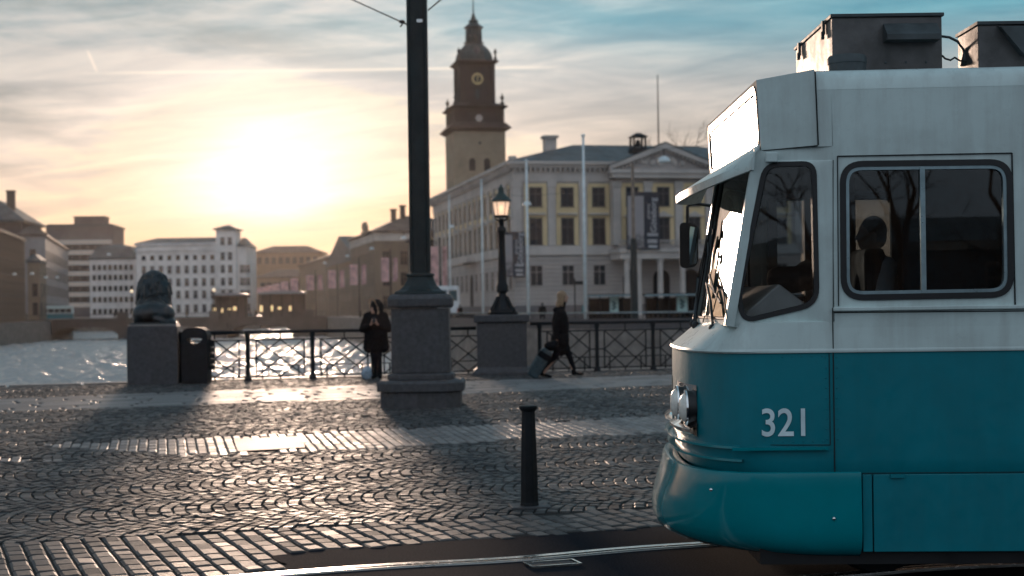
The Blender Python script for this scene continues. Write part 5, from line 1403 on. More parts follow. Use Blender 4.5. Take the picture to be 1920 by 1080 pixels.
def simple_building(label, x, y, rz, W_, D_, H, wm, roof='flat', rh=2.0, rm=None, wins=(), group='buildings along the canal', bands=(), z0=0.2, cat='building', chim=(), over=0.4):
    root = empty('building', (x, y, z0), rz, label, cat, group)
    b = MB(); b.box((0, 0, -0.3), (W_, D_, H)); b.build('wall', wm, root)
    b = MB(); b.box((-over, -over, H - 0.45), (W_ + over, D_ + over, H + 0.05))
    for zz in bands: b.box((-0.12, -0.12, zz), (W_ + 0.12, D_ + 0.12, zz + 0.3))
    b.build('cornice', pm('cornice_stone', (0.24, 0.22, 0.20), 0.8) if rm is None else rm, root)
    rm = rm or M_slate; rf = None
    if roof == 'hip':
        ins_ = min(W_, D_) * 0.42; o_ = over * 0.9
        b = MB(); b.loft([[(-o_, -o_, H + 0.05), (W_ + o_, -o_, H + 0.05), (W_ + o_, D_ + o_, H + 0.05), (-o_, D_ + o_, H + 0.05)], [(ins_, ins_, H + rh), (W_ - ins_, ins_, H + rh), (W_ - ins_, D_ - ins_, H + rh), (ins_, D_ - ins_, H + rh)]], True, True, True)
        rf = b.build('roof', rm, root)
    elif roof == 'mansard':
        b = MB(); b.loft([[(-0.2, -0.2, H + 0.05), (W_ + 0.2, -0.2, H + 0.05), (W_ + 0.2, D_ + 0.2, H + 0.05), (-0.2, D_ + 0.2, H + 0.05)], [(rh * 0.45, rh * 0.45, H + rh * 0.8), (W_ - rh * 0.45, rh * 0.45, H + rh * 0.8), (W_ - rh * 0.45, D_ - rh * 0.45, H + rh * 0.8), (rh * 0.45, D_ - rh * 0.45, H + rh * 0.8)], [(W_ * 0.4, D_ * 0.4, H + rh), (W_ * 0.6, D_ * 0.4, H + rh), (W_ * 0.6, D_ * 0.6, H + rh), (W_ * 0.4, D_ * 0.6, H + rh)]], True, True, True)
        rf = b.build('roof', rm, root)
    elif roof == 'gable':     # ridge along x
        b = MB(); b.loft([[(-over, -over, H + 0.06), (-over, D_ / 2, H + rh), (-over, D_ + over, H + 0.06)], [(W_ + over, -over, H + 0.06), (W_ + over, D_ / 2, H + rh), (W_ + over, D_ + over, H + 0.06)]], True, True, True)
        rf = b.build('roof', rm, root)
    else:
        b = MB(); b.box((0.5, 0.5, H + 0.05), (W_ - 0.5, D_ - 0.5, H + 0.35)); rf = b.build('roof', rm, root)
    for (cx_, cy_, cw, ch_) in chim:
        b = MB(); b.box((cx_, cy_, H), (cx_ + cw, cy_ + cw, H + ch_)); b.box((cx_ - 0.15, cy_ - 0.15, H + ch_), (cx_ + cw + 0.15, cy_ + cw + 0.15, H + ch_ + 0.25)); b.build('chimney', pm('chimney_brick', (0.10, 0.08, 0.07), 0.9), rf if rf else root)
    for (face, ww, wh, cols, rows, mats, style) in wins:
        pr_ = window_proto('window', ww, wh, mats, style, root); cnt = [0]
        win_grid(root, pr_, cols, rows, face, W_, D_, cnt)
    return root

# ---------------------------------------------------------------- town hall on the right quay
M_th = wallm('town_hall_stone', (0.37, 0.33, 0.315))
M_thl = wallm('town_hall_trim', (0.47, 0.425, 0.40))
M_yel = wallm('ochre_plaster', (0.66, 0.51, 0.30), (0.58, 0.44, 0.26))
def rust_mat():
    m = pm('rusticated_stone', (0.41, 0.365, 0.345), 0.85, var=0.1, scale=0.35)
    t = NT(m.node_tree); q = m.node_tree.nodes['Principled BSDF']
    v = t.node('ShaderNodeTexCoord').outputs['Object']; s_ = t.node('ShaderNodeSeparateXYZ'); t.l.new(v, s_.inputs[0])
    f = t.m('FRACT', t.m('MULTIPLY', s_.outputs[2], 2.2)); k = t.mapr(f, 0.0, 0.12, 0, 1)
    bn = t.node('ShaderNodeBump'); bn.inputs['Distance'].default_value = 0.08; bn.inputs['Strength'].default_value = 1.0; t.put(bn.inputs['Height'], k); t.put(q.inputs['Normal'], bn.outputs[0])
    src = q.inputs['Base Color'].links[0].from_socket
    t.put(q.inputs['Base Color'], t.mix(t.mapr(f, 0.0, 0.14, 0.55, 0), src, (0.10, 0.09, 0.09, 1)))
    return m
M_rus = rust_mat()
TR = rad(12)
Wt, Dt, Ht = 32.8, 55.0, 17.0
th = empty('town_hall', (0.33, 157, 0.25), TR, 'grey and ochre neoclassical palace with pediment and portico across the water', 'town hall')
b = MB(); b.box((0, 0, -0.3), (Wt, Dt, 7.0)); b.build('ground_floor_wall', M_rus, th)
b = MB(); b.box((0.02, 0.02, 7.0), (Wt - 0.02, Dt, Ht)); b.build('upper_wall', M_th, th)
b = MB(); b.box((-0.08, -0.08, -0.3), (Wt + 0.08, Dt, 1.6)); b.build('plinth', wallm('plinth_stone', (0.14, 0.13, 0.135)), th)
b = MB(); b.box((-0.22, -0.22, 7.0), (Wt + 0.2, Dt, 7.4)); b.box((-0.14, -0.14, 7.4), (Wt + 0.15, Dt, 8.0)); b.build('string_course', M_thl, th)
b = MB(); b.box((-0.1, -0.1, 14.9), (Wt + 0.1, Dt, 16.0)); b.box((-0.55, -0.55, 16.35), (Wt + 0.5, Dt + .5, 16.7)); b.box((-0.85, -0.85, 16.7), (Wt + 0.8, Dt + .8, 17.05))
k = 0.0
while k < Wt: b.box((k, -0.5, 16.0), (k + 0.22, 0.0, 16.35)); k += 0.55
k = 0.3
while k < Dt: b.box((-0.5, k, 16.0), (0.0, k + 0.22, 16.35)); k += 0.55
b.build('cornice', M_thl, th)
cols = [2.4, 5.9, 9.4, 12.9, 16.4, 19.9, 23.4, 26.9, 30.4]
lc = [1.9 + 3.35 * k for k in range(16)]
# ochre panels and pilasters
b = MB()
for c in cols:
    yy = -1.0 if 11 < c < 22 else 0
    b.box((c - 1.24, yy - 0.03, 8.05), (c + 1.24, 0.05, 14.7))
for c in lc: b.box((-0.03, c - 1.2, 8.05), (0.05, c + 1.2, 14.7))
b.build('ochre_panels', M_yel, th)
b = MB()
for c in [0.35] + [x + 1.75 for x in cols[:-1]] + [Wt - 0.35]:
    yy = -1.0 if 10.9 < c < 22 else 0
    b.box((c - 0.42, yy - 0.22, 8.0), (c + 0.42, 0.05, 14.3)); b.box((c - 0.52, yy - 0.30, 14.3), (c + 0.52, 0.05, 14.9))
for c in [0.3] + [x + 1.67 for x in lc[:-1]]:
    b.box((-0.22, c - 0.4, 8.0), (0.05, c + 0.4, 14.3)); b.box((-0.30, c - 0.5, 14.3), (0.05, c + 0.5, 14.9))
b.build('pilasters', M_thl, th)
# projecting centre with pediment and portico
b = MB(); b.box((11.15, -0.98, 7.4), (21.65, 0.05, 16.0)); b.build('centre_projection', M_th, th)
b = MB()
b.box((10.5, -1.9, 15.2), (22.3, 0.1, 15.7)); b.box((10.3, -2.1, 15.7), (22.5, 0.1, 16.1))
b.loft([[(10.3, -2.1, 16.12), (16.4, -2.1, 18.35), (22.5, -2.1, 16.12), (22.5, -2.1, 16.55), (16.4, -2.1, 18.95), (10.3, -2.1, 16.55)], [(10.3, -1.2, 16.12), (16.4, -1.2, 18.35), (22.5, -1.2, 16.12), (22.5, -1.2, 16.55), (16.4, -1.2, 18.95), (10.3, -1.2, 16.55)]], True, True, True)
b.build('pediment_frame', M_thl, th)
b = MB(); b.loft([[(10.5, -1.5, 16.12), (16.4, -1.5, 18.5), (22.3, -1.5, 16.12)], [(10.5, 8, 16.12), (16.4, 8, 18.5), (22.3, 8, 16.12)]], True, True, True); b.build('pediment', M_th, th)
b = MB(); b.loft([[(10.3, -2.15, 16.58), (16.4, -2.15, 19.0), (22.5, -2.15, 16.58), (22.5, -2.15, 16.66), (16.4, -2.15, 19.1), (10.3, -2.15, 16.66)], [(10.3, 8, 16.58), (16.4, 8, 19.0), (22.5, 8, 16.58), (22.5, 8, 16.66), (16.4, 8, 19.1), (10.3, 8, 16.66)]], True, True, True); b.build('pediment_roof', M_slate, th)
b = MB()
for k in range(26):
    f = (k + 0.5) / 26; x_ = 10.9 + 11 * f; z_k = 16.1 + 2.2 * (1 - abs(2 * f - 1)); b.box((x_, -2.0, z_k - 0.16), (x_ + 0.18, -1.5, z_k + 0.06))
rg_ = random.Random(9)
for k in range(16): b.ell((16.4 + rg_.uniform(-2.6, 2.6), -1.55, 16.75 + rg_.uniform(0, 0.6)), (0.28, 0.15, 0.32), 8, 5)
b.build('pediment_ornament', M_thl, th)
b = MB(); b.box((10.6, -4.2, 6.4), (22.2, 0, 7.35)); b.box((10.4, -4.4, 7.1), (22.4, 0, 7.42)); b.build('portico_entablature', M_thl, th)
b = MB(); b.box((10.9, -3.9, -0.3), (21.9, 0.0, 0.35)); b.build('portico_steps', M_th, th)
b = MB(); b.lathe((0, 0, 0), [(0.42, 0), (0.42, 0.2), (0.34, 0.3), (0.29, 5.6), (0.40, 5.8), (0.42, 6.05)], 12); cp = b.build('column', M_thl, th)
first = True
for x_ in (11.4, 12.7, 15.1, 16.3 + 1.3, 20.1, 21.4):
    o = cp if first else cp.copy()
    if not first: COL.objects.link(o)
    first = False; o.location = (x_, -3.7, 0.35)
b = MB()
for x_ in (13.0, 16.4, 19.8): b.plate([(x_ - 0.95, 0.4), (x_ + 0.95, 0.4)] + [(x_ + 0.95 * math.cos(math.pi * k / 10), 4.4 + 0.95 * math.sin(math.pi * k / 10)) for k in range(11)], [], lambda p_: (p_[0], -0.06, p_[1]), lambda p_: (p_[0], 0.0, p_[1]))
b.build('entrance_arches', M_shade, th)
b = MB(); b.box((10.5, -4.3, 8.25), (22.3, -4.15, 8.4)); b.box((10.5, -4.3, 7.42), (22.3, -4.15, 7.55))
k = 10.5
while k < 22.3: b.box((k, -4.27, 7.5), (k + 0.12, -4.18, 8.3)); k += 0.3
b.build('balustrade', M_th, th)
w3 = window_proto('window', 1.35, 1.95, (M_wfr, M_pane), 'cross', th); c3_ = [0]
w2 = window_proto('window', 1.35, 2.75, (M_wfr, M_pane), 'cross', th); c2_ = [0]
w1 = window_proto('window', 1.35, 2.1, (M_th, M_pane), 'cross', th); c1_ = [0]
for c in cols:
    yy = -1.0 if 11 < c < 22 else 0.0
    put_copy(w3, (c, yy - 0.04, 12.25), 0, th, c3_[0] == 0); c3_[0] += 1
    put_copy(w2, (c, yy - 0.04, 8.15), 0, th, c2_[0] == 0); c2_[0] += 1
    if not 11 < c < 22: put_copy(w1, (c, -0.02, 3.75), 0, th, c1_[0] == 0); c1_[0] += 1
for j, c in enumerate(lc):
    put_copy(w3, (-0.04, c, 12.25), -math.pi / 2, th); put_copy(w2, (-0.04, c, 8.15), -math.pi / 2, th)
    if j != 7: put_copy(w1, (-0.02, c, 3.4), -math.pi / 2, th)
b = MB()
for c in cols:
    yy = -1.0 if 11 < c < 22 else 0.0
    if yy: b.loft([[(c - 1.1, yy - 0.3, 11.05), (c, yy - 0.3, 11.65), (c + 1.1, yy - 0.3, 11.05)], [(c - 1.1, yy, 11.05), (c, yy, 11.65), (c + 1.1, yy, 11.05)]], True, True, True)
    else: b.box((c - 1.05, -0.38, 11.3), (c + 1.05, 0, 11.5))
for j, c in enumerate(lc):
    if j % 3 == 1: b.loft([[(-0.3, c - 1.0, 11.05), (-0.3, c, 11.7), (-0.3, c + 1.0, 11.05)], [(0, c - 1.0, 11.05), (0, c, 11.7), (0, c + 1.0, 11.05)]], True, True, True)
    else: b.box((-0.34, c - 1.0, 11.2), (0, c + 1.0, 11.4))
b.box((-1.2, lc[7] - 3.4, 7.0), (0, lc[7] + 3.4, 7.5)); b.build('window_hoods', M_thl, th, kind='stuff')
b = MB(); b.plate([(lc[7] - 0.9, 0.2), (lc[7] + 0.9, 0.2)] + [(lc[7] + 0.9 * math.cos(math.pi * k / 10), 4.6 + 0.9 * math.sin(math.pi * k / 10)) for k in range(11)], [], lambda p_: (-0.06, p_[0], p_[1]), lambda p_: (0.0, p_[0], p_[1])); b.build('side_doorway', M_shade, th)
b = MB(); b.loft([[(-0.85, -0.85, 17.06), (Wt + 0.8, -0.85, 17.06), (Wt + 0.8, Dt + 0.8, 17.06), (-0.85, Dt + 0.8, 17.06)], [(9, 9, 19.9), (Wt - 9, 9, 19.9), (Wt - 9, Dt - 9, 19.9), (9, Dt - 9, 19.9)]], True, True, True); trf = b.build('roof', M_slate, th)
b = MB(); b.box((5.0, 6.0, 18.0), (6.3, 7.3, 20.3)); b.box((4.8, 5.8, 20.3), (6.5, 7.5, 20.6)); b.build('chimney', M_thl, trf)
b = MB(); b.box((-0.5, -0.4, 17.05), (0.3, 0.3, 17.6)); b.build('corner_block', M_thl, trf)
# bell cage on the pediment and the mast
bc = empty('bell_cage', (0, 0, 0), 0, None); bc.parent = th; bc.location = (14.1, 0.5, 18.1)
b = MB(); b.box((-0.85, -0.85, 0), (0.85, 0.85, 0.5))
for sx_ in (-1, 1):
    for sy_ in (-1, 1): b.box((sx_ * 0.65 - 0.1, sy_ * 0.65 - 0.1, 0.5), (sx_ * 0.65 + 0.1, sy_ * 0.65 + 0.1, 1.75))
b.loft([[(-0.95, -0.95, 1.75), (0.95, -0.95, 1.75), (0.95, 0.95, 1.75), (-0.95, 0.95, 1.75)], [(-0.2, -0.2, 2.2), (0.2, -0.2, 2.2), (0.2, 0.2, 2.2), (-0.2, 0.2, 2.2)]], True, True, True)
b.lathe((0, 0, 0.6), [(0.42, 0.1), (0.32, 0.3), (0.22, 0.8), (0.05, 0.9)], 10); b.build('bell_frame', M_iron, bc)
ms = P(1233, 140, 162); b = MB(ms); b.o = Vector((ms.x, ms.y, 18.5)); b.tube([(ms.x, ms.y, 17.3), (ms.x, ms.y, ms.z)], 0.10, 6, r1=0.05); b.lathe((ms.x, ms.y, 18.4), [(0.3, 0), (0.3, 0.4), (0.15, 0.6)], 8)
b.build('roof_mast', M_iron, label='slim dark mast rising above the pediment of the palace', cat='mast')
# banners on the palace: dark cloth with a picture field and upright lettering
M_ban = pm('banner_navy', (0.020, 0.026, 0.040), 0.8, var=0.15, scale=1)
M_banw = pm('banner_lettering', (0.42, 0.42, 0.44), 0.8)
def picture_mat():
    m = bpy.data.materials.new('banner_picture'); m.use_nodes = True; t = NT(m.node_tree); q = m.node_tree.nodes['Principled BSDF']
    v = t.node('ShaderNodeTexCoord').outputs['Object']; s_ = t.node('ShaderNodeSeparateXYZ'); t.l.new(v, s_.inputs[0])
    n = t.noise(v, 1.1, 4, 0.6); n2 = t.noise(v, 3.5, 3, 0.5)
    f = t.m('ADD', t.m('ADD', t.m('MULTIPLY', s_.outputs[2], 0.20), t.m('MULTIPLY', n, 0.9)), t.m('MULTIPLY', n2, 0.5))
    t.put(q.inputs['Base Color'], t.ramp(f, [(0.0, (0.04, 0.035, 0.04)), (0.5, (0.02, 0.022, 0.03)), (0.75, (0.05, 0.05, 0.06)), (1.0, (0.30, 0.28, 0.29))])); q.inputs['Roughness'].default_value = 0.85
    return m
M_pic = picture_mat()
def banner(x0, x1, z0, z1, yy, label, parent_rot, base, side=False):
    W_, H_ = x1 - x0, z1 - z0
    loc = base
    root = empty('banner', loc, parent_rot, label, 'banner', 'dark event banners on the palace')
    b = MB(); b.box((0, -0.03, 0), (W_, 0.03, H_)); b.build('cloth', M_ban, root)
    b = MB(); b.box((0.1, -0.045, 0.12), (W_ * 0.52, -0.034, H_ * 0.93)); o = b.build('picture', M_pic, root)
    tx = text('Göteborg', 0.92, 'lettering', M_banw, root, (W_ * 0.82, -0.05, H_ * 0.60), (rad(90), -rad(90), 0), 0.004)
    tx2 = text('göteborg', 0.42, 'small_lettering', M_banw, root, (W_ * 0.66, -0.05, H_ * 0.66), (rad(90), -rad(90), 0), 0.004)
    b = MB(); xa, xb = W_ * 0.62, W_ * 0.95
    for za, zb2 in ((0.265, 0.285), (0.235, 0.258), (0.15, 0.175), (0.115, 0.14)): b.box((xa, -0.045, H_ * za), (xb - (0.1 if za < 0.2 else 0), -0.034, H_ * zb2))
    b.box((xa + 0.1, -0.045, H_ * 0.03), (xb - 0.12, -0.034, H_ * 0.075)); b.build('printed_lines', M_banw, root)
    return root
def th_w(x, y, z): 
    return Vector((0.33 + x * math.cos(TR) - y * math.sin(TR), 157 + x * math.sin(TR) + y * math.cos(TR), z))
banner(0, 3.6, 0, 6.1, 0, 'large dark banner hanging beside the portico under the pediment', TR, th_w(11.2, -4.6, 7.6))
banner(0, 2.9, 0, 4.8, 0, 'dark banner hanging at the corner of the palace behind the lit street lamp', TR, th_w(-2.0, -1.3, 4.9))

# ---------------------------------------------------------------- church tower
Yc = 232.0; sC = Yc / F
cp_ = P(892, 360, Yc)
ch = empty('church_tower', (cp_.x, Yc, 0.3), TR, 'tall church tower with clock, copper dome and spire rising behind the palace', 'church tower')
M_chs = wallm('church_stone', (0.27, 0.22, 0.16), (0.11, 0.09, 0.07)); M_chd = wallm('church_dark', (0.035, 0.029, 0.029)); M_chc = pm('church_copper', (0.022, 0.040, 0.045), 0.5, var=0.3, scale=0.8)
def cz(y): return CH - (ray(880, y)[1]) * Yc - 0.3
def sq(h, z): return [(-h, -h, z), (h, -h, z), (h, h, z), (-h, h, z)]
hB = 4.05
b = MB(); b.loft([sq(hB, -0.3), sq(hB, cz(252))], True, True, True); b.build('stone_shaft', M_chs, ch)
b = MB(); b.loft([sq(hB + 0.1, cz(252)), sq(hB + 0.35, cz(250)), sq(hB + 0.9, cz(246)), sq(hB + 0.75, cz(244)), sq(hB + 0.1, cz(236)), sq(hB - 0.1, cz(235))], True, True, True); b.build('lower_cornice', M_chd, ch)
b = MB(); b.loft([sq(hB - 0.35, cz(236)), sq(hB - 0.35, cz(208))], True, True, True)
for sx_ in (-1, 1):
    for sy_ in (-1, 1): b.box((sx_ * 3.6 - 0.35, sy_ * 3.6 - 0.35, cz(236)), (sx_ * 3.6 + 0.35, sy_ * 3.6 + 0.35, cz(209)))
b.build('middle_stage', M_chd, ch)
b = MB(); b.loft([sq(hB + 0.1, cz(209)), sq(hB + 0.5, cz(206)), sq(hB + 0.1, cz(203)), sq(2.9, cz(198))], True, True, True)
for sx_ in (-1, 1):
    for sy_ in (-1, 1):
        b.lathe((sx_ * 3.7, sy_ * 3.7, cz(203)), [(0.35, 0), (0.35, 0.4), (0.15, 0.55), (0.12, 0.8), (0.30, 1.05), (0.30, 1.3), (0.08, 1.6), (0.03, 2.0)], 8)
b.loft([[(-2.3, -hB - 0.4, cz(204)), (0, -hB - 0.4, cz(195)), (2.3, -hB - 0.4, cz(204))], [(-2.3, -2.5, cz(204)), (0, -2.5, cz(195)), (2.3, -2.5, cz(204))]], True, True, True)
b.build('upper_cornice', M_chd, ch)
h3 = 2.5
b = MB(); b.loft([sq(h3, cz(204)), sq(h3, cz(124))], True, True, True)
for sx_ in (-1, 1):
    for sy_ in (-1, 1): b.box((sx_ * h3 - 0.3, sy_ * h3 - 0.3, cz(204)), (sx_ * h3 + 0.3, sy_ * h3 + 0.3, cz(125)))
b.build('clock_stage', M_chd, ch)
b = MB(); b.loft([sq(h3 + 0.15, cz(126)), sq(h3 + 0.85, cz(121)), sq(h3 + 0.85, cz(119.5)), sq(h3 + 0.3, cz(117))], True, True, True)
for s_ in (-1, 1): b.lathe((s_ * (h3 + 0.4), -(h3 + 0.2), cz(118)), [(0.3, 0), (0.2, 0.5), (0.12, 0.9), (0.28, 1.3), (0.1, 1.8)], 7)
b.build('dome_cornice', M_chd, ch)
b = MB(); R8 = lambda r, z: [(r * 0.95 * math.cos(math.pi / 8 + k * math.pi / 4), r * 0.95 * math.sin(math.pi / 8 + k * math.pi / 4), z) for k in range(8)]
b.loft([R8(3.2, cz(118)), R8(3.15, cz(110)), R8(2.95, cz(102)), R8(2.5, cz(94)), R8(1.95, cz(88)), R8(1.5, cz(84)), R8(1.4, cz(82))], True, True, True); b.build('dome', M_chc, ch)
b = MB(); b.loft([R8(1.75, cz(82)), R8(1.75, cz(80.5)), R8(1.15, cz(80))], True, True, True)
for k in range(8): b.bar((1.1 * math.cos(math.pi / 8 + k * math.pi / 4), 1.1 * math.sin(math.pi / 8 + k * math.pi / 4), cz(81)), (1.05 * math.cos(math.pi / 8 + k * math.pi / 4), 1.05 * math.sin(math.pi / 8 + k * math.pi / 4), cz(55)), 0.42)
b.loft([R8(1.2, cz(67)), R8(1.2, cz(55)), R8(1.7, cz(53)), R8(1.6, cz(51)), R8(1.0, cz(46)), R8(0.7, cz(43)), R8(0.85, cz(41)), R8(0.8, cz(39)), R8(0.4, cz(36)), R8(0.45, cz(33)), R8(0.14, cz(30)), R8(0.07, cz(-4))], True, True, True)
b.ell((0, 0, cz(29)), (0.28, 0.28, 0.28), 8, 6); b.build('lantern_and_spire', M_chc, ch)
M_gold = pm('gilded_clock', (0.55, 0.42, 0.22), 0.4, metal=0.5)
def ringz(cx_, cz_, r0, r1, yf, n=28):
    b = MB(); b.loft([[(cx_ + r * math.cos(2 * math.pi * k / n), y_, cz_ + r * math.sin(2 * math.pi * k / n)) for k in range(n)] for r, y_ in ((r0, yf), (r1, yf), (r1, yf + 0.1), (r0, yf + 0.1))]); return b
zc_ = cz(153)
clk = ringz(0.0, zc_, 0.62, 0.90, -h3 - 0.35); 
for k in range(12):
    a_ = k * math.pi / 6; clk.bar((0.55 * math.cos(a_), -h3 - 0.34, zc_ + 0.55 * math.sin(a_)), (0.95 * math.cos(a_), -h3 - 0.34, zc_ + 0.95 * math.sin(a_)), 0.10)
clk.bar((0, -h3 - 0.36, zc_ + 0.5), (0.02, -h3 - 0.36, zc_ - 0.65), 0.11); clk.bar((-0.05, -h3 - 0.36, zc_), (0.12, -h3 - 0.36, zc_ + 0.4), 0.12)
clk.build('clock_face', M_gold, ch)
b = MB(); b.ell((0, -h3 - 0.02, cz(181)), (0.3, 0.1, 0.9), 8, 6); b.build('niche', M_chc, ch)
b = ringz(0, cz(227), 0.0, 0.55, -hB + 0.32); b.build('round_window', M_thl, ch)
b = MB(); b.ell((0, -2.55, cz(100)), (0.62, 0.3, 0.75), 4, 4); b.build('dome_window', M_wfr, ch)
def arch(cx_, z0_, w_, h_, yf): 
    b = MB(); b.plate([(cx_ - w_, z0_), (cx_ + w_, z0_)] + [(cx_ + w_ * math.cos(math.pi * k / 8), z0_ + h_ + w_ * math.sin(math.pi * k / 8)) for k in range(9)], [], lambda p_: (p_[0], yf - 0.06, p_[1]), lambda p_: (p_[0], yf, p_[1])); return b
for x_ in (-1.25, 1.1): arch(x_, cz(325), 0.48, 1.5, -hB).build('belfry_opening', M_shade, ch)
b = MB(); b.box((-0.18, -hB - 0.04, cz(276)), (0.18, -hB, cz(271))); b.build('slit_window', M_shade, ch)

# ---------------------------------------------------------------- museum range with brick walls
M_brk = wallm('brown_brick', (0.19, 0.145, 0.11)); M_brk2 = wallm('museum_front', (0.20, 0.155, 0.12)); M_wht = wallm('pale_frieze', (0.55, 0.50, 0.46))
mu_c = P(702, 436, 263)
MR = rad(13.5)
Wm, Dm, Hm = 17.0, 34.0, mu_c.z - 0.2
mu = empty('museum', (mu_c.x, 263, 0.2), MR, 'brown brick museum with a white frieze, hipped roof and two chimneys behind the pink banners', 'museum', 'buildings along the canal')
b = MB(); b.box((0, 0, -0.3), (Wm, Dm, Hm)); b.build('wall', M_brk, mu)
b = MB(); b.box((-0.12, -0.12, Hm - 1.5), (Wm + 0.1, Dm, Hm)); b.build('frieze', M_wht, mu)
b = MB(); b.box((-0.6, -0.6, Hm), (Wm + 0.6, Dm + .6, Hm + 0.3)); b.build('cornice', M_tile, mu)
b = MB(); b.loft([[(-0.5, -0.5, Hm + 0.3), (Wm + .5, -0.5, Hm + 0.3), (Wm + .5, Dm + .5, Hm + 0.3), (-0.5, Dm + .5, Hm + 0.3)], [(6.6, 6.6, Hm + 3.4), (Wm - 6.6, 6.6, Hm + 3.4), (Wm - 6.6, Dm - 6.6, Hm + 3.4), (6.6, Dm - 6.6, Hm + 3.4)]], True, True, True); mrf = b.build('roof', M_tile, mu)
for x_, h_ in ((3.9, 4.3), (5.6, 5.0)):
    b = MB(); b.box((x_, 5.0, Hm + 1), (x_ + 0.9, 5.9, Hm + h_)); b.box((x_ - 0.15, 4.85, Hm + h_), (x_ + 1.05, 6.05, Hm + h_ + 0.3)); b.build('chimney', M_tile, mrf)
b = MB(); 
for k in range(5): b.ell((-0.2, 9 + k * 0.9, Hm + 1.2 + 0.5 * math.sin(k * 2)), (0.4, 0.5, 0.9), 8, 6)
b.box((-0.5, 7.5, Hm + 0.3), (0.5, 14.5, Hm + 0.8)); b.build('parapet_sculpture', M_brk2, mu)
wmu = window_proto('window', 1.3, 2.4, (M_brk2, M_pane), 'cross', mu); cnt = [0]
win_grid(mu, wmu, lin(2.0, 15.0, 5), (1.4, 5.6, 9.4), 'front', Wm, Dm, cnt); win_grid(mu, wmu, lin(2, 32, 10), (1.4, 5.6, 9.4), 'left', Wm, Dm, cnt)
def along(px, Y, rz): c_ = P(px, 600, Y); return c_.x, Y, rz
x_, y_, _ = along(656, 300, MR)
simple_building('brown gabled building with a grey pitched roof left of the brick museum', -31.5, 298, MR, 14, 52, 12.0, M_brk, 'gable', 5.6, M_slate, group='buildings along the canal', wins=(('left', 1.3, 2.0, lin(2.5, 49, 13), (1.2, 4.8, 8.6), (M_brk2, M_pane), 'cross'), ('front', 1.3, 2.0, lin(2.5, 11.5, 3), (1.2, 4.8, 8.6), (M_brk2, M_pane), 'cross')))
simple_building('low hazy brown building beyond the gabled one on the right quay', -46.5, 366, MR, 16, 70, 14.5, M_brk2, 'hip', 2.5, M_tile, wins=(('left', 1.3, 2.0, lin(3, 66, 15), (1.2, 4.8, 8.6), (M_brk, M_pane), 'cross'),))
simple_building('narrow brown house seen between the great pole and the palace', P(800, 600, 232).x, 232, TR, 3.4, 20, 13.2, M_brk2, 'flat', 1, M_tile, wins=(('front', 0.9, 1.7, lin(0.9, 2.6, 2), (1.2, 4.5, 7.8, 10.6), (M_brk, M_pane), 'cross'),))
# far rows closing the view
for (pl, pr, pt, Y, col_, lab) in ((474, 604, 474, 640, (0.26, 0.17, 0.11), 'long orange brown block closing the far end of the canal'), (478, 600, 520, 560, (0.30, 0.20, 0.14), 'paler low row of houses in front of the far brown block')):
    a_, c_ = P(pl, pt, Y), P(pr, pt, Y)
    simple_building(lab, a_.x, Y, 0.0, c_.x - a_.x, 18, a_.z - 0.1, wallm('far_wall', col_), 'hip', 3.0, M_tile, wins=(('front', 2.0, 2.6, lin(3, c_.x - a_.x - 3, 9), lin(3, a_.z - 5, 3), (M_wfr, M_pane), 'none'),))

# ---------------------------------------------------------------- white hotel with the belvedere, left of it the lower block
M_hw = wallm('white_render', (0.72, 0.69, 0.67), (0.56, 0.53, 0.51)); M_hw2 = wallm('grey_white_render', (0.66, 0.63, 0.62))
Yh = 392.0
a_, c_, e_ = P(255, 460, Yh), P(430, 466, Yh), P(478, 470, Yh)
Hh = a_.z - 0.2
ho = empty('hotel', (a_.x, Yh, 0.2), 0.0, 'long white five storey building with a square belvedere tower across the water', 'building', 'buildings along the canal')
Wh = c_.x - a_.x + 1.0
b = MB(); b.box((0, 0, -0.3), (Wh, 16, Hh)); b.build('wall', M_hw, ho)
b = MB(); b.box((-0.3, -0.4, Hh - 1.7), (Wh, 0, Hh - 1.2)); b.box((-0.4, -0.5, Hh - 0.1), (Wh, 16, Hh + 0.5)); b.box((-0.1, -0.12, 4.6), (Wh, 0, 4.9)); b.build('cornice', M_hw2, ho)
b = MB(); b.loft([[(-0.4, -0.5, Hh + .5), (Wh, -0.5, Hh + .5), (Wh, 16.5, Hh + .5), (-0.4, 16.5, Hh + .5)], [(4, 7, Hh + 2.2), (Wh - 3, 7, Hh + 2.2), (Wh - 3, 9, Hh + 2.2), (4, 9, Hh + 2.2)]], True, True, True); hr = b.build('roof', M_slate, ho)
wh = window_proto('window', 1.15, 2.1, (M_hw2, M_pane), 'cross', ho); cnt = [0]
win_grid(ho, wh, lin(2.0, Wh - 5.6, 9), (1.2, 4.9, 8.2, 11.6), 'front', Wh, 16, cnt)
whs = window_proto('window', 1.15, 1.3, (M_hw2, M_pane), 'none', ho); cnt = [0]
win_grid(ho, whs, lin(2.0, Wh - 5.6, 9), (15.2,), 'front', Wh, 16, cnt)
t0, t1 = P(406, 430, Yh), P(443, 432, Yh)
tx0, tx1, tz = t0.x - a_.x, t1.x - a_.x, t0.z
b = MB(); b.box((tx0, -0.9, -0.3), (tx1, 6, tz - 0.4)); b.box((tx0 - 0.3, -1.3, 7.3), (tx1 + 0.3, 0, 7.6)); b.build('tower_wall', M_hw, ho)
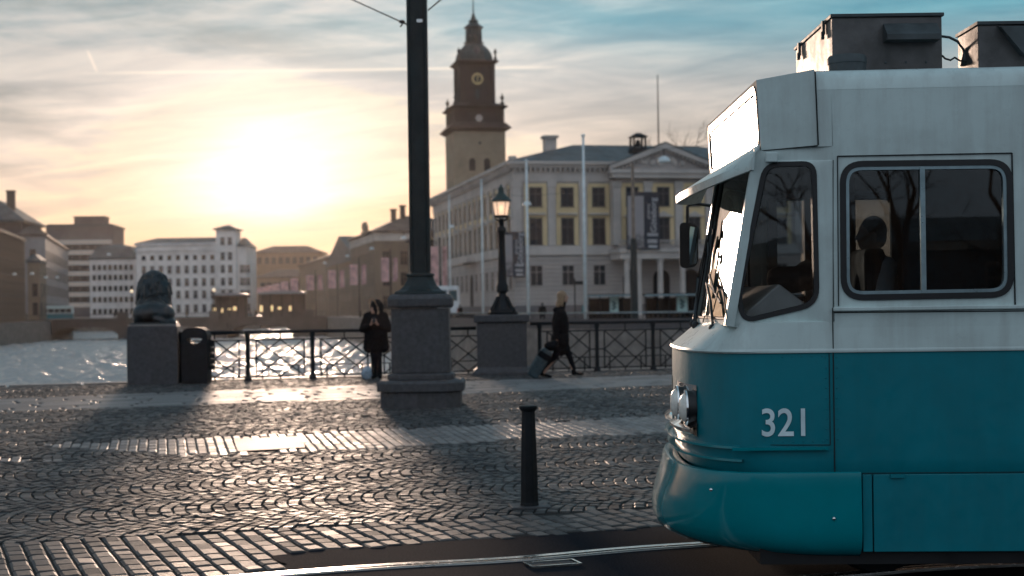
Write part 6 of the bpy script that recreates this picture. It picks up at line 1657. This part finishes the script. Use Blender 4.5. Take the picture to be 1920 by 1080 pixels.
b = MB(); b.loft([[(tx0 - 0.7, -1.6, tz - 0.4), (tx1 + 0.7, -1.6, tz - 0.4), (tx1 + 0.7, 6.7, tz - 0.4), (tx0 - 0.7, 6.7, tz - 0.4)], [(tx0 - 0.7, -1.6, tz - 0.1), (tx1 + 0.7, -1.6, tz - 0.1), (tx1 + 0.7, 6.7, tz - 0.1), (tx0 - 0.7, 6.7, tz - 0.1)], [((tx0 + tx1) / 2 - 0.1, 2.4, tz + 1.1), ((tx0 + tx1) / 2 + 0.1, 2.4, tz + 1.1), ((tx0 + tx1) / 2 + 0.1, 2.6, tz + 1.1), ((tx0 + tx1) / 2 - 0.1, 2.6, tz + 1.1)]], True, True, True); b.build('tower_roof', M_slate, ho)
for c in (tx0 + (tx1 - tx0) * 0.33, tx0 + (tx1 - tx0) * 0.70):
    for zz in (1.2, 4.9, 8.2, 11.6, 15.0, 19.0): put_copy(wh, (c, -0.94, zz), 0, ho)
Wr = e_.x - c_.x - 4.4
b = MB(); b.box((tx1, 0.4, -0.3), (tx1 + Wr, 16, Hh - 0.6)); b.build('right_wing', M_hw, ho)
b = MB(); b.loft([[(tx1, -0.1, Hh - .6), (tx1 + Wr + .4, -0.1, Hh - .6), (tx1 + Wr + .4, 16, Hh - .6), (tx1, 16, Hh - .6)], [(tx1, 8, Hh + 2), (tx1 + 1, 8, Hh + 2), (tx1 + 1, 9, Hh + 2), (tx1, 9, Hh + 2)]], True, True, True); b.build('wing_roof', M_slate, hr)
for k in range(3):
    for zz in (1.2, 4.9, 8.2, 11.6): put_copy(wh, (tx1 + 1.4 + k * max(Wr - 2.4, 1.5) / 2, 0.36, zz), 0, ho)
a2, c2_ = P(168, 492, 398), P(256, 466, 398)
simple_building('grey white block with a dark attic storey left of the long white building', a2.x, 398, 0, c2_.x - a2.x - 0.3, 15, a2.z + 1.0, M_hw2, 'mansard', 3.8, M_slate, wins=(('front', 1.1, 1.5, lin(1.2, c2_.x - a2.x - 1.5, 8), (1.0, 4.2, 7.2, 10.2, 12.9), (M_hw, M_pane), 'none'),))
# ---------------------------------------------------------------- left bank
M_off = wallm('office_wall', (0.11, 0.10, 0.105)); M_bandl = pm('office_band', (0.55, 0.49, 0.44), 0.7)
a3, c3x = P(86, 420, 440), P(228, 432, 440)
of = simple_building('broad office block with pale window bands behind the left bank houses', a3.x, 440, 0.10, c3x.x - a3.x - 3, 20, a3.z - 0.6, M_off, 'flat', 1, M_slate, bands=(), wins=())
b = MB(); Wq = c3x.x - a3.x - 3
for k in range(7): b.box((0.4, -0.15, 3.2 + k * 3.15), (Wq - 0.4, 0.0, 4.5 + k * 3.15))
b.build('facade_bands', M_bandl, of)
wq = window_proto('window', 2.1, 1.5, (M_wfr, M_pane), 'none', of); cnt = [0]
win_grid(of, wq, lin(1.8, Wq - 1.8, 8), [4.7 + k * 3.15 for k in range(6)], 'front', Wq, 20, cnt)
a4, c4x = P(140, 414, 455), P(200, 420, 455)
b = MB(); rx_, ry_ = 9.0, 6.0
b.box((7.5, 4, a3.z - 1), (16.5, 12, a3.z + 2.0)); b.box((7.2, 3.7, a3.z + 2.0), (16.8, 12.3, a3.z + 2.3)); b.build('plant_room', M_off, of)
M_dk = wallm('dark_brick', (0.085, 0.07, 0.068))
d0, d1 = P(-78, 430, 318), P(45, 418, 318)
simple_building('tall dark brick building with a hipped roof and chimney on the left bank', d0.x, 318, 0.12, d1.x - d0.x - 1, 22, P(0, 412, 318).z - 0.2, M_dk, 'hip', 4.6, M_slate, wins=(('front', 1.2, 1.6, lin(2, d1.x - d0.x - 3, 5), (1.5, 5, 8.5, 12, 15.6), (M_wfr, M_pane), 'cross'),), chim=((9.2, 4.5, 1.6, 6.6),), over=0.8)
M_pal = wallm('pale_render', (0.26, 0.255, 0.26), (0.17, 0.165, 0.165))
g0, g1 = P(78, 460, 292), P(112, 460, 292)
simple_building('long pale house with a lit roof edge beside the dark brick building', -97.6, 290.8, 0.236, 5.0, 76, 17.3, M_pal, 'hip', 1.8, M_tile, wins=(('right', 1.5, 1.9, lin(3, 73, 16), (1.5, 5.2, 8.7, 12.3), (M_wfr, M_pane), 'cross'), ('front', 1.1, 1.9, (2.6,), (1.5, 5.2, 8.7, 12.3), (M_wfr, M_pane), 'cross')))
h0_ = P(48, 480, 276)
M_war = wallm('warm_stone', (0.22, 0.17, 0.13))
simple_building('small warm stone building with tall windows between the left bank houses', h0_.x, 277, 0.14, 2.2, 7, P(60, 490, 277).z, M_war, 'hip', 1.2, M_slate, wins=(('right', 1.2, 2.3, lin(1.6, 5.4, 2), (1.2, 4.8), (M_wfr, M_pane), 'cross'), ('front', 0.9, 2.3, (1.3,), (1.2, 4.8), (M_wfr, M_pane), 'cross')), over=0.25)
# glass fronted modern block at the left edge: its street face recedes towards the bridge
c5 = P(47, 447, 262)
gl_ = empty('building', (-94.0, 232.6, 0.2), 0.205, 'modern block with tall vertical fins at the far left by the water', 'building', 'buildings along the canal')
Hg = c5.z - 0.4
b = MB(); b.box((0, 0, -0.3), (12, 34, Hg)); b.build('wall', M_dk, gl_)
b = MB(); b.box((-0.3, -0.3, Hg), (12.4, 34.3, Hg + 0.5)); b.build('roof_edge', M_war, gl_)
fp = MB(); fp.box((12.0, -0.10, 0), (12.26, 0.10, Hg - 0.2)); fin = fp.build('facade_fin', M_war, gl_)
for k in range(13):
    o = fin if k == 0 else fin.copy()
    if k: COL.objects.link(o)
    o.location = (0, 0.6 + k * 2.7, 0)
wg = window_proto('window', 2.2, 2.5, (M_wfr, M_pane), 'cross', gl_); cnt = [0]
win_grid(gl_, wg, [1.95 + k * 2.7 for k in range(12)], (1.0, 4.6, 8.2), 'right', 12, 34, cnt)

# ---------------------------------------------------------------- the stone bridge
br = empty('bridge', (-60, 270, 0.0), 0, 'low stone bridge with three openings spanning the canal', 'bridge')
M_br = wallm('bridge_stone', (0.085, 0.075, 0.07))
def bx(px): return P(px, 600, 270).x + 60
zdk = 0.25
b = MB(); b.box((bx(-5), 0, -0.95), (bx(612), 11, zdk)); b.build('deck', M_br, br)
for k, (x0, x1) in enumerate(((-5, 93), (222, 262), (380, 427), (549, 612))):
    b = MB(); b.box((bx(x0), -0.5, -5), (bx(x1), 11.4, -0.55)); b.build('pier', M_br, br)
for (x0, x1) in ((93, 222), (262, 380), (427, 549)):
    X0, X1 = bx(x0), bx(x1); n = 10; b = MB()
    low = [(X0 + (X1 - X0) * k / n, -1.0 - 1.5 * (abs(2 * k / n - 1)) ** 5) for k in range(n + 1)]
    b.loft([[(x, y_, z) for x, z in low] + [(X1, y_, -0.9), (X0, y_, -0.9)] for y_ in (0.1, 10.9)], True, True, True); b.build('arch', M_br, br)
b = MB(); b.box((bx(-5), -0.12, zdk), (bx(612), 0.12, zdk + 0.28)); b.box((bx(-5), -0.08, zdk + 1.05), (bx(612), 0.08, zdk + 1.15))
x = bx(-5)
while x < bx(612): b.box((x, -0.04, zdk + .2), (x + 0.06, 0.04, zdk + 1.1)); x += 0.55
for px in (40, 230, 402, 580): b.box((bx(px) - 0.9, -0.5, zdk - .3), (bx(px) + 0.9, 0.6, zdk + 1.5))
b.build('parapet', M_br, br)

# ================================================================ things on the quays
M_pole_w = pm('white_flagpole', (0.62, 0.68, 0.70), 0.5, var=0.1)
M_pole_b = pm('brown_pole', (0.20, 0.15, 0.12), 0.5, var=0.2)
fp_lab = {843: 'thin white flagpole furthest left in front of the palace side wall', 903: 'white flagpole just left of the lit street lamp', 988: 'white flagpole just right of the lit street lamp', 1094: 'tallest white flagpole between the walker and the dark banner'}
for px0, pt, px1, Y, r in ((842, 368, 845, 150, 0.07), (902, 340, 906, 125, 0.08), (986, 304, 991, 108, 0.095), (1093, 257, 1098, 100, 0.10)):
    t_ = P(px0, pt, Y); x_ = P(px1, 600, Y).x; k = {842: 843, 902: 903, 986: 988, 1093: 1094}[px0]
    f_ = empty('flagpole', (x_, Y, 0.3), 0, fp_lab[k], 'flagpole', 'white flagpoles on the right quay')
    b = MB(); b.tube([(0, 0, 0), (0, 0, t_.z - 0.3)], r * 1.25, 8, r1=r * 0.8); b.build('mast', M_pole_w, f_, smooth=True)
    b = MB(); b.ell((0, 0, t_.z - 0.2), (r * 1.5, r * 1.5, r * 1.2), 8, 6); b.lathe((0, 0, 0), [(r * 2.2, 0), (r * 2.2, 0.25), (r * 1.4, 0.35)], 8); b.build('finial_and_foot', M_pole_w, f_)
t_ = P(1186, 305, 96)
f_ = empty('wire_pole', (P(1190, 600, 96).x, 96, 0.3), 0, 'dark wire pole with a lighter slim top in front of the portico', 'pole')
b = MB(); b.tube([(0, 0, 0), (0, 0, 5.8)], 0.27, 10, r1=0.2); b.build('lower_tube', M_iron2, f_); b = MB(); b.tube([(0, 0, 5.8), (0, 0, t_.z - 0.3)], 0.115, 8, r1=0.10); b.build('upper_tube', M_pole_b, f_)
# hanging street lamps: a bright dome on a thin span wire
M_dome = pm('lamp_dome', (0.60, 0.66, 0.68), 0.35)
hang = [(1245, 300, 95, 'white dome lamp hanging before the palace pediment', 0.34), (988, 382, 110, 'white dome lamp hanging beside the flagpole right of the lit lamp', 0.27), (847, 425, 160, 'white dome lamp hanging by the left end of the palace', 0.27),
        (697, 466, 190, 'white dome lamp hanging over the museum corner', 0.27), (651, 480, 225, 'white dome lamp hanging left of the museum corner', 0.27), (609, 493, 255, 'white dome lamp hanging by the gabled building', 0.27), (757, 446, 175, 'white dome lamp hanging close to the great pole', 0.3),
        (204, 477, 255, 'white dome lamp hanging over the grey white block', 0.3), (27, 514, 240, 'white dome lamp hanging before the finned block', 0.3), (60, 513, 245, 'white dome lamp hanging before the small warm building', 0.3), (86, 520, 250, 'white dome lamp hanging left over the far bridge end', 0.3), (107, 520, 255, 'white dome lamp hanging before the pale house', 0.3)]
mast_mat = M_iron
lmp = None
for px, py, Y, lab, r in hang:
    c_ = P(px, py, Y)
    if lmp is None:
        lmp = empty('hanging_lamp', c_, 0, lab, 'street lamp', 'dome lamps hanging over the quays')
        b = MB(); b.lathe((0, 0, 0), [(0.95, -0.35), (1.0, -0.30), (0.92, 0.0), (0.65, 0.38), (0.25, 0.58), (0.08, 0.62)], 14); b.build('dome', M_dome, lmp, smooth=True)
        b = MB(); b.tube([(0, 0, 0.6), (0, 0, 1.7)], 0.07, 5); b.tube([(-9, 0, 2.2), (0, 0, 1.7), (9, 0, 2.3)], 0.03, 4); b.build('span_wire', M_iron, lmp)
        lmp.scale = (r * 1.25,) * 3
    else:
        o = dup(lmp, c_, 0, lab); o.scale = (r * 1.25,) * 3
# pink event banners on slim poles along the right quay
M_pink = pm('pink_banner', (0.62, 0.36, 0.36), 0.8, var=0.45, scale=0.9, dirt=((0.30, 0.12, 0.14), 1.6, 0.7))
bp_list = [(733, 483, 528, 190, 1, 'nearest the great pole'), (674, 496, 534, 222, 1, 'in front of the museum corner'), (633, 507, 540, 252, 1, 'fourth from the great pole side, before the gabled building'), (592, 516, 544, 285, 1, 'just right of the long white building gap'),
           (562, 522, 547, 315, 0, 'largest of the single banners'), (544, 528, 547, 345, 0, 'second largest of the single banners'), (528, 532, 548, 385, 0, 'third of the single banners'), (514, 535, 548, 425, 0, 'fourth of the single banners'), (504, 538, 549, 470, 0, 'next to last of the single banners'), (494, 540, 549, 520, 0, 'smallest and furthest left of the single banners'), (826, 462, 545, 175, 1, 'between the great pole and the palace')]
for px, pt, pb_, Y, two, lab in bp_list:
    zt_, zb2 = P(px, pt, Y).z, P(px, pb_, Y).z; x_ = P(px, 560, Y).x; s_ = Y / F
    r_ = empty('banner_pole', (x_, Y, 0.25), 0, 'pink banner pole ' + lab, 'banner pole', 'pink banners on poles along the right quay')
    b = MB(); b.tube([(0, 0, 0), (0, 0, zt_ + 0.8)], 0.10, 6); b.build('pole', M_iron, r_)
    b = MB(); b.box((-17 * s_, -0.03, zb2 - .25), (-3 * s_, 0.03, zt_ - .25)); b.build('banner', M_pink, r_)
    if two: b = MB(); b.box((4 * s_, -0.03, zb2 - .25), (13 * s_, 0.03, zt_ - .25)); b.build('banner', M_pink, r_)
# parapet railing on the right quay edge (stone base with light rail)
pr_ = empty('quay_parapet', (RQ[2][0], RQ[2][1], 0.3), 0, 'long dark parapet fence with a pale top rail along the far right quay', 'fence')
o_ = pr_.location
b1 = MB(); b2 = MB(); b3 = MB()
for (x0, y0), (x1, y1) in zip(RQ[2:], RQ[3:]):
    A_ = Vector((x0, y0, 0.3)) - o_; B_ = Vector((x1, y1, 0.3)) - o_
    b1.bar(A_ + Vector((0, 0.3, 1.0)), B_ + Vector((0, 0.3, 1.0)), 0.07); b2.bar(A_ + Vector((0, 0.3, 0.30)), B_ + Vector((0, 0.3, 0.30)), 0.35, 0.62)
    n = int((B_ - A_).length / 0.34)
    for k in range(n):
        c_ = A_ + (B_ - A_) * (k / n) + Vector((0, 0.3, 0)); b3.bar(c_ + Vector((0, 0, 0.6)), c_ + Vector((0, 0, 1.0)), 0.05)
b1.build('top_rail', M_alu, pr_); b2.build('base_wall', M_granite, pr_); b3.build('bars', M_iron, pr_, kind='stuff')
# low posts along the bright pavement
bm_ = MB(); bm_.lathe((0, 0, 0), [(0.16, 0), (0.14, 0.9), (0.17, 0.95), (0.12, 1.08)], 8)
bq = None
for k, px in enumerate((676, 690, 706, 722, 745, 753)):
    Y = 228 - k * 12; x_ = P(px, 590, Y).x
    labs = ('furthest along', 'second furthest along', 'third furthest along', 'third nearest on', 'second nearest on', 'nearest on')[k]
    if bq is None: bq = bm_.build('quay_bollard', M_iron); bq.location = (x_, Y, 0.3); tag(bq, 'dark low bollard ' + labs + ' the bright quay pavement', 'bollard', 'bollards on the bright quay pavement')
    else: o = bq.copy(); COL.objects.link(o); o.location = (x_, Y, 0.3); o['label'] = 'dark low bollard ' + labs + ' the bright quay pavement'

# bus shelters behind the parapet
M_sg = glass('shelter_glass', (0.3, 0.33, 0.34), 0.5, 0.05)
M_ad = pm('poster_pale_blue', (0.42, 0.60, 0.58), 0.5); M_adi = pm('poster_dark_print', (0.05, 0.12, 0.13), 0.6)
for px0, px1, Y, ax_, lab in ((1105, 1188, 112, (1144, 1160), 'glass waiting shelter with a pale blue poster left of the dark wire pole'), (1212, 1345, 106, (1270, 1290), 'longer glass waiting shelter with a pale blue poster right of the dark wire pole')):
    x0, x1 = P(px0, 570, Y).x, P(px1, 570, Y).x; L_ = x1 - x0; s_ = Y / F
    r_ = empty('bus_shelter', (x0, Y, 0.3), 0, lab, 'bus shelter', 'waiting shelters on the quay')
    zr = P(1200, 551, Y).z - 0.3
    b = MB(); b.box((-0.2, -0.9, zr - 0.14), (L_ + 0.2, 0.9, zr)); b.build('roof', M_iron, r_)
    b = MB(); b.box((-0.2, -0.95, zr - 0.17), (L_ + 0.2, -0.9, zr - 0.05)); b.build('fascia', M_alu, r_)
    n = 4 if L_ < 4 else 6
    po = None
    for k in range(n + 1):
        if po is None: bb = MB(); bb.box((-0.05, 0.5, 0), (0.05, 0.6, zr - .15)); po = bb.build('post', M_iron, r_)
        else: po = po.copy(); COL.objects.link(po)
        po.location = (L_ * k / n, 0, 0)
    b = MB(); b.box((0.05, 0.54, 0.25), (L_ - 0.05, 0.56, zr - 0.3)); b.build('glass_wall', M_sg, r_)
    a0_, a1_ = P(ax_[0], 570, Y).x - x0, P(ax_[1], 570, Y).x - x0; za, zb2 = P(1200, 585, Y).z - 0.3, P(1200, 551 + 1, Y).z - 0.3
    b = MB(); b.box((a0_ - 0.06, 0.3, za - 0.1), (a1_ + 0.06, 0.48, zb2 - 0.05)); pc_ = b.build('poster_case', M_iron, r_)
    b = MB(); b.box((a0_, 0.27, za), (a1_, 0.298, zb2 - 0.12)); b.build('poster', M_ad, pc_)
    b = MB(); mx_ = (a0_ + a1_) / 2
    for k in range(5): b.ell((mx_ + (0.07 if k % 2 else -0.06), 0.265, za + 0.28 + k * 0.13), (0.13, 0.012, 0.09), 8, 5)
    b.build('poster_print', M_adi, pc_)
    b = MB(); b.box((0.4, 0.15, 0.42), (L_ - 0.6, 0.45, 0.48)); b.build('bench', M_iron, r_)
# sign post
x_ = P(1078, 560, 104).x
sgp = empty('sign_post', (x_, 104, 0.3), 0, 'thin dark stop sign post with a small board between walker and tallest flagpole', 'sign')
b = MB(); b.tube([(0, 0, 0), (0, 0, 3.4)], 0.05, 6); b.build('post', M_iron, sgp); b = MB(); b.box((0, -0.03, 2.95), (0.75, 0.03, 3.2)); b.build('board', M_iron, sgp)
b = MB(); b.box((0.5, -0.04, 0.9), (0.75, 0.02, 1.45)); b.build('plate', pm('teal_sign', (0.02, 0.16, 0.18), 0.5), sgp)

# ---------------------------------------------------------------- white van, far tram, cafe kiosks on the bridge
def wheel_ring(b, c, r, w_, axis='y', n=14):
    b.loft([[ (c[0] + r * k2 * math.cos(2 * math.pi * k / n), c[1] + yy, c[2] + r * k2 * math.sin(2 * math.pi * k / n)) for k in range(n)] for k2, yy in ((0.3, -w_), (1, -w_), (1, w_), (0.3, w_))], True, True, True)
vY = 150; v0 = P(818, 583, vY); 
van = empty('van', (v0.x + 1.2, vY, 0.3), 0.0, 'white high roofed van parked between the great pole and the palace', 'van')
vw = 1.15; vh = P(838, 536, vY).z - 0.3
b = MB(); b.loft([[(-vw * e, y_, 0.35) , (vw * e, y_, 0.35), (vw * e, y_, vh * 0.55), (vw * e * 0.93, y_, h_ * 0.97), (vw * e * 0.8, y_, h_), (-vw * e * 0.8, y_, h_), (-vw * e * 0.93, y_, h_ * 0.97), (-vw * e, y_, vh * 0.55)] for y_, e, h_ in ((-0.05, 0.96, vh * 0.985), (0.1, 1.0, vh), (3.6, 1.0, vh), (4.4, 0.97, vh * 0.75), (5.2, 0.92, vh * 0.55))], True, True, True)
M_van = pm('van_white', (0.62, 0.64, 0.66), 0.35, var=0.05)
bevel(b.build('body', M_van, van), 0.05)
b = MB()
for s in (-1, 1): b.box((s * 0.52 - 0.44, -0.085, vh * 0.58), (s * 0.52 + 0.44, -0.06, vh * 0.88))
b.build('rear_windows', pm('van_glass', (0.05, 0.09, 0.10), 0.1), van)
b = MB(); b.box((-vw * 0.95, -0.2, 0.32), (vw * 0.95, 0.1, 0.55)); b.build('bumper', M_rub, van)
for s in (-1, 1):
    b = MB(); b.box((s * 1.0 - 0.07, -0.09, 0.9), (s * 1.0 + 0.07, -0.055, 1.3)); b.build('tail_light', pm('tail_light_red', (0.25, 0.02, 0.02), 0.3), van)
    for y_ in (0.9, 4.2):
        b = MB(); n = 14; b.loft([[(s * 0.95 + xx, y_ + 0.33 * math.cos(2 * math.pi * k / n), 0.33 + 0.33 * math.sin(2 * math.pi * k / n)) for k in range(n)] for xx in (-0.12, 0.12)], True, True, True); b.build('wheel', M_rub, van)
# tram crossing the far bridge end on the left
tY = 292; q0 = P(78, 583, tY); q1 = P(128, 565, tY)
ft = empty('tram', ((q0.x + q1.x) / 2, tY, 0.25), 0.12, 'small distant pale tram crossing by the left end of the bridge', 'tram')
Lt = (q1.x - q0.x) + 1.5; ht = 2.9
b = MB(); b.box((-Lt / 2, -1.2, 0.35), (Lt / 2, 1.2, 1.35)); bevel(b.build('lower_body', M_tb, ft), 0.1)
b = MB(); b.box((-Lt / 2, -1.2, 2.3), (Lt / 2, 1.2, ht)); b.box((-Lt / 2 + 0.1, -1.17, 1.35), (Lt / 2 - 0.1, 1.17, 1.55)); bevel(b.build('roof', M_tw, ft), 0.1)
b = MB(); b.box((-Lt / 2 + 0.06, -1.18, 1.55), (Lt / 2 - 0.06, 1.18, 2.3)); b.build('window_band', M_pane, ft)
b = MB()
for k in range(7): b.box((-Lt / 2 + k * Lt / 6 - 0.06, -1.21, 1.35), (-Lt / 2 + k * Lt / 6 + 0.06, 1.21, 2.35))
b.build('window_posts', M_tw, ft)
# pavilions / stops on the bridge
M_warm = emis('warm_interior_light', (1.0, 0.72, 0.36), 0.9); M_kroof = pm('pavilion_roof', (0.26, 0.26, 0.28), 0.4, var=0.1)
for px0, px1, pyt, Y, lab in ((399, 465, 549, 276, 'glazed tram stop pavilion on the bridge under the belvedere tower'), (486, 574, 546, 276, 'larger curved roof tram stop pavilion with warm lights on the bridge')):
    x0, x1 = P(px0, 570, Y).x, P(px1, 570, Y).x; L_ = x1 - x0; zt_ = P(px0, pyt, Y).z - 0.25
    r_ = empty('tram_stop', (x0, Y, 0.25), 0, lab, 'tram stop', 'tram stops on the far bridge')
    b = MB(); n = 8; b.loft([[(L_ * k / n, y_, zt_ - 0.35 + 0.35 * math.sin(math.pi * k / n) ** 0.6 if 0 < k < n else zt_ - 0.35) for k in range(n + 1)] + [(L_, y_, zt_ - 0.55), (0, y_, zt_ - 0.55)] for y_ in (-1.5, 1.5)], True, True, True); b.build('roof', M_kroof, r_)
    b = MB(); b.box((0.2, 0.9, 0.1), (L_ - 0.2, 1.0, zt_ - 0.55)); b.build('back_wall', M_dk, r_)
    po = None
    for k in range(5):
        if po is None: bb = MB(); bb.box((-0.07, -1.2, 0), (0.07, -1.06, zt_ - .5)); po = bb.build('post', M_iron, r_)
        else: po = po.copy(); COL.objects.link(po)
        po.location = (0.2 + (L_ - 0.4) * k / 4, 0, 0)
    rg_ = random.Random(int(px0))
    for k in range(4): 
        b = MB(); xx = 0.6 + k * (L_ - 1.6) / 4 + rg_.uniform(-.5, .5); b.box((xx - rg_.uniform(0.1, 0.5), 0.80, 1.1 + rg_.uniform(0, 0.6)), (xx + 0.22, 0.88, 2.1 + rg_.uniform(-.2, .3))); b.build('lit_panel', M_warm, r_)
# small figures on the bridge and the quay: one continuous body each, with a coat part
def far_person(x, y, z, h, lab, coatm, rz=0.0, stride=0.12):
    r_ = empty('person', (x, y, z), rz, lab, 'person', 'people on the far bridge and quay')
    k = h / 1.75
    sg = [('e', (0, 0, 1.62 * k), (0.09, 0.10, 0.12)), ('c', (0, 0, 1.3 * k), (0, 0, 1.5 * k), 0.09, 0.06), ('e', (0, 0, 1.15 * k), (0.19, 0.12, 0.30)), ('c', (-0.09, 0, 0.9 * k), (-0.09 - stride, 0, 0.06), 0.10, 0.05), ('c', (0.09, 0, 0.9 * k), (0.09 + stride, 0, 0.06), 0.10, 0.05), ('c', (-0.2, 0, 1.38 * k), (-0.27, 0, 0.85 * k), 0.06, 0.04), ('c', (0.2, 0, 1.38 * k), (0.27, 0, 0.85 * k), 0.06, 0.04), ('c', (-0.09 - stride, 0, 0.05), (-0.09 - stride, -0.16, 0.04), 0.05, 0.04), ('c', (0.09 + stride, 0, 0.05), (0.09 + stride, -0.16, 0.04), 0.05, 0.04)]
    fig_mesh('body', sg, M_trous, r_, 0.035, 2)
    fig_mesh('coat', [('e', (0, 0, 1.13 * k), (0.235, 0.16, 0.36)), ('c', (-0.2, 0, 1.38 * k), (-0.28, 0, 0.95 * k), 0.085, 0.06), ('c', (0.2, 0, 1.38 * k), (0.28, 0, 0.95 * k), 0.085, 0.06)], coatm, r_, 0.035, 2)
M_c2 = pm('brown_coat', (0.07, 0.05, 0.04), 0.9); M_c3 = pm('pale_coat', (0.30, 0.26, 0.23), 0.9)
for px, Y, z, m_, lab in ((470, 274, 0.25, M_c3, 'distant person in a pale coat between the two bridge pavilions'), (480, 273, 0.25, M_coat, 'distant dark person left of the larger bridge pavilion'), (350, 274, 0.25, M_c2, 'distant person in a brown coat right of the bronze lion'), (715, 205, 0.3, M_coat, 'distant dark person on the bright pavement beside the hooded woman'), (736, 190, 0.3, M_c3, 'distant pale coated person just left of the great plinth'), (862, 150, 0.3, M_coat, 'distant dark person standing right of the white van'), (1017, 112, 0.3, M_coat, 'distant dark person left of the walking woman by the palace wall'), (215, 274, 0.25, M_coat, 'distant dark person above the left bridge opening')):
    far_person(P(px, 580, Y).x, Y, z, 1.75, lab, m_)
# lamp standards on the bridge, lit
lY = None
for px, py, Y, lab in ((247, 546, 271, 'small lit globe lamp on the bridge left of the lion'), (401, 543, 271, 'small lit globe lamp on the bridge left of the first pavilion')):
    c_ = P(px, py, Y)
    if lY is None:
        lY = empty('bridge_lamp', (c_.x, Y, 0.3), 0, lab, 'street lamp', 'globe lamps on the far bridge')
        b = MB(); b.tube([(0, 0, 0), (0, 0, c_.z - 0.5)], 0.09, 6); b.build('post', M_iron, lY); b = MB(); b.ell((0, 0, c_.z - 0.3), (0.26, 0.26, 0.28), 10, 8); b.build('globe', emis('globe_light', (1.0, 0.75, 0.5), 1.1), lY)
    else: dup(lY, (c_.x, Y, 0.3), 0, lab)

# ================================================================ trees
M_bark = pm('bare_branches', (0.055, 0.042, 0.034), 0.9, var=0.25)
def bare_tree(label, x, y, z, H, spread, seed, depth=5, group='bare winter trees', crown_from=0.3):
    rg = random.Random(seed); root = empty('bare_tree', (x, y, z), 0, label, 'tree', group)
    tk = MB(); cr = MB()
    def br_(b, p, d, L, r, lv):
        q = p + d * L * 0.5 + Vector((rg.uniform(-1, 1), rg.uniform(-1, 1), 0)) * L * 0.05; e = q + (d + Vector((rg.uniform(-.2, .2), rg.uniform(-.2, .2), 0.05))).normalized() * L * 0.5
        b.tube([p, q, e], r, 5 if lv < 2 else 3, r1=r * 0.55)
        if lv >= depth: return
        for k in range(3 if lv < 2 else rg.choice((2, 3, 3))):
            a_ = rg.uniform(0, 2 * math.pi); o_ = d.orthogonal().normalized(); o_.rotate(Matrix.Rotation(a_, 3, d))
            nd = (d * rg.uniform(0.6, 1.0) + o_ * rg.uniform(0.4, 0.85) * spread + Vector((0, 0, 0.12))).normalized()
            st_ = e if rg.random() < 0.6 else q
            br_(cr, st_, nd, L * rg.uniform(0.55, 0.75), r * 0.52, lv + 1)
    br_(tk, Vector((0, 0, -0.2)), Vector((0, 0, 1)), H * crown_from, H * 0.022, 0)
    tk.build('trunk', M_bark, root); cr.build('crown', M_bark, root)
    return root
for k, (px, Y, H) in enumerate(((1297, 235, 36), (1318, 228, 34), (1345, 218, 35))):
    bare_tree(('leftmost bare tree rising behind the palace roof', 'bare tree behind the palace roof beside the tram sign box', 'bare tree behind the palace hidden by the tram front')[k], P(px, 500, Y).x, Y, 0.2, H, 0.9, 40 + k, 6)
# park trees and a street front behind the camera: seen only as reflections in the tram
for k, (x, y, H) in enumerate(((-8, -40, 13), (4, -44, 15), (14, -38, 13), (24, -46, 15), (-20, -45, 14), (36, -40, 13), (9, -52, 16), (-2, -36, 14), (9, -37, 13), (19, -41, 15), (29, -37, 14))):
    bare_tree('bare park tree behind the photographer, number %d along the row' % (k + 1) if False else ('bare park tree behind the viewer ' + ('slightly left', 'slightly right', 'to the right', 'further right', 'far to the left', 'far to the right', 'in the second row', 'nearest to the left', 'straight behind', 'between the right ones', 'beyond the right ones')[k]), x, y, 0.0, H, 1.0, 70 + k, 6, group='bare park trees behind the viewer', crown_from=0.28)
simple_building('dark brick street front behind the viewer', 44, -60, math.pi, 80, 14, 4.6, pm('cold_dark_wall', (0.045, 0.05, 0.06), 0.9), 'hip', 1.6, M_slate, wins=(('front', 1.6, 2.2, lin(4, 76, 14), (1.2,), (M_wfr, M_pane), 'cross'),), group='street behind the viewer')

# ================================================================ evening haze
hz = MB(); hz.box((-1600, -460, -10), (1600, 3600, 56)); ho_ = hz.build('haze', M_shade, kind='stuff')
mh_ = bpy.data.materials.new('haze'); mh_.use_nodes = True; nt = mh_.node_tree; nt.nodes.clear()
t = NT(nt); pv = t.node('ShaderNodeVolumePrincipled'); pv.inputs['Color'].default_value = (0.98, 0.88, 0.80, 1); pv.inputs['Density'].default_value = 0.00005; pv.inputs['Anisotropy'].default_value = 0.76
o_ = t.node('ShaderNodeOutputMaterial'); t.l.new(pv.outputs[0], o_.inputs['Volume'])
ho_.data.materials.clear(); ho_.data.materials.append(mh_)
